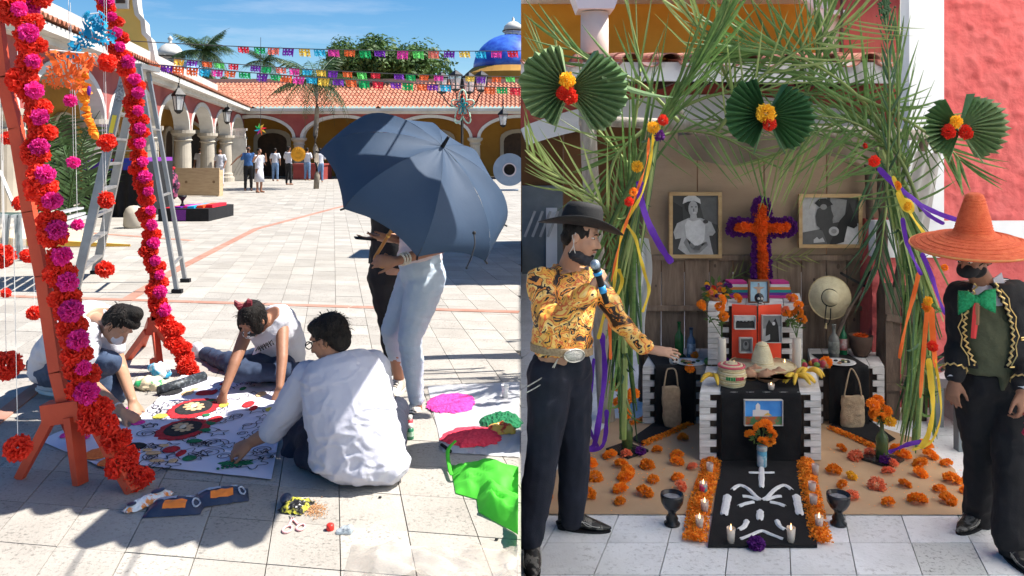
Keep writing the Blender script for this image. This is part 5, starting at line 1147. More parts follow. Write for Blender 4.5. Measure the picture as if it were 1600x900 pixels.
pk=mat('pink_plastic',(.78,.42,.42),.4); r=empty('scissors',G(460,822),'pair of pink handled scissors lying open on the plaza','scissors')
for (x,y,rx,rot) in ((449,829,.024,0),(470,826,.022,.6)):
    c=G(x,y); b=B(); b.tube([c+V((rx*.75*cos(a),rx*1.25*sin(a),.006)) for a in [i*2*pi/16 for i in range(17)]],.0045,6); b.build('handle',pk,r,smooth=True)
q=G(457,812); q.z=.007
for (x,y,x2,y2) in ((449,829,474,798),(470,826,448,798)):
    d=(q-G(x,y)); d.z=0; b=B(); b.bar(G(x,y)+d*.35+V((0,0,.007)),q,.009,.004); b.build('shank',pk,r); e=G(x2,y2); e.z=.006; b=B(); b.bar(q,q.lerp(e,.45),.010,.002,t=.3); b.build('blade',al,r)
c=G(516,828); b=B(); b.lathe(c,[(.016,0),(.017,.004),(.016,.022),(.012,.026),(0,.026)],14); b.build('red_stopper',mat('red_plastic',(.75,.03,.02),.35),None,'small red bottle cap on the plaza in front','cap',smooth=True)
c=G(539,832); r=crumple('plastic_scrap',c,(.035,.028,.02),mat('grey_film',(.4,.46,.5),.15,alpha=.6),'small scrap of grey clear plastic beside the red cap','plastic',amp=.012,fs=25,vox=.005)
c=G(434,757); 
b=B(); b.tube([G(690,698)+V((0,0,.012)),G(704,709)+V((0,0,.012))],.009,8); b.build('marker_pen',blackc,None,'black marker pen lying by the green bag','pen')
for x,y in ((594,778),(776,844)): b=B(); b.ell(G(x,y)+V((0,0,.004)),(.008,.007,.004)); b.build('pebble',iron,None,'dark pebble on the plaza '+('right of the seated man' if x<600 else 'above the clear plastic bag'),'pebble')
# paint bottles beside the seated man
for x,y,cc,l in ((641,686,(.02,.16,.08),'small green paint bottle with white cap, nearest, right of the seated man'),(640,672,(.55,.06,.08),'small red paint bottle with white cap behind the green bottle')):
    c=G(x,y); r=empty('paint_bottle',c,l,'bottle'); b=B(); b.lathe(c,[(.019,0),(.020,.004),(.020,.055),(.014,.064),(0,.065)],14); b.build('bottle_body',mat('paint_%d'%x,cc,.35),r,smooth=True)
    b=B(); b.lathe(c,[(.014,.062),(.0155,.066),(.0155,.083),(0,.085)],14); b.build('bottle_cap',white_l,r,smooth=True); b=B(); b.lathe(c,[(.0204,.018),(.0206,.02),(.0206,.042),(.0204,.044)],14); b.build('bottle_label',mat('bottle_label',(.5,.6,.5),.5,(.1,.3,.15),60),r)
# white plastic sheet with powders
filmw=mat('white_film',(.60,.60,.62),.35,(.52,.52,.54),5,alpha=.72); 
a=empty('plastic_sheet',G(740,660),'crinkled white plastic sheet under the coloured powders at the right','plastic sheet'); P_=[G(q[0],q[1]) for q in ((692,708),(812,716),(812,598),(668,604))]
b=B(); b.grid(lambda u,v:(lambda p:V((min(p.x,SEAM*p.y-.004),p.y,.004+.010*abs(noise.noise(V((u*7,v*7,2)))))))(P_[0].lerp(P_[1],u).lerp(P_[3].lerp(P_[2],u),v)),26,22); b.build('film',filmw,a)
def heap(px,py,rx,ry,k,label,h=.02):
    c=G(px,py); sx=rx*c.y/F; sy=(G(px,py-ry).y-G(px,py+ry).y)/2; b=B()
    def fn(u,v):
        a=2*pi*u; r=v*(1+.16*noise.noise(V((cos(a)*2+px,sin(a)*2,0)))+.10*noise.noise(V((cos(a)*9+px,sin(a)*9,0)))*v+.05*random.uniform(-1,1)*v*v); n=noise.noise(V((cos(a)*r*7,sin(a)*r*4,px)))
        return V((c.x+cos(a)*r*sx,c.y+sin(a)*r*sy,.02+h*(1-v**3)*(.65+.6*abs(n))-.012*v**6))
    b.grid(fn,60,16); return b.build('powder_heap',SD[k],None,label,'coloured powder')
heap(705,632,38,15,'M','flat heap of magenta powder, the one farthest back on the plastic sheet'); heap(738,685,47,16,'C','large flat heap of coral red powder on the plastic sheet')
for i,(x,y,rx,ry) in enumerate(((783,664,34,14),)):
    heap(x,y,rx,ry,'G','heap of dark green powder near the right edge of the plastic sheet',.045)
# clip the last heap at the seam
r=crumple('snack_packet',G(786,676),(.075,.06,.035),mat('packet_red_yellow',(.5,.05,.02),.35,(.72,.45,.08),22,lo=.42,hi=.5),'crumpled red and yellow packet lying on the green powder','package',amp=.02,fs=18,vox=.006)
c=G(789,622); b=B(); b.lathe(c,[(.018,.005),(.024,.085),(.0225,.085),(.0168,.01),(0,.01)],16); b.build('plastic_cup',mat('cup_white',(.78,.79,.8),.2,alpha=.75),None,'white plastic cup standing on the plastic sheet','cup',smooth=True)
# green bag
gbm=mat('lime_green_bag',(.09,.62,.045),.6,(.12,.72,.07),3,trans=.4,bump=.1,bs=30)
r=empty('green_bag',G(760,780),'bright lime green fabric bag lying collapsed at the right of the plaza','bag')
def bagpart(q,seed,h,name):
    P_=[G(*k) for k in q]; b=B()
    def fn(u,v):
        p=P_[0].lerp(P_[1],u).lerp(P_[3].lerp(P_[2],u),v); e=min(u*5,v*4,(1-v)*4,1); a=noise.noise(V((u*2.3,v*2.3,seed))); k=noise.noise(V((u*5+2,v*5,seed+3)))
        z=.005+e*(h+.05*a+.045*(1-2*abs(k))*.6); x=min(p.x,SEAM*p.y-.012); return V((x,p.y,max(.004,z)))
    b.grid(fn,26,22); b.build(name,gbm,r,smooth=True)
bagpart([(748,802),(870,872),(870,800),(742,764)],3,.06,'bag_front'); bagpart([(712,772),(830,806),(840,738),(704,728)],8,.05,'bag_back')
b=B(); b.tube(smooth_pts([G(728,750)+V((0,0,.08)),G(708,752)+V((0,0,.03)),G(702,738)+V((0,0,.03)),G(700,722)+V((0,0,.06)),G(712,716)+V((0,0,.09))],5),.010,6,flat=.3); b.build('bag_handle',gbm,r,smooth=True)
# clear plastic bag in the foreground
pb_=mat('clear_polythene',(.70,.66,.60),.12,(.55,.48,.40),5,alpha=.36,spec=.9)
r=empty('clear_plastic_bag',G(660,885),'crumpled clear plastic bag lying in the foreground at the bottom','plastic bag')
P_=[G(530,925),G(850,925),G(830,862),G(550,852)]; b=B()
def fn(u,v):
    p=P_[0].lerp(P_[1],u).lerp(P_[3].lerp(P_[2],u),v); e=min(1,u*6,(1-v)*3); k=abs(noise.noise(V((u*4+v*2,v*2.5,0)))); j=abs(noise.noise(V((u*9+v*5,v*5,4)))); z=.005+e*(.03+.07*k+.03*j); return V((min(p.x,SEAM*p.y-.01),p.y+.01*j,max(.003,z)))
b.grid(fn,60,30); b.build('film',pb_,r,smooth=True)
# small orange scrap
b=B(); b.ell(G(283,572)+V((0,0,.02)),(.03,.03,.02)); b.build('orange_petals',orange,None,'small yellow orange flower scrap beside the far trestle leg','flower')

# added cloth awning with scalloped edge over the frame, placed to shade the group
aw=empty('added_awning',(-.5,4.4,2.62),'added cream cloth awning with scalloped edge on ropes out of view, shading the drawing group','awning')
awm=mat('added_awning_cloth',(.62,.55,.42),.9,(.55,.48,.36),4)
x0,x1,y0,y1=-1.35,-.12,3.80,4.95; b=B(); ns=7
def af(u,v):
    x=x0+u*(x1-x0); y=y0+v*(y1-y0)
    if v==0: y-=.07*abs(sin(u*pi*ns))
    return V((x,y,2.62-.05*sin(u*pi)*sin(v*pi)))
b.grid(af,84,8); b.build('cloth',awm,aw,smooth=True)
b=B(); b.grid(lambda u,v:V((-.12+u*.78,3.50+v*.72-(.06*abs(sin(u*pi*5)) if v==0 else 0),2.62-.04*sin(u*pi))),60,6); b.build('cloth',awm,aw,smooth=True)  # added panel that shades the seated man and spares the umbrella
for (cx_,cy_,tx) in ((x0,y0,-3.2),(x1,y0,2.2),(x0,y1,-3.2),(x1,y1,2.2)):
    b=B(); b.tube([V((cx_,cy_,2.62)),V((tx,-4,3.4))],.006,5); b.build('rope',cord,aw)
for tx in (-3.2,2.2): b=B(); b.tube([V((tx,-4,0 if tx<0 else ZR)),V((tx,-4,3.45))],.05,8); b.build('pole',greyd,aw)
# ================================================================ THE ALTAR BOOTH
BW=6.85
plankm=mat('weathered_plank',(.17,.115,.08),.85,(.30,.215,.155),3,stretch=(7,7,1),bump=.35,bs=60,rand=.14)
plywd=mat('aged_plywood',(.38,.275,.185),.85,(.30,.21,.14),1.6,stretch=(1,1,3),bump=.15,bs=50,rand=.08)
greyw=mat('driftwood',(.46,.42,.36),.9,(.28,.24,.20),4,stretch=(5,5,1),bump=.5,bs=50)
darkw=mat('dark_weathered_wood',(.075,.05,.037),.85,(.15,.105,.075),4,stretch=(5,5,1),bump=.4,bs=50)
bo=empty('altar_booth',(W(1190,0,BW).x,BW,ZR),'open wooden booth with plank back wall and pole frame that shelters the altar','booth')
x=W(1000,0,BW).x; xe=W(1372,0,BW).x; z0=ZR+.01; zm=W(0,402,BW).z; zm2=W(0,198,BW).z; k=0
while x<xe:
    w_=random.uniform(.17,.215); b=B(); b.box((x+w_/2,BW+.02+random.uniform(-.006,.006),(z0+zm)/2+random.uniform(-.012,.012)),(w_-.010,.026,zm-z0),RY(random.uniform(-.4,.4))); b.build('plank',plankm,bo)
    for kk in range(random.randint(0,3)):
        b=B(); b.lathe((x+random.uniform(.04,w_-.04),BW+.003,random.uniform(z0+.6,zm-.05)),[(0,-.001),(random.uniform(.008,.018),.0)],9,RX(90),sy=1.5); b.build('knot',darkw,bo)
    x+=w_
xs_=[W(q,0,BW).x for q in (1000,1090,1194,1292,1388)]
for a,c in zip(xs_,xs_[1:]):
    b=B(); b.box(((a+c)/2,BW+.012,(zm+zm2)/2),(c-a-.012,.018,zm2-zm-.012)); b.build('plywood_sheet',plywd,bo)
for y_,h_ in ((402,.045),(481,.04),(600,.04)):
    b=B(); z=W(0,y_,BW).z; b.b2(xs_[0],xe,BW-.035,BW+.006,z-h_/2,z+h_/2); b.build('rail',plankm,bo)
def pole(px0,py0,px1,py1,Y0,Y1,r0,m,name='pole',parent=bo):
    a,c=W(px0,py0,Y0),W(px1,py1,Y1); b=B(); pts=[a.lerp(c,t/9)+V((.012*noise.noise(V((t*.6,px0,0))),.012*noise.noise(V((t*.6,0,px0))),0)) for t in range(10)]; b.tube(pts,[r0*(1+.12*noise.noise(V((t,px0*.1,3)))) for t in range(10)],9); return b.build(name,m,parent,smooth=True)
pole(915,150,950,690,6.3,6.3,.065,greyw); pole(905,188,1455,212,6.3,6.3,.045,greyw,'beam'); pole(1060,214,1400,224,6.7,6.7,.035,plankm,'beam'); pole(1378,215,1378,655,6.5,6.5,.045,darkw); pole(1446,212,1362,655,6.3,6.6,.035,darkw,'brace'); pole(1055,165,1085,215,6.3,6.8,.03,greyw,'rafter'); pole(1355,240,1372,640,6.75,6.75,.03,darkw)
pole(1175,196,1180,222,6.3,6.85,.03,greyw,'rafter'); pole(1000,205,1003,650,6.8,6.8,.03,darkw)
for i,(px,top) in enumerate(((1389,442),(1402,450),(1415,446),(1428,452),(1441,458))):
    b=B(); a=W(px,0,6.3); b.box((a.x,6.3+.02*(i%2),(W(0,top,6.3).z+ZR)/2),(.058,.022,W(0,top,6.3).z-ZR),RY((-.8,.4,-.3,.7,0)[i])); b.build('fence_slat',darkw,bo)
b=B(); b.box(W(1414,500,6.27),(.30,.02,.05),RY(8)); b.build('fence_rail',darkw,bo); b=B(); b.box(W(1414,605,6.27),(.30,.02,.05)); b.build('fence_rail',darkw,bo)
gauze=mat('brown_gauze',(.20,.155,.12),.9,(.27,.22,.17),3,alpha=.9,trans=.2)
b=B(); b.grid(lambda u,v:W(1060+u*345,212,6.45)+V((0,.04*sin(u*30)*v,-v*(.08+.16*abs(sin(u*pi*1.5+.4)))+.01*noise.noise(V((u*20,v*4,0))))),50,8); b.build('gauze_valance',gauze,bo,smooth=True)
b=B(); b.grid(lambda u,v:W(1475-35*v-(1-u)*(45-5*v),238+165*v,6.15)+V((0,.03*sin(u*14+v*3),.01*sin(u*9))),16,20); b.build('white_drape',mat('off_white_cloth',(.66,.65,.62),.85,(.52,.51,.48),2,trans=.3,alpha=.93),None,'off white cloth hanging from the right corner of the booth','cloth',smooth=True)
b=B(); b.grid(lambda u,v:W(970+u*42+6*sin(v*5),372+150*v,5.9)+V((0,.035*sin(u*17+v),(.015*noise.noise(V((u*30,0,0))) if v>.9 else 0))),20,20); b.build('white_drape',mat('white_net',(.70,.71,.70),.85,(.58,.6,.58),4,trans=.3),None,'ragged white cloth strip hanging behind the left leaf bundle','cloth',smooth=True)
# ---- framed photographs
pinef=mat('pine_frame',(.50,.34,.17),.6,(.40,.25,.11),4,stretch=(1,1,6))
GM={k:mat('print_grey_%d'%k,(k/100,)*3,.45,(k/100*.8,)*3,25) for k in (1,4,10,22,40,60)}
def picture(px0,py0,px1,py1,Y,label,shapes,fr=.03,bgk=4,frame_m=None,cat='picture',back=None):
    a,c=W(px0,py0,Y),W(px1,py1,Y); r=empty('framed_photograph',V(((a.x+c.x)/2,Y,c.z)),label,cat)
    b=B(); b.b2(a.x+fr*.5,c.x-fr*.5,Y-.004,Y+.012,c.z+fr*.5,a.z-fr*.5); b.build('print',back or GM[bgk],r)
    if fr:
        for (x0,x1,zz0,zz1) in ((a.x,c.x,a.z-fr,a.z),(a.x,c.x,c.z,c.z+fr),(a.x,a.x+fr,c.z+fr,a.z-fr),(c.x-fr,c.x,c.z+fr,a.z-fr)):
            b=B(); b.b2(x0,x1,Y-.022,Y+.013,zz0,zz1); b.build('frame_side',frame_m or pinef,r)
    wx,wz=c.x-a.x,a.z-c.z
    for i,(m,poly) in enumerate(shapes):
        yy=Y-.0055-.0012*i; pts=[V((a.x+fr+(wx-2*fr)*u,yy,a.z-fr-(wz-2*fr)*v)) for u,v in poly]; b=B()
        cc=sum(pts,V((0,0,0)))/len(pts); n=len(pts); b.add(pts+[cc],[(i2,(i2+1)%n,n) for i2 in range(n)]); b.build('print_shape',GM[m] if isinstance(m,int) else m,r)
    return r
def el(cx_,cy_,rx,ry,n=18,a0=0,a1=2*pi): return [(cx_+rx*cos(a0+(a1-a0)*i/n),cy_+ry*sin(a0+(a1-a0)*i/n)) for i in range(n)]
picture(1045,300,1127,403,6.78,'tall framed black and white photograph of a woman in white, left of the cross',[
 (10,[(.55,0),(1,0),(1,.5),(.7,.42)]),(1,[(0,.1),(.22,.2),(.25,.55),(0,.6)]),(40,[(.02,.62),(.1,.47),(.35,.38),(.62,.38),(.85,.45),(.95,.62),(.88,.68),(.80,.66),(.86,.88),(.9,1),(.3,1),(.12,.9),(.2,.7),(.06,.74)]),
 (60,[(.33,.40),(.45,.44),(.6,.40),(.72,.5),(.7,.75),(.55,.9),(.4,.9),(.3,.7),(.27,.5)]),(22,[(.30,.72),(.42,.9),(.6,.9),(.75,.78),(.78,.84),(.6,.97),(.38,.97),(.24,.8)]),(1,el(.43,.17,.17,.14)),(60,[(.22,.14),(.25,.04),(.35,-.0),(.5,-.0),(.6,.06),(.62,.14),(.5,.09),(.33,.10)]),(40,el(.45,.22,.105,.135)),(40,[(.39,.31),(.52,.31),(.54,.4),(.38,.4)]),(10,el(.42,.19,.02,.012)),(10,el(.51,.19,.02,.012)),(60,el(.47,.29,.04,.015)),(10,el(.46,.245,.012,.03)),(4,el(.72,.44,.06,.035,8)),(10,[(.45,.9),(.5,.84),(.62,.86),(.58,.93)])])
picture(1247,303,1346,387,6.78,'wide framed black and white photograph of a rider and dark horse, right of the cross',[
 (40,[(0,0),(.45,0),(.4,.5),(.3,.7),(0,.75)]),(22,[(.5,.0),(.8,.05),(.75,.5),(.55,.55)]),(60,[(.55,.85),(.8,.62),(1,.55),(1,1),(.6,1)]),(10,[(0,.75),(.3,.68),(.6,.8),(.6,1),(0,1)]),
 (1,[(.22,.12),(.30,.03),(.42,.02),(.50,.08),(.55,.15),(.45,.2),(.3,.2)]),(4,[(.27,.25),(.36,.18),(.5,.2),(.56,.4),(.5,.62),(.6,.9),(.45,1),(.36,.7),(.26,.6),(.24,.4)]),(22,el(.38,.2,.06,.06)),
 (1,[(.98,.6),(.92,.66),(.85,.5),(.8,.62),(.74,.95),(.6,1),(.48,1),(.58,.75),(.66,.5),(.8,.3),(.84,.1),(.9,.3),(.96,.5)]),(40,el(.56,.72,.09,.1)),(22,el(.56,.72,.05,.05)),(40,[(.2,.9),(.26,.84),(.3,.9),(.36,.85),(.4,.95),(.2,.97)])])
# ---- flower cross
ora_p=mat('orange_marigold',(.95,.25,.012),.75,(1,.40,.03),14,trans=.25,rand=.12); yel_p=mat('yellow_marigold',(.95,.50,.02),.75,(1,.65,.05),12,trans=.25,rand=.1); pur_p=mat('purple_crepe',(.10,.012,.16),.8,(.16,.02,.25),12,trans=.2,rand=.15); sal_p=mat('salmon_marigold',(.90,.22,.09),.75,(.95,.32,.16),14,trans=.25,rand=.1)
MG=[pompom('marigold',ora_p,110,1,.85,.2,.45,.05,True) for _ in range(3)]; MY=[pompom('yellow_marigold',yel_p,95,1,.8,.2,.4,.05)]; MS=[pompom('salmon_marigold',sal_p,90,1,.8,.2,.45,.05,True)]; PU=[pompom('purple_tuft',pur_p,36,1,1,.28)]; OT=[pompom('orange_tuft',mat('red_orange_marigold',(.88,.12,.01),.75,(.95,.20,.02),14,trans=.25,rand=.12),50,1,1,.24) for _ in range(2)]; RT=[pompom('red_marigold',red_p,90,1,.8,.2,.4,.05)]
cr=empty('flower_cross',W(1189,445,6.7),'orange marigold cross with purple border on the booth wall between the two photographs','cross')
def runf(a,c,n,meshes,rad,name,jit=.01):
    for i in range(n):
        p=W(*a,6.68).lerp(W(*c,6.68),(i+.5)/n)+V((random.uniform(-jit,jit),random.uniform(-.02,0),random.uniform(-jit,jit))); put(name,random.choice(meshes),cr,p,(random.uniform(0,6),random.uniform(0,6),0),rad*random.uniform(.9,1.1))
b=B(); b.b2(W(1178,0,6.75).x,W(1200,0,6.75).x,6.74,6.77,W(0,448,6.75).z,W(0,312,6.75).z); b.build('cross_board',pur_p,cr); b=B(); b.b2(W(1140,0,6.75).x,W(1239,0,6.75).x,6.735,6.76,W(0,364,6.75).z,W(0,346,6.75).z); b.build('cross_board',pur_p,cr)
for a,c,n in (((1178,316),(1178,340),6),((1200,316),(1200,340),6),((1178,370),(1178,448),15),((1200,370),(1200,448),15),((1180,312),(1200,312),5),((1142,344),(1176,344),8),((1202,344),(1236,344),8),((1142,366),(1176,366),8),((1202,366),(1236,366),8),((1139,347),(1139,364),5),((1240,347),(1240,364),5)): runf(a,c,n,PU,.030,'purple_tuft')
for a,c,n in (((1189,320),(1189,446),14),((1185,330),(1193,440),10),((1148,355),(1232,355),11)): runf(a,c,n,OT,.052,'orange_tuft',.014)
b=B()
# ---- palm frond spray behind the cross
gpalm=mat('dry_palm',(.20,.22,.06),.7,(.30,.30,.10),3,rand=.2)
# ---- crates and tables
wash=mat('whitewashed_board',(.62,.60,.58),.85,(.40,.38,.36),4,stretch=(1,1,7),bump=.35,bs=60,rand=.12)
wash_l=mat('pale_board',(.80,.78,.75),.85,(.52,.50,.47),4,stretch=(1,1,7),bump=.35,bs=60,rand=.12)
def crate(name,label,x0,x1,y0,y1,z0,z1,nsl,side=None,group=None,m=None):
    r=empty(name,((x0+x1)/2,(y0+y1)/2,z0),label,'crate',group); sw=side or .11; m=m or wash; hs=(z1-z0)/nsl
    for i in range(nsl):
        z=z0+hs*(i+.5)
        if i%2==0:
            for (a,c) in ((x0,x0+sw),(x1-sw,x1)):
                b=B(); b.box(((a+c)/2,y0+.012,z),(c-a,.024,hs-.004)); b.build('front_slat',m,r)
            b=B(); b.box((x0+.012,(y0+y1)/2,z),(.024,y1-y0-.03,hs-.004)); b.build('side_slat',m,r); b=B(); b.box((x1-.012,(y0+y1)/2,z),(.024,y1-y0-.03,hs-.004)); b.build('side_slat',m,r)
        else:
            for (a,c) in ((x0,x0+sw*.62),(x1-sw*.62,x1)):
                b=B(); b.box(((a+c)/2,y0+.016,z),(c-a,.024,hs-.004)); b.build('front_slat',m,r)
            b=B(); b.box((x0+.02,y0+(y1-y0)*.2,z),(.02,(y1-y0)*.3,hs-.004)); b.build('side_slat',m,r)
    n=5
    for i in range(n):
        ww=(x1-x0)/n; b=B(); b.box((x0+ww*(i+.5),(y0+y1)/2,z1+.008),(ww-.006,y1-y0,.018)); b.build('top_board',m,r)
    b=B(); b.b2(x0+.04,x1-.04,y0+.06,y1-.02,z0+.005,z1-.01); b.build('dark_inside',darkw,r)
    for o in r.children:
        for v in o.data.vertices: v.co.x+=.312*(v.co.y+WL[o].y-y0)
    return r
TZ=-.064
fx0,fx1=W(1093,0,5.47).x,W(1283,0,5.47).x
crate('altar_table','front altar table of whitewashed slats holding the basket, bread and bananas',fx0,fx1,5.47,6.12,ZR+.012,TZ-.02,10,.115,m=wash_l)
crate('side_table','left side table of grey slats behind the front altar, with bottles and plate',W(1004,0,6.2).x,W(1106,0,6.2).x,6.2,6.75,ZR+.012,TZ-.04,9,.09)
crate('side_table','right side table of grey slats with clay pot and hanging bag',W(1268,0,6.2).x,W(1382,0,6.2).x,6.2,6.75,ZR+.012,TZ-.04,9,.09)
UZ=W(0,474,6.15).z
crate('upper_crate','upper altar crate of pale slats behind the red board of photographs',W(1106,0,6.15).x,W(1254,0,6.15).x,6.15,6.6,TZ+.0,UZ-.02,11,.16,m=wash_l)
# black cloths
def drape(name,pts,label,m=blackc,thick=.004):
    pass
clothb=mat('black_felt',(.005,.005,.006),.95,(.010,.010,.011),12,bump=.3,bs=150)
r=empty('black_cloth',GR(1189,722),'black cloth hanging down the front altar table with a postcard pinned on it','cloth')
cx0,cx1=W(1127,0,5.44).x,W(1252,0,5.44).x
b=B()
def cf(u,v):
    x=cx0+u*(cx1-cx0); L=.30+.52; s=v*L
    if s<.30: return V((x+.312*(.30-s),5.77-s,TZ+.004+.002*sin(u*30)))
    d=s-.30; return V((x+.006*sin(d*9),5.462-.012-.012*abs(sin(u*9+d*2))*min(1,d*5),max(ZR+.02,TZ+.003-d)))
b.grid(cf,30,26); b.build('cloth',clothb,r,smooth=True)
for (p0,p1,l) in ((1024,1085,'black cloth over the left side table'),(1296,1358,'black cloth over the right side table behind the hanging bag')):
    x0,x1=W(p0,0,6.17).x,W(p1,0,6.17).x; b=B()
    b.grid(lambda u,v:V((x0+u*(x1-x0),6.55-min(v,.45)/.45*.37-.01*abs(sin(u*8))*(v>.46),TZ-.017 if v<=.45 else max(ZR+.02,TZ-.017-(v-.45)*.86))),16,20); b.build('black_cloth',clothb,None,l,'cloth',smooth=True)
# carpets and kraft ground sheet
def flat(name,pix,z,m,label,cat,kind=None,wob=.003,n=26,thick=None):
    pts=[GR(*p) for p in pix]; b=B(); a,b_,c,d=pts
    b.grid(lambda u,v:(lambda p:V((p.x,p.y,ZR+z+wob*noise.noise(V((p.x*5,p.y*5,z*50))))))(a.lerp(b_,u).lerp(d.lerp(c,u),v)),n,n); return b.build(name,m,None,label,cat,kind=kind,smooth=True)
kraft=mat('kraft_paper',(.54,.36,.21),.8,(.46,.30,.17),2.2,bump=.35,bs=5)
b=B(); KP=[GR(843,805),GR(1518,806),GR(1492,735),GR(1437,688),GR(1330,655),GR(960,655),GR(868,738)]
cen=sum(KP,V((0,0,0)))/len(KP); n=len(KP); nr=22; P=[];Fc=[]; per=[]
for i in range(n):
    for k in range(14): per.append(KP[i].lerp(KP[(i+1)%n],k/14))
M_=len(per)
for j in range(1,nr+1):
    for q in per:
        p=cen.lerp(q,j/nr); e=j/nr; P.append(V((p.x,p.y,ZR+.006+.010*abs(noise.noise(V((p.x*2.2,p.y*3.5,0))))**.7*(1 if e<1 else .3))))
P.append(V((cen.x,cen.y,ZR+.01)))
for j in range(nr-1):
    for i in range(M_):
        k=(i+1)%M_; Fc.append((j*M_+i,j*M_+k,(j+1)*M_+k,(j+1)*M_+i))
for i in range(M_): Fc.append((len(P)-1,i,(i+1)%M_) if True else 0)
b.add(P,Fc); b.build('kraft_ground_sheet',kraft,None,'brown kraft paper sheet spread on the floor under the altar and marigolds','ground sheet',smooth=True)
carpet=empty('black_carpet',GR(1190,860),'black carpet before the altar with a white sand cross and bow drawn on it','carpet')
a,b_,c,d=GR(1106,857),GR(1277,857),GR(1251,719),GR(1127,719); b=B(); b.grid(lambda u,v:(lambda p:V((p.x,p.y,ZR+.019)))(a.lerp(b_,u).lerp(d.lerp(c,u),v)),20,20); b.grid(lambda u,v:(lambda p:V((p.x,p.y,ZR+.003)))(b_.lerp(a,u).lerp(c.lerp(d,u),v)),4,4)
b.add([a+V((0,0,.003)),b_+V((0,0,.003)),b_+V((0,0,.0188)),a+V((0,0,.0188))],[(0,1,2,3)]); b.build('carpet_cloth',clothb,carpet)
sandw=mat('white_sand',(.85,.85,.84),.95,(.75,.75,.74),60,bump=.8,bs=120)
def sand(pts,w=5.2,t0=.8):
    pts=smooth_pts([GR(*p) for p in pts],7); b=B(); n=len(pts); P=[];Fc=[]
    for i,p in enumerate(pts):
        d=pts[min(i+1,n-1)]-pts[max(i-1,0)]; s=V((-d.y,d.x,0)).normalized(); k=w*p.y/F*(1 if 0<i<n-1 else .5)*(1+.22*noise.noise(V((p.x*40,p.y*40,0))))
        for q,h in ((-1,.0205),(-.5,.028),(.5,.028),(1,.0205)): P.append(V((p.x,p.y,ZR+h+.001*random.random()))+s*q*k*.62)
    for i in range(n-1):
        for j in range(3): Fc.append((4*i+j,4*i+j+1,4*i+5+j,4*i+4+j))
    b.add(P,Fc); b.build('sand_line',sandw,carpet)
mir=lambda pts:[(2*1190.5-x,y) for x,y in pts]
sand([(1190,733),(1190,768)],7); sand([(1170,744),(1210,744)],4)
for q,w_ in (([(1144,771),(1150,766),(1158,764),(1170,770),(1182,782),(1190,787)],6),([(1160,781),(1170,782),(1186,787)],6),([(1154,797),(1164,793),(1178,790)],6),([(1137,779),(1134,795),(1131,811)],10),([(1167,819),(1163,828),(1154,834)],7)): sand(q,w_); sand(mir(q),w_)
sand([(1188,803),(1187,819)],9); sand([(1156,849),(1174,842),(1190,836),(1206,842),(1224,849)],5)
# side carpets
flat('black_carpet',[(986,690),(1003,699),(1084,664),(1040,650)],.020,clothb,'narrow black carpet slanting to the left side table','carpet',n=8)
flat('black_carpet',[(1380,700),(1400,690),(1345,650),(1296,668)],.020,clothb,'narrow black carpet slanting to the right side table','carpet',n=8)
# petals
def petals(path,w,n,label,m=None,seed=1,z=.012):
    rn=random.Random(seed); pts=[GR(*p) for p in path]; b=B(); L=[(c-a).length for a,c in zip(pts,pts[1:])]; T=sum(L)
    for i in range(n):
        s=rn.uniform(0,T); k=0
        while k<len(L)-1 and s>L[k]: s-=L[k]; k+=1
        a,c=pts[k],pts[k+1]; p=a.lerp(c,s/L[k]); d=(c-a).normalized(); nrm=V((-d.y,d.x,0)); ww=w*(1 if not isinstance(w,tuple) else 1); off=rn.gauss(0,.36)*w; off=max(-w*.75,min(w*.75,off)); p=p+nrm*off
        h=z+.030*max(0,1-(abs(off)/w)**1.5)*rn.random(); q=V((p.x,p.y,ZR+h)); s_=rn.uniform(.010,.019); a1=V((rn.gauss(0,1),rn.gauss(0,1),rn.gauss(0,.5))).normalized(); a2=a1.cross(V((rn.gauss(0,1),rn.gauss(0,1),rn.gauss(0,1)))).normalized()
        b.add([q-a1*s_*.6,q+a2*s_*.42,q+a1*s_*.7,q-a2*s_*.42],[(0,1,2,3)])
    return b.build('marigold_petals',mat('loose_petals',(.95,.24,.012),.8,(1,.42,.04),30,trans=.25,rand=.3,island=True),None,label,'petals',kind='stuff')
petals([(1112,722),(1108,745),(1094,790),(1085,850)],.085,5200,'band of loose orange petals along the left edge of the black carpet',seed=1)
petals([(1258,722),(1262,750),(1272,800),(1284,852)],.075,4600,'band of loose orange petals along the right edge of the black carpet',seed=2)
petals([(1004,698),(1040,683),(1080,665)],.035,900,'thin band of orange petals in front of the slanting left carpet',seed=3)
petals([(980,668),(1018,653)],.03,300,'thin band of orange petals behind the slanting left carpet',seed=4)
petals([(1296,672),(1330,686),(1366,703)],.035,900,'thin band of orange petals in front of the slanting right carpet',seed=5)
petals([(1120,582),(1100,590)],.01,10,'few loose orange petals on the floor behind',seed=6) if False else None
grp='marigold heads scattered on the kraft paper'
L1=[(912,707,0),(922,729,0),(971,729,0),(1011,731,0),(930,750,0),(977,750,0),(1021,753,0),(1059,750,0),(918,776,0),(970,769,0),(1008,773,0),(969,788,0),(853,779,0),(1027,706,0),(1058,714,0),(1058,725,0),(1082,733,2),(1064,764,2),(1067,687,0),(953,715,0),(981,741,0),
(1315,703,0),(1337,717,2),(1359,711,2),(1303,738,0),(1331,747,1),(1316,761,0),(1370,762,2),(1414,760,0),(1388,789,0),(1434,785,0),(1482,786,0),(1468,768,0),(1488,753,0),(1438,743,0),(1438,728,0),(1479,727,0),(1454,715,0),(1402,706,0),(1411,714,0),(1445,699,0),(1388,740,2),(1331,779,2),(1510,770,0),(1512,755,0)]
SZ=random.Random(5)
stem=mat('green_stem',(.08,.14,.04),.7)
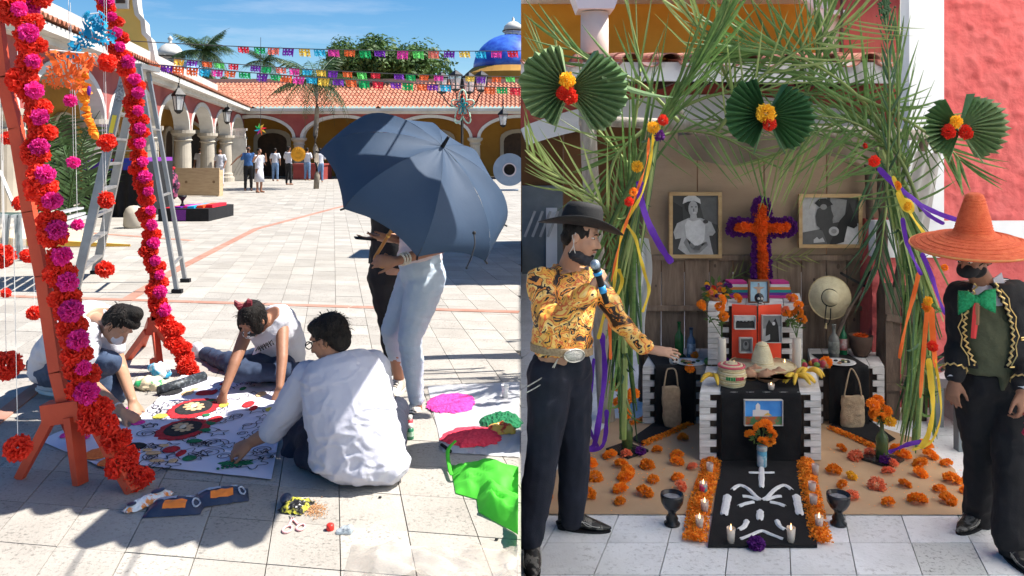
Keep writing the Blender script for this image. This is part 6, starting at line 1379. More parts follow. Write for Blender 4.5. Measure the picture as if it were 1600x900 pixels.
for i,(x,y,k) in enumerate(L1):
    p=GR(x,y+3); p.z=ZR+.028; m=(random.choice(MG) if k==0 else MY[0] if k==1 else MS[0]); rad=SZ.uniform(.038,.060)
    row='front row' if y>765 else 'middle rows' if y>725 else 'back rows'; col='orange' if k==0 else 'yellow' if k==1 else 'salmon'; side='left' if x<1190 else 'right'
    nb='large' if rad>.046 else 'small'
    o=put('marigold',m,None,p,(random.uniform(-.5,.5),random.uniform(-.5,.5),random.uniform(0,6)),(rad,rad*random.uniform(.85,1.1),rad*random.uniform(.8,1.05)),label=None,cat='flower',group=grp)
    o['label']=''; o['_p']=(x,y,k,rad)
mg=[o for o in sc.objects if o.name.startswith('marigold') and '_p' in o]
for o in mg:
    x,y,k,rad=o['_p']; others=[tuple(q['_p'])[:2] for q in mg if q!=o]
    anchors=[((1189,700),'the blue flower can'),((1442,745),'the right kraft paper edge'),((980,715),'the left vase tile'),((1375,728),'the right vase tile'),((1050,815),'the left goblet'),((1310,815),'the right goblet'),((895,820),'the black hat man boot'),((1520,815),'the sombrero man shoe'),((1093,700),'the altar table left leg'),((1283,700),'the altar table right leg'),((1440,690),'the right leaf bundle foot'),((940,680),'the left leaf bundle foot')]
    (ax_,ay_),an=min(anchors,key=lambda a:(a[0][0]-x)**2+((a[0][1]-y)*1.6)**2)
    same=sorted([q for q in mg if min(anchors,key=lambda a:(a[0][0]-q['_p'][0])**2+((a[0][1]-q['_p'][1])*1.6)**2)[1]==an],key=lambda q:(q['_p'][0]-ax_)**2+((q['_p'][1]-ay_)*1.6)**2)
    i=same.index(o); col='orange' if k==0 else 'yellow' if k==1 else 'pale salmon'
    o['label']=col+' marigold head on kraft, '+('nearest to ','second nearest to ','third nearest to ','fourth nearest to ','fifth nearest to ','sixth nearest to ','seventh nearest to ','eighth nearest to ','ninth nearest to ','tenth nearest to ','eleventh nearest to ','twelfth nearest to ','thirteenth nearest to ')[min(i,12)]+an
rn=random.Random(9); b=B()
for i in range(420):
    o=rn.choice(mg); x,y=o['_p'][:2]; p=GR(x+rn.gauss(0,16),min(803,y+rn.gauss(4,8))); p.z=ZR+.019+rn.random()*.004; s_=rn.uniform(.007,.013); a=rn.uniform(0,6.3); d=V((cos(a),sin(a),rn.uniform(-.2,.3))); e=V((-sin(a),cos(a),rn.uniform(-.2,.2)))
    b.add([p-d*s_*.6,p+e*s_*.4,p+d*s_*.6,p-e*s_*.4],[(0,1,2,3)])
b.build('scattered_petals',mat('loose_petals',(.95,.24,.012)),None,'single loose orange petals strewn over the kraft paper','petals',kind='stuff')
for o in mg: del o['_p']
# ---- goblets, candles, vases
blk=mat('burnished_black_clay',(.012,.012,.013),.25,(.03,.03,.032),8,bump=.15,bs=40)
for x,l in ((1050,'black clay incense goblet left of the black carpet'),(1310,'black clay incense goblet right of the black carpet')):
    c=GR(x,820); r=empty('incense_goblet',c,l,'goblet'); b=B(); b.lathe(c,[(.044,0),(.046,.012),(.032,.022),(.036,.04),(.022,.062),(.024,.078),(.046,.10),(.062,.13),(.066,.165),(.064,.178),(.058,.176),(.050,.155),(.0,.145)],28); b.build('goblet_body',blk,r,smooth=True)
    b=B(); b.lathe(c,[(0,.150),(.052,.150),(.05,.158),(0,.163)],20); b.build('ash_bed',mat('grey_ash',(.18,.18,.19),.95,(.35,.35,.36),40,bump=1,bs=80),r)
glassm=mat('candle_glass',(.85,.80,.72),.08,alpha=.38,spec=.8); wax=mat('candle_wax',(.78,.66,.52),.5,(.72,.60,.48),8,trans=.3); flame=mat('flame',(1,.6,.25),.5,emit=3)
def candle(x,y,label,h=.07,rad=.024,g=GR,z=.02,band=None,c=None,lit=True,waxm=None):
    c=c or g(x,y)+V((0,0,z)); r=empty('candle',c,label,'candle'); b=B(); b.lathe(c,[(rad*.8,0),(rad,h),(rad*.95,h),(rad*.75,.004),(0,.004)],16); b.build('glass',glassm,r,smooth=True)
    b=B(); b.lathe(c,[(rad*.74,.005),(rad*.86,h*.68),(0,h*.68)],14); b.build('wax',waxm or wax,r,smooth=True)
    b=B(); b.tube([c+V((0,0,h*.68)),c+V((0,0,h*.8))],.0015,5); b.build('wick',blackc,r)
    if lit: b=B(); b.lathe(c,[(0,h*.76),(.004,h*.85),(.0045,h*.95),(.002,h*1.15),(0,h*1.3)],8); b.build('flame',flame,r,smooth=True)
    if band: b=B(); b.lathe(c,[(rad*.93,h*.25),(rad*1.01,h*.26),(rad*1.04,h*.72),(rad*.96,h*.73)],16); b.build('printed_band',band,r,smooth=True)
pw=mat('pinkish_wax',(.75,.52,.45),.5,trans=.3)
candle(1109,745,'candle in glass on the left petal band, farthest back',waxm=pw,lit=False); candle(1099,776,'candle with pink and teal printed band on the left petal band',band=mat('band_pink_teal',(.7,.05,.15),.5,(.1,.35,.35),25,lo=.48,hi=.52)); candle(1101,806,'candle in glass on the left petal band, second from the front',waxm=pw); candle(1093,832,'candle in glass on the left petal band, nearest the front')
candle(1142,853,'candle in glass standing on the front left corner of the black carpet',.078); candle(1236,852,'candle in glass standing on the front right corner of the black carpet',.078)
candle(1274,747,'candle in glass on the right petal band, farthest back',waxm=pw,lit=False); candle(1269,776,'candle in glass on the right petal band, second from the back',waxm=pw,lit=False); candle(1271,797,'candle in glass on the right petal band, third from the back',waxm=pw,lit=False); candle(1280,831,'candle in glass on the right petal band, nearest the front',waxm=pw)
put('purple_flower',PU[0],None,GR(1181,862)+V((0,0,.035)),(0,0,0),.045,'purple crepe flower lying at the front edge of the black carpet','flower')
put('purple_flower',pompom('purple_flower',pur_p,90,1,.8,.26),None,GR(1182,858)+V((.0,0,.03)),(0,0,1),.05,'dark purple crepe flower at the front edge of the black carpet beside the sand drawing','flower'); bpy.data.objects.remove([o for o in sc.objects if o.name.startswith('purple_flower')][0])
gb_=mat('green_glass',(.06,.10,.03),.12,(.09,.14,.05),3,alpha=.92); 
def bottle(c,h,rad,m,label,name='bottle',lab=None,neck=.3,cap=None):
    r=empty(name,c,label,'bottle'); b=B(); b.lathe(c,[(rad*.9,0),(rad,.006),(rad,h*.55),(rad*.85,h*.62),(rad*neck,h*.74),(rad*neck,h*.96),(rad*neck*1.25,h*.965),(rad*neck*1.25,h),(0,h)],18); b.build('glass_body',m,r,smooth=True)
    if lab: b=B(); b.lathe(c,[(rad*1.0,h*.15),(rad*1.03,h*.16),(rad*1.03,h*.48),(rad*1.0,h*.49)],18); b.build('bottle_label',lab,r,smooth=True)
    if cap: b=B(); b.lathe(c,[(rad*neck*1.3,h*.93),(rad*neck*1.35,h*1.01),(0,h*1.015)],12); b.build('cap',cap,r,smooth=True)
    return r
def flowers_on(root_c,fl,Y,label,rad=.045,name='marigold_bouquet',mesh=None,group=None):
    r=empty(name,root_c,label,'flowers',group)
    for i,(x,y,k) in enumerate(fl):
        p=W(x,y,Y+random.uniform(-.04,.04)); put('marigold',(MG if k==0 else MY if k==1 else MS if k==2 else RT)[0],r,p,(random.uniform(.3,1.3),random.uniform(-.4,.4),random.uniform(0,6)),rad*random.uniform(.9,1.15))
        b=B(); b.tube(smooth_pts([root_c+V((0,0,.02)),root_c.lerp(p,.5)+V((0,.01,.02)),p],3),.003,5); b.build('stem',stem,r)
        b=B(); q=root_c.lerp(p,.6)
        for j in range(5):
            d=V((random.gauss(0,1),random.gauss(0,.6),random.gauss(.3,.5))).normalized()*.05; s=V((-d.z,0,d.x)).normalized()*.008; b.add([q,q+d*.5+s,q+d,q+d*.5-s],[(0,1,2,3)])
        b.build('leaves',leafm,r)
for (bx,by,tx,fl,l1,l2,l3) in ((980,708,(955,712,1003,722),[(978,647,0),(960,602,0),(989,616,0),(982,626,0),(967,629,0),(973,640,0)],'green glass bottle vase on the black tile at the left','bouquet of marigolds in the left green bottle','black square tile under the left bottle vase'),
   (1378,722,(1353,715,1400,738),[(1372,625,0),(1364,634,0),(1376,638,0),(1386,643,0),(1366,645,0),(1374,652,0),(1390,658,1),(1382,650,0)],'green glass bottle vase on the black tile at the right','bouquet of marigolds in the right green bottle','black square tile under the right bottle vase')):
    c=GR(bx,by)+V((0,0,.03)); R=RZ(40); b=B(); b.box(c+V((0,0,-.008)),(.21,.21,.016),R); b.build('black_tile',blk,None,l3,'tile'); bottle(c,.25,.040,gb_,l1,neck=.33); flowers_on(c+V((0,0,.24)),fl,c.y,l2)
    sd=1 if bx>1200 else -1
    put('purple_flower',PU[0],None,c+V((sd*-.05+.03,-.09,.02)),(0,1,0),.04,'small purple tuft beside the %s bottle vase'%('right' if bx>1200 else 'left'),'flower'); put('marigold',MS[0],None,c+V((sd*.02,-.10,.0)),(0,0,1),.045,'salmon marigold leaning on the %s bottle vase'%('right' if bx>1200 else 'left'),'flower')
c=GR(1189,731)+V((0,-.02,.02)); r=empty('flower_can',c,'blue and white painted can holding marigolds in front of the black cloth','vase'); b=B(); b.lathe(c,[(.030,0),(.032,.004),(.032,.135),(.028,.135),(.026,.01),(0,.01)],18); b.build('can',mat('can_blue',(.10,.35,.48),.5,(.7,.72,.70),9,lo=.5,hi=.6),r,smooth=True); b=B(); b.lathe(c,[(.033,.105),(.034,.107),(.034,.13),(.033,.132)],18); b.build('rim_band',white_l,r,smooth=True)
flowers_on(c+V((0,0,.13)),[(1172,679,0),(1185,667,0),(1197,664,0),(1192,690,0),(1206,678,0),(1203,690,0)],c.y,'bouquet of marigolds in the blue and white can',.042)
# postcard
picture(1162,624,1222,664,5.44,'small colour picture of a white church under blue sky on the black cloth',[
 (mat('sky_print',(.04,.25,.7),.4,(.10,.40,.85),4),[(0,0),(1,0),(1,.7),(0,.7)]),(mat('white_print',(.75,.72,.68),.5),[(.22,.7),(.22,.4),(.3,.38),(.3,.2),(.36,.1),(.42,.2),(.42,.38),(.66,.42),(.66,.7)]),(mat('crowd_print',(.5,.12,.05),.5,(.1,.25,.1),40,lo=.45,hi=.55),[(0,.66),(1,.66),(1,1),(0,1)]),(mat('yellow_print',(.75,.5,.1),.5),[(.5,.62),(.62,.5),(.74,.62)])],fr=.004,back=GM[10],frame_m=white_l,cat='postcard')
b=B()
# red board with photographs
rb2=mat('red_card',(.92,.08,.03),.6); r=empty('red_board',W(1184,578,6.08),'red folded card board with black and white photographs and a bead string','board'); xm=W(1184,0,6.05).x
xa,xb_=W(1145,0,6.1).x,W(1222,0,6.1).x; zt_,zb_=W(0,476,6.1).z,TZ+.012
for (p,q) in (((xa,6.12),(xm-.004,6.06)),((xm+.004,6.06),(xb_,6.12))):
    b=B(); b.add([V((p[0],p[1],zb_)),V((q[0],q[1],zb_)),V((q[0],q[1],zt_)),V((p[0],p[1],zt_))]+[V((p[0],p[1]+.006,zb_)),V((q[0],q[1]+.006,zb_)),V((q[0],q[1]+.006,zt_)),V((p[0],p[1]+.006,zt_))],[(0,1,2,3),(7,6,5,4),(0,4,5,1),(3,2,6,7),(0,3,7,4),(1,5,6,2)]); b.build('board_leaf',rb2,r)
b=B(); b.tube([V((xm,6.045,zt_+.02)),V((xm,6.045,zt_-.12))],.0035,5); b.build('bead_string',darkw,r)
for i,(x0,y0,x1,y1,sh,l) in enumerate(((1147,493,1180,514,[(60,[(0,0),(1,0),(1,.3),(0,.35)]),(1,[(.05,.5),(.12,.35),(.2,.5),(.3,.35),(.4,.5),(.5,.35),(.6,.5),(.7,.35),(.8,.5),(.9,.35),(.97,.5),(.97,.95),(.05,.95)])],'wide black and white group photograph on the red board'),
   (1190,492,1221,535,[(22,[(0,0),(1,0),(1,.4),(0,.5)]),(1,[(.2,.4),(.35,.15),(.5,.3),(.7,.1),(.85,.4),(.9,1),(.15,1)]),(60,el(.6,.3,.08,.07)),(40,[(.1,.8),(.4,.7),(.4,.9),(.1,1)])],'tall black and white photograph on the right leaf of the red board'),(1155,527,1175,551,[(10,[(.1,.1),(.9,.1),(.9,.9),(.1,.9)]),(22,el(.5,.5,.25,.3)),(4,el(.5,.4,.12,.14))],'small square grey photograph on the left leaf of the red board'))):
    picture(x0,y0,x1,y1,6.035,l,sh,fr=.004,bgk=40,frame_m=white_l)
# things on the upper crate
c=W(1120,473,6.3); r=empty('flower_basket',c,'small pot of pink, white and yellow flowers on the left end of the upper crate','flowers'); b=B(); b.lathe(c,[(.05,0),(.07,.05),(.06,.05),(0,.03)],14); b.build('pot',mat('terracotta',(.45,.18,.08),.8),r)
for i in range(16):
    p=c+V((random.uniform(-.09,.09),random.uniform(-.05,.05),random.uniform(.05,.15))); put('blossom',random.choice([MY[0],MS[0],RT[0],PU[0]]),r,p,(i,i,0),.024)
b=B()
for i in range(40):
    d=V((random.gauss(0,1),random.gauss(0,.6),random.gauss(0,.7))).normalized(); q=c+V((0,0,.09))+d*.10; s=V((-d.z,0,d.x))*.014; b.add([q-d*.03,q+s,q+d*.03,q-s],[(0,1,2,3)])
b.build('leaves',leafm,r)
zU=UZ+.0
for i,(x,k,s_) in enumerate(((1096,0,.04),(1152,0,.042),(1234,2,.04),(1239,0,.04))):
    p=W(x,0,6.2); put('marigold',MG[0] if k==0 else MS[0],None,V((p.x,6.2,zU+.03 if i else zU-.02)),(.9,0,i),s_,('orange marigold at the left end of the upper crate','orange marigold beside the crucifix picture','salmon fruit like marigold right of the striped cloth','orange marigold at the right end of the upper crate')[i],'flower')
bandm=[mat('stripe_%s'%n_,c_,.85) for n_,c_ in (('magenta',(.45,.03,.2)),('purple',(.12,.03,.25)),('teal',(.02,.25,.25)),('orange',(.6,.2,.05)),('white',(.6,.6,.6)))]
for sx,l in ((1150,'folded striped woven cloth on the left of the upper crate'),(1215,'folded striped woven cloth on the right of the upper crate')):
    c=W(sx,0,6.42); r=empty('striped_cloth',V((c.x,6.42,zU)),l,'cloth')
    for i in range(6):
        b=B(); b.box((c.x,6.42,zU+.012+.022*i),(.20-.012*i,.12,.020)); b.build('stripe',bandm[i%5],r)
picture(1169,437,1201,473,6.2,'small blue framed print of a crucifix standing on the upper crate',[(mat('crucifix_brown',(.3,.14,.06),.6),[(.45,.1),(.55,.1),(.55,.95),(.45,.95)]),(mat('skin_print',(.6,.38,.25),.6),[(.15,.3),(.5,.25),(.85,.3),(.6,.38),(.58,.8),(.42,.8),(.4,.38)]),(40,el(.5,.22,.07,.08))],fr=.012,frame_m=mat('frame_brown',(.20,.08,.04),.5),back=mat('pale_sky_print',(.25,.5,.65),.5,(.5,.7,.8),6))
c=W(1186,474,6.1); b=B(); b.ell(c+V((0,0,.04)),(.036,.032,.04)); b.ell(c+V((0,-.02,.018)),(.024,.022,.02))
r=empty('painted_skull',c,'small dark painted skull in front of the crucifix print','skull'); remesh(b,'skull',blk,r,.006,1)
for k in (-1,1): b=B(); b.ell(c+V((k*.013,-.031,.042)),(.009,.005,.010)); b.build('eye_socket',white_l,r,smooth=True)
b=B(); 
for i in range(5): b=B(); b.ell(c+V((-.012+.006*i,-.041,.014)),(.0025,.003,.005)); b.build('tooth',white_l,r,smooth=True)
# lower table goods
def onT(px,Y,z=TZ): p=W(px,0,Y); return V((p.x,Y,z))
straw=mat('straw',(.74,.60,.34),.85,(.52,.40,.20),30,bump=.5,bs=90); straw_l=mat('pale_straw',(.72,.64,.42),.8,(.62,.53,.33),26,bump=.4,bs=90)
def woven(prof_fn,b,c,rings,seg,rad): pass
c=onT(1143,5.62); r=empty('straw_basket',c,'round lidded straw basket with green and pink pattern on the front altar table','basket')
for i in range(9):
    z=.008+.0145*i; rr=.075+.020*sin(pi*(i+.8)/9.5); b=B(); b.tube([c+V((rr*cos(a),rr*sin(a),z)) for a in [q*2*pi/26 for q in range(27)]],.0085,6); b.build('coil',straw if i%2 else straw_l,r,smooth=True)
for i in range(5):
    rr=.088-.018*i; b=B(); b.tube([c+V((rr*cos(a),rr*sin(a),.138+.005*i)) for a in [q*2*pi/24 for q in range(25)]],.0085,6); b.build('lid_coil',mat('pink_straw',(.6,.12,.14),.8) if i in(0,2) else straw_l,r,smooth=True)
for i in range(8):
    a=-pi/2+(i-3.5)*.16; b=B(); b.box(c+V((.103*cos(a),.103*sin(a),.07)),(.010,.012,.022),RZ(degrees_(a))); b.build('pattern_stitch',mat('green_straw' if i<4 else 'red_straw',(.05,.28,.08) if i<4 else (.5,.06,.08),.8),r)
c=onT(1192,5.75); bread=mat('bread_crust',(.36,.17,.09),.75,(.48,.27,.16),12,bump=.5,bs=40)
for i,(dx,dy,s,l) in enumerate(((-.10,0,1,'left'),(.02,-.04,1.1,'middle front'),(.12,.01,1,'right'),(-.03,.08,1.0,'back'))):
    p=c+V((dx,dy,.035)); r=empty('bread_loaf',p-V((0,0,.035)),'round sugared brown loaf on the front altar table, %s one of the pile'%l,'bread','bread loaves on the altar'); b=B(); b.ell(p,(.075*s,.06*s,.042*s)); 
    for q in range(4): a=q*pi/2+.5; b.caps(p+V((0,0,.035)),p+V((.06*cos(a),.045*sin(a),.012)),.012,.012)
    b.ell(p+V((0,0,.045)),.016); remesh(b,'loaf',bread,r,.008,1,.002,60)
c=onT(1191,5.93,TZ+.035); r=empty('small_straw_sombrero',c,'small pale straw sombrero with pointed crown standing before the red board','hat')
b=B(); b.lathe(c,[(.235,.03),(.22,.012),(.13,.012),(.085,.03),(.070,.10),(.050,.16),(.030,.19),(0,.20)],36); b.lathe(c,[(.235,.027),(.13,.004),(.0,.004)],36); b.build('hat_body',straw_l,r,smooth=True)
for i in range(9): z=.03+.018*i; rr=.086-.0052*i; b=B(); b.tube([c+V((rr*cos(a),rr*sin(a),z)) for a in [q*2*pi/24 for q in range(25)]],.003,4); b.build('braid_row',straw,r)
b=B(); b.tube([c+V((.235*cos(a),.235*sin(a),.03)) for a in [q*2*pi/36 for q in range(37)]],.006,5); b.build('brim_edge',straw,r)
ban=mat('banana_yellow',(.80,.52,.05),.5,(.72,.42,.04),4)
def bananas(c,n,label,flip=1,sc_=1):
    r=empty('banana_bunch',c,label,'bananas')
    for i in range(n):
        a=radians(-50+100*i/max(1,n-1)); d=V((sin(a)*flip,-.35,0)).normalized(); p0=c+V((0,.03,.05)); pts=[p0,p0+d*.04*sc_+V((0,0,.018)),p0+d*.08*sc_+V((0,0,.008)),p0+d*.115*sc_+V((0,0,-.028))]
        b=B(); b.tube(smooth_pts(pts,4),[.006,.010,.014,.016,.017,.0175,.0175,.017,.016,.014,.012,.008,.005],8); b.build('banana',ban,r,smooth=True)
    b=B(); b.tube([c+V((0,.03,.05)),c+V((0,.05,.065))],.010,6); b.build('stalk',mat('banana_stalk',(.25,.2,.06),.7),r)
bananas(onT(1117,5.62,TZ+.004),3,'small bunch of bananas left of the straw basket'); bananas(onT(1247,5.62,TZ+.004),6,'large bunch of bananas at the right end of the front altar table',1,1.1); bananas(onT(1264,5.70,TZ+.02),4,'second bunch of bananas behind the large one',1,1)
c=onT(1243,5.86); b=B(); b.lathe(c,[(.05,.005),(.10,.022),(.105,.026),(.09,.02),(0,.012)],26); b.build('white_plate',mat('white_ceramic',(.78,.78,.77),.2),None,'white plate with bread behind the large banana bunch','plate',smooth=True)
b=B(); b.ell(c+V((0,0,.035)),(.06,.045,.02)); b.build('flat_bread',bread,None,'flat piece of bread on the white plate','bread',smooth=True)
r=crumple('red_cloth',onT(1222,5.60),(.09,.06,.03),redc,'crumpled red cloth beside the large banana bunch','cloth',amp=.02,fs=16,vox=.008)
for x,Y_,s_,l in ((1172,5.56,.022,'red and white chilli bag left of centre on the table front'),(1195,5.55,.02,'dark red dried chilli heap on the table front')): crumple('chilli_heap',onT(x,Y_),(.05,.03,s_),mat('chilli_red',(.25,.02,.02),.5,(.05,.01,.01),40),l,'chillies',amp=.02,fs=30,vox=.006)
# fruit heap on the right between tables
fm_=[mat('fruit_orange',(.75,.25,.03),.5),mat('fruit_green',(.12,.25,.05),.5),mat('fruit_brown',(.3,.15,.06),.6),mat('fruit_red',(.4,.04,.06),.5),mat('fruit_purple',(.15,.04,.2),.6)]
for i in range(14):
    p=onT(1262+random.uniform(-14,30),6.12+random.uniform(-.04,.1),TZ-.01); rr=random.uniform(.02,.032); b=B(); b.ell(p+V((0,0,rr)),(rr,rr,rr*random.uniform(.85,1.1)),None,12,8); b.build('fruit',fm_[i%5],None,('large ','small ')[i%2]+('orange','green','brown','red','purple')[i%5]+' fruit in the heap '+('near the bananas','beside the plate','at its back')[i//5],'fruit','fruit heaped on the right side table',smooth=True)
put('marigold',MG[1],None,onT(1291,6.15,TZ+.02),(.8,0,0),.05,'orange marigold at the edge of the fruit heap on the right table','flower'); put('marigold',MS[0],None,onT(1140,5.98,TZ+.03),(.8,0,0),.04,'salmon marigold at the foot of the red board, left side','flower'); put('purple_flower',PU[0],None,onT(1135,6.05,TZ+.03),(.8,0,0),.05,'purple crepe tuft at the foot of the left white vase','flower')
# vases with marigolds either side of the red board
vw=mat('cream_ceramic',(.68,.62,.52),.5)
for x,fl,l in ((1128,[(1125,480,0),(1131,494,0),(1096,479,0),(1128,468,0)],'left'),(1245,[(1229,489,0),(1240,491,0),(1252,499,0),(1248,477,0),(1248,487,0),(1227,484,2)],'right')):
    c=onT(x,6.02); r=empty('tall_vase',c,'tall cream cylinder vase %s of the red board'%l,'vase'); b=B(); b.lathe(c,[(.030,0),(.032,.003),(.031,.23),(.026,.24),(.024,.23),(.024,.2),(0,.2)],18); b.build('vase_body',vw,r,smooth=True); flowers_on(c+V((0,0,.22)),fl,6.02,'marigold stems in the %s cream vase'%l,.038)
candle(0,0,'white candle glass beside the salmon marigold at the foot of the red board',c=onT(1147,5.93,TZ+.003)); candle(0,0,'candle in glass behind the bananas on the right of the altar table',c=onT(1226,5.98,TZ+.003)); candle(0,0,'small candle in front of the small sombrero',c=onT(1205,5.5,TZ+.005),h=.04)
# side table goods
SZt=TZ-.03+.008
bottle(onT(1061,6.5,SZt),.28,.036,mat('dark_green_glass',(.02,.10,.03),.15),'tall dark green bottle on the left side table',neck=.36); bottle(onT(1080,6.45,SZt),.24,.034,mat('blue_grey_glass',(.10,.16,.25),.15),'blue bottle with pale label on the left side table',lab=mat('blue_label',(.35,.45,.55),.5,(.08,.12,.2),30),neck=.36,cap=navyp)
bottle(onT(1303,6.45,SZt),.27,.042,mat('smoke_glass',(.20,.20,.18),.15,alpha=.8),'wide clear liquor bottle with pale label on the right side table',lab=mat('dull_label',(.3,.3,.26),.6,(.12,.12,.1),30),neck=.34); bottle(onT(1317,6.55,SZt),.27,.034,mat('emerald_glass',(.02,.14,.06),.15),'green bottle with red and white label on the right side table',lab=mat('red_white_label',(.5,.08,.08),.5,(.6,.6,.55),20),neck=.36)
c=onT(1053,6.25,SZt); r=empty('skull_cup',c,'small painted skull cup under the outstretched hand on the left table','cup'); b=B(); b.lathe(c,[(.026,0),(.036,.02),(.036,.06),(.030,.085),(.033,.095),(.028,.09),(0,.03)],18); b.build('cup_body',mat('cup_white_paint',(.7,.7,.66),.4),r,smooth=True)
for k in (-1,1): b=B(); b.ell(c+V((k*.013,-.034,.045)),(.010,.005,.011)); b.build('eye_patch',blk,r,smooth=True)
b=B(); b.lathe(c,[(.031,.082),(.035,.088),(.034,.097),(.028,.095)],18); b.build('painted_rim',mat('rim_green_red',(.5,.05,.05),.5,(.05,.3,.1),30,lo=.48,hi=.52),r,smooth=True); b=B(); b.box(c+V((0,-.035,.018)),(.03,.004,.008)); b.build('teeth',blk,r)
for x,l in ((1078,'white plate with food on the left side table'),(1312,'white plate with food on the right side table')):
    c=onT(x,6.25,SZt+.004); r=empty('food_plate',c,l,'plate'); b=B(); b.lathe(c,[(.06,0),(.115,.014),(.12,.018),(.10,.014),(0,.006)],28); b.build('plate',mat('white_ceramic',(.78,.78,.77),.2),r,smooth=True)
    for i in range(12): b=B(); b.ell(c+V((random.uniform(-.07,.07),random.uniform(-.05,.05),.018)),(.018,.012,.008)); b.build('food_piece',random.choice([bread,blk,straw_l,leafm]),r,smooth=True)
b=B(); p=onT(1107,6.22,SZt); b.ell(p+V((0,0,.03)),(.036,.034,.032)); b.build('avocado',mat('avocado_green',(.06,.16,.03),.5,(.10,.22,.05),20,bump=.3),None,'green avocado on the left side table','avocado',smooth=True)
put('marigold',MG[0],None,onT(1085,6.42,SZt+.03),(.8,0,0),.035,'orange marigold by the blue bottle on the left side table','flower'); put('marigold',MG[0],None,onT(1078,6.16,SZt-.01),(.6,0,0),.04,'orange marigold at the front edge of the left side table','flower')
c=onT(1345,6.5,SZt); r=empty('clay_pot',c,'dark clay pot with orange petal rim standing on the right side table','pot'); b=B(); b.lathe(c,[(.05,0),(.07,.04),(.085,.10),(.095,.17),(.088,.17),(.07,.11),(0,.1)],24); b.build('pot_body',mat('dark_clay',(.08,.045,.03),.8,(.12,.07,.05),8),r,smooth=True); put('petals_rim',OT[0],r,c+V((0,0,.17)),(0,0,0),(.06,.06,.02))  # rim is a flattened orange flower tuft
# hanging jute bags
jute=mat('jute',(.52,.38,.24),.9,(.40,.29,.18),40,bump=.6,bs=160)
for x,w0,yt,yb,l in ((1048,15,603,668,'narrow jute bag hanging by its handles from the left side table'),(1332,19,618,676,'wide jute bag hanging by its handles from the right side table')):
    Yq=6.13; r=empty('jute_bag',W(x,yb,Yq),l,'bag'); b=B()
    secs=[]
    for t in (0,.1,.4,.75,1): y_=yt+(yb-yt)*t; k=w0*(.9 if t<.05 else 1 if t<.8 else .8)*Yq/F; secs.append((W(x+(3*t if x<1200 else 0),y_,Yq),V((k,0,0)),V((0,.022+.02*t,0))))
    b.loft(secs,18); remesh(b,'bag_body',jute,r,.008,2,.005,14)
    for q in (0,.02): b=B(); b.tube(smooth_pts([W(x-w0*.7,yt+2,Yq-.01+q),W(x-w0*.45,yt-22,Yq+.0),W(x-2,576,Yq+.03),W(x+w0*.5,yt-24,Yq),W(x+w0*.75,yt+2,Yq-.01+q)],6),.006,6); b.build('handle',jute,r,smooth=True)
# hanging hat and rifle
c=W(1296,465,6.66); R=RX(90)@RZ(0); r=empty('hanging_hat',c,'wide brimmed pale straw hat with black cord hanging on the plank wall','hat')
T_=Matrix.Rotation(radians(82),3,'X'); b=B(); b.lathe(c,[(.175,.012),(.17,.004),(.10,.0),(.068,.004),(.062,.05),(.052,.085),(.030,.10),(0,.096)],40,T_); b.lathe(c,[(.175,.006),(.10,-.006),(0,-.006)],40,T_); b.build('hat_body',straw_l,r,smooth=True)
b=B(); b.tube([c+T_@V((.070*cos(a),.070*sin(a),.010)) for a in [q*2*pi/30 for q in range(31)]],.006,6); b.build('hat_band',blackc,r)
b=B(); b.tube([c+T_@V((.176*cos(a),.176*sin(a),.010)) for a in [q*2*pi/40 for q in range(41)]],.004,5); b.build('brim_edge',straw,r)
b=B(); b.tube(smooth_pts([W(1291,478,6.55),W(1289,500,6.55),W(1291,508,6.56),W(1297,500,6.56),W(1298,482,6.55)],5),.0045,6); b.build('chin_cord',blackc,r); b=B(); b.tube([W(1291,505,6.55),W(1290,513,6.55)],[.005,.011],6); b.build('tassel',straw,r)
r=empty('wooden_rifle',W(1300,570,6.6),'long dark rifle leaning diagonally against the plank wall','rifle'); a,c=W(1304,524,6.5),W(1366,412,6.72)
b=B(); b.tube([a.lerp(c,.25),c],[.011,.008],8); b.build('barrel',iron,r,smooth=True); b=B(); b.tube(smooth_pts([W(1300,565,6.45),W(1302,548,6.47),W(1310,520,6.5),a.lerp(c,.35),a.lerp(c,.62)+V((.012,0,0))],4),[.035,.036,.034,.03,.026,.022,.02,.02,.02,.02,.02,.019,.018,.018,.016,.015,.014],8,flat=.6); b.build('stock',darkw,r,smooth=True)
b=B(); b.tube([W(1366,412,6.7),W(1372,398,6.7),W(1352,452,6.6),W(1344,470,6.6)],.008,6); b.build('ramrod',greyw,r); b=B(); b.bar(W(1314,427,6.72),W(1353,448,6.7),.04,.02); b.build('machete_blade',iron,None,'dark machete fixed on the plank wall beside the hanging hat','machete')
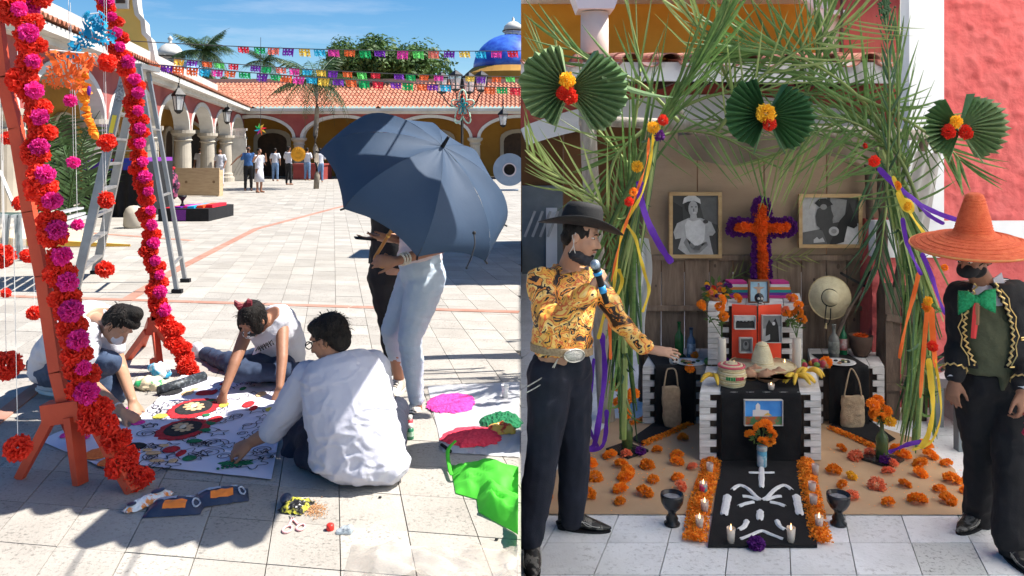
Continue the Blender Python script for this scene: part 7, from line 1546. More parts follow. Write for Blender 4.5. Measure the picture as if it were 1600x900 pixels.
# ================================================================ PALM ARCH
pg=mat('fresh_palm',(.075,.165,.035),.5,(.16,.26,.07),3,trans=.25,rand=.3,bump=.1,bs=30,stretch=(1,1,8)); pg2=mat('young_palm',(.20,.29,.075),.55,(.32,.38,.14),3,trans=.25,rand=.25); pgd=mat('dark_palm',(.025,.075,.03),.5,(.045,.11,.04),3,trans=.2,rand=.25)
def strap(b,a,c,w,sag=.0,n=7,ref=V((0,-1,0)),tw=0,tip=.1,fold=.3):
    d=(c-a); s=d.cross(ref).normalized(); s=(s*cos(tw)+ref*sin(tw)); u=s.cross(d).normalized(); P=[];Fc=[]
    for i in range(n+1):
        t=i/n; k=w*(min(1,t*6+.35))*(1-(1-tip)*max(0,(t-.45)/.55)**1.5)/2; p=a+d*t+V((0,0,-sag*4*t*(1-t) if sag>0 else -sag*t*t*-1)) ; P+=[p-s*k,p+u*k*fold,p+s*k]
    for i in range(n): Fc+=[(3*i,3*i+1,3*i+4,3*i+3),(3*i+1,3*i+2,3*i+5,3*i+4)]
    b.add(P,Fc)
_fi=[0]
def bigfrond(pix,Y,Y1,n,ll,ang,label,w=.022,m=None,sides=(1,-1),jit=.12,taper=.5,rach=.016,name='palm_frond',dz=.0,drop=0):
    """rachis through photo-pixel waypoints converted to real 3-D at depth Y..Y1; leaflets on both sides"""
    k=len(pix); pts=smooth_pts([W(x,y,Y+(Y1-Y)*i/(k-1)) for i,(x,y) in enumerate(pix)],8); r=empty(name,pts[0],label,'palm frond','palm fronds of the arch'); b=B(); N=len(pts); b.tube(pts,[rach*(1-.8*i/N) for i in range(N)],6); b.build('rachis',pg2,r,smooth=True)
    n=max(8,int(n*(1.05 if Y<5.8 else .8)))
    for j in range(n):
        t=(j+.5)/n; q=.06+t*.93; i0=min(int(q*(N-1)),N-2); p=pts[i0].lerp(pts[i0+1],q*(N-1)-i0); d=(pts[i0+1]-pts[i0]).normalized(); perp=d.cross(V((0,-1,0))).normalized()
        for sgn in sides:
            a=radians(ang+random.uniform(-9,9)-18*t); l=ll*random.uniform(.82,1.12)*(1-taper*abs(t-.35)); dirv=d*cos(a)+perp*sgn*sin(a)+V((0,random.uniform(-jit,jit),0)); e=p+dirv.normalized()*l; e.z-=drop*l*random.uniform(.6,1.2)
            if e.x<SEAM*e.y+.01: e.x=SEAM*e.y+.012+random.random()*.02
            b=B(); strap(b,p,e,w*.78*random.uniform(.6,1.2),.03*l,6,V((random.uniform(-.4,.4),-1,random.uniform(-.4,.4))).normalized(),0); b.build('leaflet',m or pg,r)
bigfrond([(1035,182),(1110,150),(1190,140),(1290,150),(1370,175)],5.75,5.6,24,.62,50,'long palm frond arching rightward from the marigolds behind the middle palm fan',m=pg)
bigfrond([(975,320),(1000,240),(1040,175),(1075,125)],5.7,5.5,17,.85,20,'upright palm frond with long leaflets rising left of the middle fan',m=pg,jit=.25)
bigfrond([(1038,188),(1085,110),(1125,40),(1145,-15)],5.7,5.5,12,.8,13,'broad palm frond fanning straight up right of the left fan',m=pg,w=.03)
bigfrond([(1160,175),(1120,90),(1075,20),(1050,-15)],5.8,5.6,12,.7,22,'broad palm frond fanning up to the left from the middle fan',m=pg2,w=.026)
bigfrond([(1420,260),(1340,150),(1250,90),(1160,70)],5.5,5.6,16,.75,30,'broad palm frond sweeping from the right post toward the middle top',m=pg,w=.03)
bigfrond([(1060,190),(1000,130),(930,100),(870,60)],5.8,5.7,12,.55,30,'broad palm frond fanning left behind the left fan',m=pg,w=.028)
bigfrond([(1250,190),(1270,110),(1290,40),(1300,-15)],5.7,5.5,12,.65,24,'broad palm frond fanning up right of the middle fan',m=pg,w=.028)
bigfrond([(1120,205),(1190,120),(1280,60),(1340,30)],5.7,5.3,14,.55,42,'palm frond rising to the upper right from the middle fan',m=pg2)
bigfrond([(1420,300),(1370,215),(1280,130),(1200,75),(1140,60)],5.55,5.7,26,.66,46,'largest palm frond curving from the right leaf bundle up to the left',m=pg)
bigfrond([(1440,330),(1400,240),(1330,190),(1250,180)],5.4,5.5,20,.5,60,'drooping palm frond over the right corner of the booth',m=pg,drop=.5)
bigfrond([(1405,330),(1404,240),(1403,150),(1402,62)],5.45,5.4,18,.55,22,'upright palm frond at the right post pointing straight up',m=pg,taper=.8)
bigfrond([(1385,300),(1390,160),(1386,60),(1383,12)],5.35,5.3,14,.22,25,'thin palm spike with a seed tuft at its tip by the right post',m=pgd,rach=.010)
bigfrond([(960,370),(940,320),(880,280),(820,235)],5.6,5.2,13,.62,28,'palm frond sweeping left over the black hat',m=pg2)
bigfrond([(985,260),(940,210),(880,140),(850,90)],5.9,5.8,12,.60,30,'dry tipped palm frond behind the left palm fan',m=pg2)
bigfrond([(1000,230),(1060,205),(1130,215),(1190,250)],5.8,6.0,14,.42,48,'palm frond hanging below the arch over the woman photograph',m=pg,drop=.35)
bigfrond([(1380,180),(1320,190),(1260,215),(1205,250)],5.7,6.0,14,.5,48,'palm frond hanging below the arch over the rider photograph',m=pg2,drop=.4)
bigfrond([(1340,150),(1420,190),(1480,230),(1500,250)],5.5,5.3,14,.42,40,'palm frond pointing right below the right palm fan',m=pg)
bigfrond([(990,200),(1000,110),(985,30),(970,-20)],6.0,6.0,9,.55,14,'thin palm frond pointing up beside the gallery column',m=pg2,w=.018)
bigfrond([(1010,200),(960,250),(950,330),(955,420)],5.75,5.6,20,.42,55,'palm frond hanging down the left post',m=pg,drop=.5)
bigfrond([(1370,230),(1385,300),(1380,360),(1372,420)],5.9,5.8,18,.42,50,'palm frond hanging down beside the rider photograph',m=pgd,drop=.6)
0 and bigfrond([(1250,20),(1190,-20),(1100,20),(1040,80)],5.8,5.8,10,.5,40,'pale dry frond crossing the ochre gallery at the top',m=pg2,w=.014)
bigfrond([(1125,445),(1165,425),(1215,405),(1262,400)],6.80,6.80,16,.20,48,'small dry palm frond behind the foot of the flower cross',m=gpalm,w=.012,rach=.006)
b=B(); 
for i in range(60): p=W(1382+random.gauss(0,5),14+random.gauss(0,9),5.3); b.ell(p,random.uniform(.006,.011),None,6,4)
b.build('seed_tuft',pgd,None,'tuft of small green seeds at the top of the thin palm spike','seeds',kind='stuff')
# woven leaf garland on the posts
def bundle(pix,Y,n,wid,label,name='leaf_bundle',spread=1.0,bot=1.0):
    k=len(pix); pts=smooth_pts([W(x,y,Y) for x,y in pix],8); N=len(pts); r=empty(name,V((pts[-1].x,Y,ZR)),label,'leaf bundle'); 
    b=B(); b.tube(pts,.025,7); b.build('core_stem',pg2,r)
    for i in range(n):
        s=random.uniform(0,.62); i0=int(s*(N-1)); p=pts[i0]; off=V((random.uniform(-1,1),random.uniform(-1,.6),0))*wid*.5; e0=pts[min(N-1,int((s+random.uniform(.3,.5))*(N-1)))]; e=e0+V((random.uniform(-1,1)*wid*bot,random.uniform(-1,.6)*wid*.6,random.uniform(-.05,.05))); e.z=max(ZR+.03,e.z)
        b=B(); strap(b,p+off*.3,e,random.uniform(.016,.034),-.02 if i%3 else .01,6,V((random.uniform(-.6,.6),-1,0)).normalized(),0,.3); b.build('leaf',random.choice([pg,pg,pg2,pgd]),r)
    for i in range(int(n*.5)):
        s=random.uniform(0,.9); i0=int(s*(N-1)); p=pts[i0]; e=p+V((random.uniform(-1,1)*wid*1.3,random.uniform(-.1,.02),random.uniform(-.16,.06))); b=B(); strap(b,p,e,random.uniform(.012,.022),.03,5,V((0,-1,0)),0,.1); b.build('leaf',random.choice([pg,pgd,pg2]),r)
bundle([(1030,190),(1005,260),(980,350),(968,430),(975,520),(975,600),(973,686)],5.45,72,.12,'thick bundle of palm leaves hanging down the left side of the altar',bot=1.1)
bundle([(1375,235),(1405,310),(1432,400),(1446,470),(1440,560),(1434,640),(1430,695)],5.45,80,.13,'thick bundle of palm leaves hanging down the right side of the altar',bot=1.2)
# ---- folded palm fans
fanm=mat('palm_fan_green',(.10,.21,.08),.6,(.21,.30,.14),2.5,bump=.1,bs=40,rand=.1); fand=mat('palm_fan_dark',(.045,.13,.05),.5,(.07,.18,.065),4,rand=.1)
def fan(px,py,Y,R1,R2,a1,a2,label,m,np_=15,fl='y'):
    c=W(px,py,Y); r=empty('palm_fan',c,label,'palm fan','folded palm fans on the arch')
    for (aa,bb),R0_,off in ((a1,R1,-1),(a2,R2,1)):
        b=B(); P=[];Fc=[]; n=np_*2; rings=5
        for j in range(rings+1):
            q=.10+.90*j/rings
            for i in range(n+1):
                t=i/n; a=radians(aa+(bb-aa)*t); rr=R0_*Y/F*(.80+.20*sin(pi*min(1,t*1.15))**.6)*(1+.10*noise.noise(V((i*.45,R0_,0)))+.03*noise.noise(V((i*1.7,R0_,4)))); rr*=q if j<rings else q*(1+.025*(i%2))
                P.append(c+V((cos(a)*rr,-.02-(.012+.020*q)*(1 if i%2 else -1)-.05*q*q*sin(pi*t)+off*.006,sin(a)*rr)))
        for j in range(rings):
            for i in range(n): Fc.append((j*(n+1)+i,j*(n+1)+i+1,(j+1)*(n+1)+i+1,(j+1)*(n+1)+i))
        b.add(P,Fc); b.build('pleated_leaf',m,r)
        b=B(); a=radians(bb if off<0 else aa); b.tube([c,c+V((cos(a)*R0_*Y/F*.95,-.04,sin(a)*R0_*Y/F*.95))],[.012,.004],6); b.build('folded_edge',m,r)
    for (dx,dy,k,s) in (((-2,-12,1,.062),(2,12,3,.060),(-10,8,3,.045)) if fl=='y' else ((0,-3,1,.070),(6,14,3,.05)) if fl=='m' else ((-3,-10,1,.045),(-15,6,3,.05),(12,7,3,.05))):
        p=W(px+dx,py+dy,Y-.09); put('marigold',(MY if k==1 else RT)[0],r,p,(1.4,0,px),s)
fan(888,138,5.0,76,90,(98,252),(-62,56),'large green folded palm fan with yellow and red flowers at the upper left corner',fanm,fl='y')
fan(1197,180,5.3,68,70,(104,250),(-66,62),'dark green folded palm fan with yellow flowers at the middle of the arch',fand,fl='m')
fan(1497,200,5.0,60,68,(118,250),(-58,74),'green folded palm fan with yellow and red flowers over the red wall at right',fanm,fl='r')
b=B(); strap(b,W(940,120,4.95),W(1052,152,5.2),.035,.03); b.build('trailing_tip',fanm,None,'long pale tip of the left palm fan trailing to the right','leaf'); 
r=empty('fan_stalk',W(1500,225,5.05),'stiff green leaf stalk holding the right palm fan to the booth pole','stalk'); b=B(); b.tube([W(1498,205,5.0),W(1462,238,5.6),W(1446,212,6.2)],.012,6); b.build('stalk',pg2,r)
# ---- ribbons and flowers on the arch
def ribbon(pix,Y,w,m,label,tw=1.2,rag=.0,Y1=None,ph=0):
    k=len(pix); pts=smooth_pts([W(x,y,Y+((Y1 or Y)-Y)*i/(k-1)) for i,(x,y) in enumerate(pix)],7); n=len(pts); P=[];Fc=[]; b=B()
    for i,p in enumerate(pts):
        d=(pts[min(i+1,n-1)]-pts[max(i-1,0)]).normalized(); s=d.cross(V((0,-1,0))).normalized(); a=tw*sin(i*.35+ph); s=s*cos(a)+V((0,1,0))*sin(a); ww=w*(.75+.3*noise.noise(V((i*.4,p.x,ph))))/2*(1 if 0<i<n-1 else .6)
        P+=[p-s*ww,p+V((0,-.006*(i%2),0)),p+s*ww]
    for i in range(n-1): Fc+=[(3*i,3*i+1,3*i+4,3*i+3),(3*i+1,3*i+2,3*i+5,3*i+4)]
    b.add(P,Fc); return b.build('crepe_ribbon',m,None,label,'ribbon','crepe ribbons on the palm arch',smooth=True)
pr=mat('purple_ribbon',(.12,.02,.40),.6,(.17,.04,.50),8,trans=.3); yr=mat('yellow_ribbon',(.85,.58,.03),.65,(.92,.68,.08),8,trans=.3); orr=mat('orange_ribbon',(.88,.15,.02),.65,(.95,.24,.05),8,trans=.3)
ribbon([(1000,283),(1000,305),(1012,345),(1032,385),(1050,411)],5.3,.062,pr,'wide purple ribbon hanging just left of the woman photograph',.5)
ribbon([(1022,208),(1016,250),(1004,300),(985,335),(972,365),(962,420),(958,470)],5.25,.030,yr,'yellow twisted ribbon down the left bundle from the highest flower',1.0)
ribbon([(1014,215),(1010,255),(995,300),(978,350),(966,390),(955,440)],5.22,.026,orr,'orange ribbon twisted with the yellow one on the left bundle',1.3,ph=2)
ribbon([(978,350),(992,370),(1000,400),(1008,430),(1014,455),(1004,488)],5.25,.030,yr,'yellow ribbon curling over the white cloth at left',.7)
ribbon([(966,420),(972,440),(960,470),(945,490),(935,530)],5.3,.035,yr,'yellow ribbon hanging behind the microphone hand',.8)
ribbon([(950,480),(953,520),(954,562)],5.2,.028,orr,'short straight orange ribbon on the left bundle behind the arm',.4)
ribbon([(940,520),(945,580),(938,640),(930,690),(922,702)],5.3,.05,pr,'purple ribbon reaching the floor beside the dark trousers',.7); ribbon([(928,560),(922,620),(918,660),(935,700)],5.35,.04,pr,'second purple ribbon near the floor behind the dark trousers',.7,ph=1)
ribbon([(948,640),(946,680),(938,700),(915,702)],5.2,.04,pr,'purple ribbon tail curling on the kraft paper at left',.6)
ribbon([(1372,262),(1400,290),(1440,320),(1470,335),(1503,346)],5.25,.045,pr,'upper purple ribbon streaming right toward the sombrero',.5); ribbon([(1385,275),(1425,310),(1450,335),(1475,350)],5.3,.04,pr,'lower purple ribbon streaming right toward the sombrero',.6,ph=1)
ribbon([(1410,340),(1416,375),(1430,410),(1440,430)],5.2,.035,pr,'purple ribbon hanging on the right bundle above its middle',.6); ribbon([(1440,395),(1455,430),(1468,470),(1478,492)],5.1,.035,pr,'purple ribbon hanging right of the right bundle toward the vest',.6)
ribbon([(1395,275),(1410,310),(1430,345),(1450,372)],5.15,.032,yr,'yellow ribbon crossing the top of the right bundle',.7); ribbon([(1402,300),(1412,325),(1425,330),(1424,315),(1412,312)],5.1,.03,yr,'yellow ribbon loop on the right bundle',.6)
ribbon([(1436,425),(1428,460),(1415,510),(1405,560)],5.3,.034,orr,'orange ribbon hanging left of the right bundle',.5); ribbon([(1450,470),(1444,540),(1438,622)],5.05,.034,orr,'long straight orange ribbon on the front of the right bundle',.35)
ribbon([(1455,480),(1458,530),(1462,575)],5.1,.045,orr,'wide orange ribbon beside the red flower on the right bundle',.4); ribbon([(1451,560),(1455,600),(1458,640),(1450,680),(1438,700)],5.05,.045,yr,'wide yellow ribbon at the bottom of the right bundle',.5); ribbon([(1460,560),(1467,600),(1470,650),(1455,690),(1425,703)],5.1,.022,yr,'thin yellow ribbon trailing to the floor at right',.6)
ribbon([(1440,690),(1420,694),(1400,702),(1388,707)],5.2,.035,pr,'purple ribbon lying on the floor at the foot of the right bundle',.5)
for (x,y,k,s,Y_,l) in ((1021,199,1,.045,5.2,'yellow flower highest on the left bundle'),(1036,188,3,.040,5.2,'red flower highest on the left bundle'),(1031,212,4,.04,5.22,'dark purple flower under the red flower on the left bundle'),(996,260,1,.042,5.2,'yellow flower in the middle of the left bundle'),(983,315,3,.034,5.2,'red orange tuft on the left bundle above the hat brim'),(990,300,0,.03,5.2,'orange tuft beside the purple ribbon on the left bundle'),
  (1366,252,3,.040,5.2,'red flower where the right bundle starts'),(1352,228,3,.02,5.3,'tiny red flower above the start of the right bundle'),(1402,290,0,.03,5.15,'orange tuft among the ribbons of the right bundle'),(1418,322,1,.034,5.05,'yellow flower in the ribbon loop at right'),(1450,470,1,.032,5.0,'yellow flower on the middle of the right bundle'),(1447,480,0,.034,5.02,'orange flower under the yellow one on the right bundle'),(1457,541,3,.036,5.0,'red flower low on the right bundle'),(1476,418,0,.022,5.0,'orange scrap fluttering beside the sombrero brim')):
    put('paper_bloom',(MG[0],MY[0],MS[0],RT[0],PU[0])[k],None,W(x,y,Y_-.07),(1.4,0,x),s,label=l,cat='flower')
# ================================================================ MAN ON THE LEFT: black hat, printed shirt
r=empty('person',GR(880,835),'man in black cowboy hat and orange black printed shirt holding a microphone and pointing','person')
pel=W(878,575,4.40);nk=W(884,420,4.36);hc=W(909,367,4.28)
s1,s2=W(843,438,4.22),W(930,440,4.50); e1,w1=W(858,508,4.06),W(921,455,3.98); e2,w2=W(966,498,4.44),W(1010,545,4.34)
lat=(s2-s1).normalized(); fwd=V((.88,-.38,-.24)); up=V((.24,-.05,.96))
b=B(); torso(b,pel,nk,(lat,lat)); b.caps(nk-V((0,0,.03)),hc-V((.02,0,.04)),.058,.055); Ph,Rh=head(b,hc,fwd,up,1.03)
limb(b,[s1,e1,w1],[.055,.044,.029]); limb(b,[s2,e2,w2],[.052,.043,.028])
hand(b,w1,V((.62,.1,.75)),V((.5,-.75,-.35)),1,62,L=.19,curls=(58,60,62,64),thumb=30,tc=40); hand(b,w2,V((.93,-.1,-.12)),V((.1,-.35,.93)),-1,6,L=.20,spread=7,thumb=38)
hL,hR=pel+V((-.07,-.06,-.03)),pel+V((.05,.06,-.03)); kL,aL=W(848,705,4.28),W(828,846,4.16); kR,aR=W(898,700,4.46),W(893,806,4.50)
remesh(b,'body',skin_b,r,.0075,2)
shirt_m=bpy.data.materials.new('baroque_print'); shirt_m.use_nodes=True; N=shirt_m.node_tree.nodes; L=shirt_m.node_tree.links.new; P=N['Principled BSDF']; P.inputs['Roughness'].default_value=.55
tc=N.new('ShaderNodeTexCoord'); n1=N.new('ShaderNodeTexNoise'); n1.inputs['Scale'].default_value=6.2; n1.inputs['Detail'].default_value=3; n1.inputs['Distortion'].default_value=1.6; L(tc.outputs['Object'],n1.inputs[0])
rp=N.new('ShaderNodeValToRGB'); rp.color_ramp.interpolation='CONSTANT'; cols=[(0,(.012,.010,.012)),(.405,(.72,.26,.03)),(.425,(.013,.010,.012)),(.455,(.80,.42,.06)),(.475,(.80,.36,.06)),(.505,(.66,.13,.025)),(.535,(.86,.52,.12)),(.575,(.88,.60,.22)),(.60,(.02,.012,.012)),(.64,(.80,.30,.05)),(.70,(.86,.55,.15))]
e=rp.color_ramp.elements; e[0].position=0; e[0].color=(*cols[0][1],1); e[1].position=cols[1][0]; e[1].color=(*cols[1][1],1)
for p_,c_ in cols[2:]: q=e.new(p_); q.color=(*c_,1)
L(n1.outputs[0],rp.inputs[0]); n2=N.new('ShaderNodeTexVoronoi'); n2.inputs['Scale'].default_value=16; n2.feature='DISTANCE_TO_EDGE'; L(tc.outputs['Object'],n2.inputs[0]); mr=N.new('ShaderNodeMapRange'); mr.inputs[1].default_value=.0; mr.inputs[2].default_value=.05; L(n2.outputs[0],mr.inputs[0])
n3=N.new('ShaderNodeTexNoise'); n3.inputs['Scale'].default_value=4; L(tc.outputs['Object'],n3.inputs[0]); m3=N.new('ShaderNodeMapRange'); m3.inputs[1].default_value=.52; m3.inputs[2].default_value=.56; L(n3.outputs[0],m3.inputs[0])
iv=N.new('ShaderNodeMath'); iv.operation='SUBTRACT'; iv.inputs[0].default_value=1; L(mr.outputs[0],iv.inputs[1]); mu=N.new('ShaderNodeMath'); mu.operation='MULTIPLY'; L(iv.outputs[0],mu.inputs[0]); L(m3.outputs[0],mu.inputs[1])
mx=N.new('ShaderNodeMix'); mx.data_type='RGBA'; mx.inputs[7].default_value=(.015,.010,.012,1); L(mu.outputs[0],mx.inputs[0]); L(rp.outputs[0],mx.inputs[6]); L(mx.outputs[2],P.inputs['Base Color'])
b=B(); torso(b,pel+V((0,0,.10)),nk,(lat,lat),w=(.165,.18,.20),d=(.125,.13,.13),g=.012); b.ell(pel+V((0,0,.15)),(.175,.135,.10)); b.caps(s1,s1.lerp(e1,.95),.078,.062); b.caps(e1,e1.lerp(w1,.93),.064,.050); b.caps(s2,s2.lerp(e2,.97),.074,.060); b.caps(e2,e2.lerp(w2,.95),.060,.046)
for k in range(8): a=2*pi*k/8; b.caps(nk+V((.058*cos(a),.056*sin(a),.012)),nk+V((.058*cos(a+.78),.056*sin(a+.78),.012)),.018,.018)
remesh(b,'shirt',shirt_m,r,.009,3,.013,11)
jeans_m=mat('indigo_jeans',(.006,.008,.016),.85,(.011,.014,.026),10,bump=.25,bs=200)
b=B(); b.ell(pel+V((0,0,.02)),(.165,.13,.13)); limb(b,[hL,kL,aL+V((0,0,.03))],[.128,.092,.076]); limb(b,[hR,kR,aR+V((0,0,.03))],[.125,.092,.078]); b.caps(aR+V((0,0,.0)),kR,.076,.090); remesh(b,'jeans',jeans_m,r,.011,3,.010,9,stretch=(1,1,.8))
gold=mat('gold_trim',(.62,.42,.14),.35,(.75,.56,.25),50,metal=.7); silver=mat('silver',(.45,.43,.38),.35,(.6,.58,.52),60,metal=.9,bump=.6,bs=160)
bc=pel+V((0,0,.110)); fr2=V((lat.y,-lat.x,0)).normalized(); T_=basis(lat,V((-lat.y,lat.x,0)).normalized(),V((0,0,1)))
b=B(); b.lathe(bc,[(.165,-.022),(.192,-.020),(.192,.020),(.165,.022)],36,T_,1,.80); b.build('belt',mat('tan_tooled_leather',(.22,.15,.08),.6,(.40,.30,.18),60,bump=.5,bs=150),r)
q=bc+V((.055,-.158,0)); b=B(); b.ell(q,(.058,.012,.036),RZ(14)); b.build('belt_buckle',silver,r,smooth=True); b=B(); b.tube([q+RZ(14)@V((.056*cos(a),-.006,.034*sin(a))) for a in [i*2*pi/24 for i in range(25)]],.004,6); b.build('buckle_rim',silver,r)
for dz in (0,.03): b=B(); b.tube(smooth_pts([bc+V((-.03,-.15,-.02)),bc+V((-.09,-.155,-.10-dz)),W(822,605,4.22)+V((0,0,-dz))],8),.0035,5); b.build('key_chain',silver,r)
hatm=mat('black_felt_hat',(.008,.008,.009),.75,(.014,.014,.015),8,bump=.15,bs=120)
Hc=hc+V((-.004,0,.046)); tilt=Matrix.Rotation(radians(9),3,'Y')@Matrix.Rotation(radians(-6),3,'X')
b=B(); P=[];Fc=[]; ns=48
for j,(rr,zz) in enumerate(((.098,.0),(.125,-.004),(.165,-.006),(.205,-.004),(.212,-.001),(.205,.004),(.165,.004),(.125,.006),(.104,.012),(.101,.055),(.098,.098),(.088,.124),(.06,.130),(.0,.112))):
    for i in range(ns):
        a=2*pi*i/ns; side=abs(sin(a)); up_=(.050*side**2.2-.012*abs(cos(a))**2)*max(0,(rr-.11)/.10)*(1 if j<8 else 0); x=cos(a)*rr*(1.10); y=sin(a)*rr*.88
        zc=zz+up_; 
        if j>=10: zc-=.030*math.exp(-(y/.028)**2)*(1 if x<.07 else .3)-.010*(x>0)*0
        P.append(Hc+tilt@V((x,y,zc)))
for j in range(13):
    for i in range(ns): k=(i+1)%ns; Fc.append((j*ns+i,j*ns+k,(j+1)*ns+k,(j+1)*ns+i))
b.add(P,Fc); b.build('cowboy_hat',hatm,r,smooth=True); b=B(); b.lathe(Hc,[(.1045,.010),(.1055,.012),(.1050,.030),(.103,.032)],40,tilt,1.1,.88); b.build('hat_band',blackc,r,smooth=True); b=B(); b.ell(Hc+tilt@V((.03,-.09,.022)),(.012,.004,.006)); b.build('hat_pin',silver,r)
b=B(); b.ell(Ph(0,-.016,.018),(.0795*1.03,.094,.070),Rh); b.ell(Ph(0,-.058,-.028),(.070,.052,.052),Rh); remesh(b,'hair',hairm,r,.008,1,.003,60)
eyes(Ph,Rh,r,1.03,closed=True); b=B(); b.ell(Ph(0,.091,-.066),(.022,.006,.005),Rh); b.build('mouth',lipm,r,smooth=True); b=B(); b.tube([Ph(-.026,.083,-.056),Ph(0,.100,-.050),Ph(.026,.083,-.056)],[.002,.0045,.002],6); b.build('moustache',hairm,r,smooth=True); b=B(); b.ell(Ph(0,.085,-.090),(.012,.008,.008),Rh); b.build('chin_beard',hairm,r,smooth=True)
b=B(); b.ell(Ph(.0,.050,-.118),(.056,.050,.032),Rh); b.ell(Ph(.02,.010,-.105),(.050,.050,.036),Rh); remesh(b,'lowered_face_mask',mat('charcoal_mask',(.022,.022,.026),.85,(.035,.035,.04),30),r,.006,1,.006,26,stretch=(1,1,2.5)); 
for q0,q1 in (((.077,-.012,.012),(.060,.01,-.095)),((.076,-.026,-.005),(.050,-.025,-.10))): b=B(); b.tube(smooth_pts([Ph(*q0),Ph(.080,-.005,-.05),Ph(*q1)],4),.0028,5); b.build('mask_strap',white_l,r)
b=B(); b.tube([Ph(.072,-.012,.01),Ph(.074,.002,-.04)],[.014,.004],6,flat=.3); b.build('sideburn',hairm,r)
def cowboot(ank,d,root,name='cowboy_boot'):
    d=d.normalized(); s=d.cross(V((0,0,1))); bm=mat('tooled_black_leather',(.014,.013,.012),.35,(.16,.15,.13),26,lo=.52,hi=.58,bump=.3,bs=60); z0=ZR-ank.z; b=B(); g=lambda x,z,w:(ank+d*x+V((0,0,z0+z)),s*w)
    secs=[]
    for x,zt,zb,w_ in ((-.075,.11,.035,.030),(-.05,.125,.030,.040),(0,.125,.028,.043),(.05,.098,.018,.044),(.10,.070,.010,.046),(.15,.052,.010,.042),(.19,.040,.012,.026),(.225,.030,.016,.008)):
        c_=ank+d*x+V((0,0,z0+(zt+zb)/2)); secs.append((c_,s*w_,V((0,0,(zt-zb)/2))))
    b.loft(secs,20); b.caps(ank+V((0,0,.04)),ank+V((0,0,z0+.09)),.058,.050); remesh(b,name,bm,root,.007,2)
    b=B(); b.loft([(ank+d*-.045+V((0,0,z0+.001)),d*.034,s*.030),(ank+d*-.048+V((0,0,z0+.036)),d*.042,s*.036)],14); b.build('boot_heel',blackc,root)
    b=B(); b.loft([(ank+d*.08+V((0,0,z0+z)),d*.140,s*.044) for z in (.001,.011)],20); b.build('boot_sole',blackc,root)
    for k in (-1,1):
        for q in range(2): b=B(); b.tube(smooth_pts([ank+d*(.01+.03*q)+s*k*.048+V((0,0,z0+.05)),ank+d*(.04+.03*q)+s*k*.046+V((0,0,z0+.085-.02*q)),ank+d*(.09+.03*q)+s*k*.046+V((0,0,z0+.045)),ank+d*(.14+.02*q)+s*k*.036+V((0,0,z0+.038))],5),.0016,5); b.build('boot_stitching',silver,root)
cowboot(aR,V((1,-.16,0)),r); cowboot(V((aL.x+.01,aL.y,aL.z)),V((.0,-1,0)),r)
b=B(); m0,m1=W(930,414,3.96),W(948,474,3.98)
mc=empty('microphone',m1,'black microphone with blue band held near the chest of the man in the hat','microphone'); b=B(); b.ell(m0,(.026,.026,.028)); b.build('mesh_head',mat('mic_mesh',(.35,.42,.5),.35,(.2,.25,.3),150,metal=.7),mc,smooth=True); b=B(); b.tube([m0.lerp(m1,.1),m0.lerp(m1,.2),m1],[.024,.018,.014],12); b.build('mic_body',blackc,mc,smooth=True); b=B(); b.tube([m0.lerp(m1,.55),m0.lerp(m1,.72)],[.019,.019],12); b.build('blue_band',mat('mic_blue',(.03,.28,.6),.4),mc,smooth=True)
b=B(); b.tube([m0.lerp(m1,.18),m0.lerp(m1,.26)],[.0245,.022],12); b.build('collar_ring',mat('mic_blue',(.03,.28,.6),.4),mc,smooth=True)
# ================================================================ MAN ON THE RIGHT: sombrero
r=empty('person',GR(1555,850),'man in big orange red sombrero, black mask and black charro jacket with gold trim','person')
pel=W(1553,605,4.36);nk=W(1540,440,4.36);hc=W(1520,401,4.27)
s1,s2=W(1507,462,4.38),W(1584,458,4.32); e1,w1=W(1497,535,4.40),W(1491,592,4.30); e2,w2=W(1612,545,4.28),W(1596,612,4.10)
lat=(s2-s1).normalized(); fwd=V((-.86,-.44,-.40)); up=V((-.36,-.16,.92))
b=B(); torso(b,pel,nk,(lat,lat)); b.caps(nk-V((0,0,.03)),hc-V((0,-.01,.04)),.058,.055); Ph,Rh=head(b,hc,fwd,up,1.0)
limb(b,[s1,e1,w1],[.053,.043,.028]); limb(b,[s2,e2,w2],[.053,.043,.028]); hand(b,w1,V((-.18,-.12,-.95)),V((-.75,-.6,.1)),-1,22,L=.175); hand(b,w2,V((-.05,-.2,-.9)),V((.5,-.8,.1)),1,45,L=.19)
hL,hR=pel+V((-.08,.03,-.03)),pel+V((.09,-.03,-.03)); kL,aL=W(1534,720,4.44),W(1528,812,4.55); kR,aR=W(1582,730,4.20),W(1580,852,4.17)
remesh(b,'body',skin_c,r,.0075,2)
charro=mat('charro_black',(.005,.005,.006),.85,(.010,.010,.012),6,bump=.25,bs=110)
b=B(); torso(b,pel+V((0,0,.13)),nk,(lat,lat),w=(.16,.155,.165),d=(.115,.12,.115),g=.012); remesh(b,'white_dress_shirt',white_c,r,.010,2,.004,14)
olive=mat('olive_vest',(.055,.06,.03),.75,(.08,.085,.045),10,bump=.4,bs=60)
b=B(); torso(b,pel+V((0,0,.10)),nk-V((0,0,.06)),(lat,lat),w=(.165,.16,.15),d=(.125,.13,.12),g=.018); b.caps(pel+V((-.02,-.12,.10)),pel+V((-.03,-.125,.03)),.03,.012); remesh(b,'vest',olive,r,.010,2,.006,14)
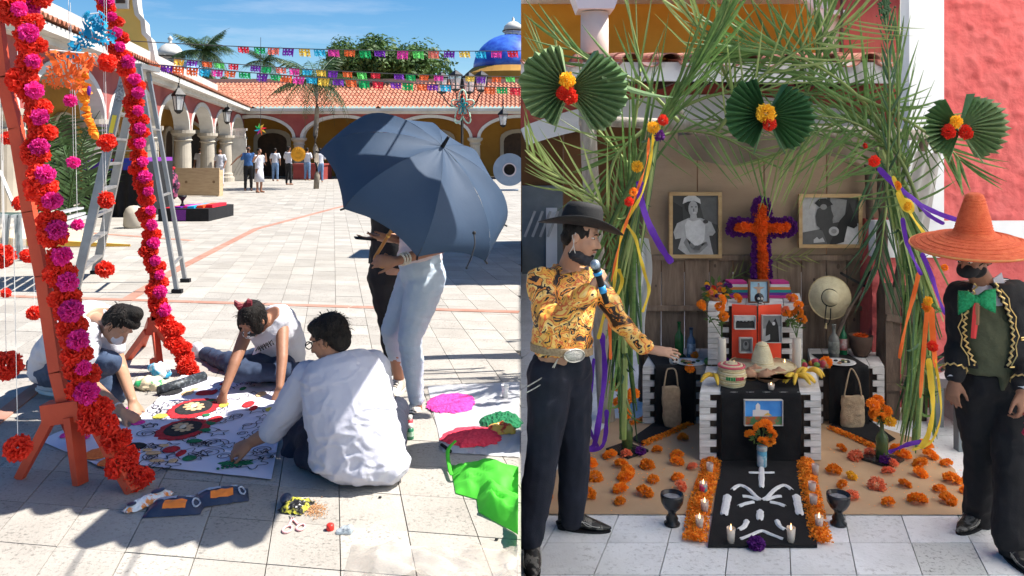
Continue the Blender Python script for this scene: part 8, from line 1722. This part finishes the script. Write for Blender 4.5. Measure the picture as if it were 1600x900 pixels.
# jacket: open in front, short
b=B(); b.loft(torso(B(),pel+V((0,0,.14)),nk,(lat,lat),w=(.18,.185,.20),d=(.14,.145,.13),g=.022),24)
fdir=V((lat.y,-lat.x,0)).normalized(); fdir=fdir if fdir.y<0 else -fdir
for s_,e_,w_ in ((s1,e1,w1),(s2,e2,w2)): b.caps(s_,s_.lerp(e_,.97),.082,.066); b.caps(e_,e_.lerp(w_,.86),.066,.052)
jk=remesh(b,'charro_jacket',charro,r,.010,3,.010,10)
# cut the front opening so that shirt, vest and tie show
import bmesh
bm=bmesh.new(); bm.from_mesh(jk.data); off=WL[r]; kill=[]
def openx(z): t=max(0,min(1,(z-(pel.z+.14))/(nk.z-pel.z-.14))); return .035+.062*sin(pi*min(1,t*.9+.1))
for v in bm.verts:
    p=v.co+off; q=p-(pel.lerp(nk,max(0,min(1,(p.z-pel.z)/(nk.z-pel.z)))))
    if q.dot(fdir)>.06 and abs(q.dot(lat)+.045)<openx(p.z) and p.z<nk.z+.06: kill.append(v)
bmesh.ops.delete(bm,geom=kill,context='VERTS'); bm.to_mesh(jk.data); bm.free()
so_=jk.modifiers.new('thick','SOLIDIFY'); so_.thickness=.008; so_.offset=-1
def onfront(u,z,dd=.165): c_=pel.lerp(nk,max(0,min(1,(z-pel.z)/(nk.z-pel.z)))); k=sqrt(max(.0,1-(u/.22)**2)); return V((c_.x,c_.y,z))+lat*u+fdir*dd*k
for u0,sg in ((-.045,-1),(-.045,1)):
    pts=[]; zz=[pel.z+.16+i*(nk.z-pel.z-.14)/26 for i in range(27)]
    for i,z in enumerate(zz): u=u0+sg*(openx(z)+.012)+(.007 if i%2 else -.007); pts.append(onfront(u,z,.170))
    b=B(); b.tube(pts,.0062,6); b.build('gold_zigzag_trim',gold,r)
    b=B(); b.tube([p+lat*sg*.022 for p in pts[::3]],.0032,5); b.build('gold_piping',gold,r)
pts=[onfront(-.045+openx(pel.z+.16)+.02+i*.02,pel.z+.150,.168) for i in range(9)]; b=B(); b.tube(pts,.0045,5); b.build('gold_hem',gold,r); 
for z in (.285,.297): b=B(); b.tube([onfront(.105+i*.012,pel.z+z,.166) for i in range(7)],.004,5); b.build('gold_pocket',gold,r)
for w_,e_ in ((w1,e1),(w2,e2)):
    ax_=(e_-w_).normalized(); Rq=ax_.to_track_quat('Z','Y').to_matrix()
    b=B(); b.lathe(w_+ax_*.012,[(.036,-.012),(.038,0),(.036,.034)],20,Rq); b.build('shirt_cuff',white_c,r,smooth=True)
    b=B(); q0=w_+ax_*.060; b.tube([q0+Rq@V((.057*cos(a),.057*sin(a),.006*(1 if i%2 else -1))) for i,a in enumerate([j*2*pi/20 for j in range(21)])],.005,5); b.build('gold_cuff_trim',gold,r)
for sg in (-1,1):
    b=B(); c_=nk+V((0,0,.025)); q=[c_+lat*sg*.015+fdir*.075,c_+lat*sg*.062+fdir*.055+V((0,0,.028)),c_+lat*sg*.075+fdir*.075+V((0,0,-.045)),c_+lat*sg*.020+fdir*.095+V((0,0,-.055))]; b.add(q+[p-fdir*.008 for p in q],[(0,1,2,3),(7,6,5,4),(0,4,5,1),(1,5,6,2),(2,6,7,3),(3,7,4,0)]); b.build('collar_wing',white_c,r)
seq=mat('green_sequin',(.01,.22,.08),.25,(.03,.45,.18),90,metal=.6,bump=1,bs=260)
bwc=W(1526,468,4.17)
for sg in (-1,1):
    b=B(); b.loft([(bwc,fdir*.016,V((0,0,.018))),(bwc+lat*sg*.04+V((0,0,-.002)),fdir*.020,V((0,0,.050))),(bwc+lat*sg*.088+V((0,0,-.012)),fdir*.012,V((0,0,.066)))],14); b.build('bow_tie_wing',seq,r,smooth=True)
b=B(); b.ell(bwc,(.022,.02,.026)); b.build('bow_tie_knot',seq,r,smooth=True); b=B(); strap(b,bwc+fdir*.01,bwc+V((-.02,-.0,-.20))+fdir*.01,.034,0,6,V((0,-1,0)),0,.8); b.build('red_tie_tail',redc,r); b=B(); strap(b,bwc+fdir*.014,bwc+V((.0,.0,-.13))+fdir*.014,.022,0,5,V((0,-1,0)),0,.8); b.build('brown_tie_tail',mat('brown_ribbon',(.2,.09,.04),.6),r)
b=B(); b.ell(pel+V((0,0,.03)),(.165,.13,.13)); limb(b,[hL,kL,aL+V((0,0,.02))],[.118,.086,.082]); limb(b,[hR,kR,aR+V((0,0,.03))],[.12,.092,.092]); remesh(b,'trousers',charro,r,.011,3,.010,9)
b=B(); P=[hR+V((.118,-.04,0)),kR+V((.045,-.088,0)),kR.lerp(aR,.5)+V((.045,-.088,0)),aR+V((.045,-.088,.03))]; P=smooth_pts(P,6); b.tube(P,.009,6); b.build('red_stripe',mat('crimson_braid',(.45,.01,.05),.6,bump=.5,bs=100),r)
cowboot(aL,V((-.75,-.5,0)),r,'tooled_boot'); cowboot(aR,V((.03,-1,0)),r,'tooled_boot')
b=B(); b.ell(Ph(0,-.035,.01),(.080,.085,.07),Rh); b.ell(Ph(0,-.06,-.03),(.068,.05,.055),Rh); b.build('hair',hairm,r,smooth=True); eyes(Ph,Rh,r,1,closed=True)
b=B(); b.ell(Ph(0,.062,-.045),(.058,.062,.044),Rh); b.ell(Ph(0,.02,-.070),(.064,.058,.042),Rh); remesh(b,'face_mask',blackc,r,.007,2)
for k in (-1,1): b=B(); b.tube([Ph(k*.05,.05,-.03),Ph(k*.074,.0,-.012)],.003,5); b.build('mask_strap',blackc,r)
som=mat('red_orange_straw',(.62,.085,.025),.75,(.74,.15,.05),30,bump=.6,bs=120,stretch=(1,1,2)); so2=mat('straw_rim',(.62,.30,.10),.75,(.7,.2,.06),30)
Sc=W(1521,369,4.24); St=Matrix.Rotation(radians(-3),3,'Y')@Matrix.Rotation(radians(8),3,'X')
prof=[(.095,-.006),(.15,-.016),(.22,-.034),(.275,-.056),(.298,-.060),(.306,-.052),(.300,-.042),(.272,-.038),(.22,-.016),(.15,.002),(.105,.014),(.090,.04),(.078,.10),(.063,.155),(.050,.198),(.042,.222),(.028,.232),(0,.230)]
b=B(); b.lathe(Sc,prof,56,St); b.build('sombrero',som,r,smooth=True)
for i in range(14): z=.022+.0138*i; rr=.0955-.0036*i; b=B(); b.tube([Sc+St@V((rr*cos(a),rr*sin(a),z)) for a in [q*2*pi/30 for q in range(31)]],.0030,4); b.build('braid_row',som,r)
for rr,zz in ((.13,.008),(.16,-.001),(.19,-.009),(.22,-.0155),(.25,-.029),(.275,-.039)): b=B(); b.tube([Sc+St@V((rr*cos(a),rr*sin(a),zz)) for a in [q*2*pi/48 for q in range(49)]],.0030,4); b.build('braid_row',som,r)
b=B(); b.tube([Sc+St@V((.305*cos(a),.305*sin(a),-.048)) for a in [q*2*pi/60 for q in range(61)]],.0055,5); b.build('brim_edge',so2,r)
b=B(); b.tube(smooth_pts([w2+V((0,-.02,-.10)),w2+V((.02,-.03,-.15)),w2+V((.0,-.02,-.21))],4),[.016]*4+[.03]*5,8,flat=.4); b.build('red_handkerchief',mat('crimson_cloth',(.6,.02,.08),.7),None,'crimson cloth hanging from the hand of the man in the sombrero','cloth',smooth=True)
# clutter between the right bundle and the sombrero man
r=empty('white_bench',W(1480,660,5.7),'low white painted bench with grey folded things on it beside the red wall','bench'); a,c=W(1462,600,5.9),W(1500,640,5.4)
b=B(); b.prism([W(1455,592,6.2),W(1520,592,5.4),W(1520,612,5.4),W(1455,604,6.2)],V((.5,.5,0))); b.build('seat_board',pitw,r)
for x,Y_ in ((1462,6.1),(1500,5.6)): q=W(x,600,Y_); b=B(); b.b2(q.x+.02,q.x+.09,q.y+.05,q.y+.12,ZR,q.z); b.build('leg',greyd,r)
for i in range(5):
    a,c=W(1458+i*7,566+i*6,6.0-.05*i),W(1500,548+i*10,5.7-.05*i); b=B(); b.tube([a,(a+c)/2+V((0,0,.03)),c],.014+.004*(i%2),7); b.build('metal_tube',mat('tube_grey_%d'%(i%2),(.55,.56,.58) if i%2 else (.06,.06,.07),.4,metal=.3),None,('bent grey tube, topmost','dark tube under the topmost','second grey tube','second dark tube','lowest tube')[i]+' in the heap on the white bench','tube',smooth=True)
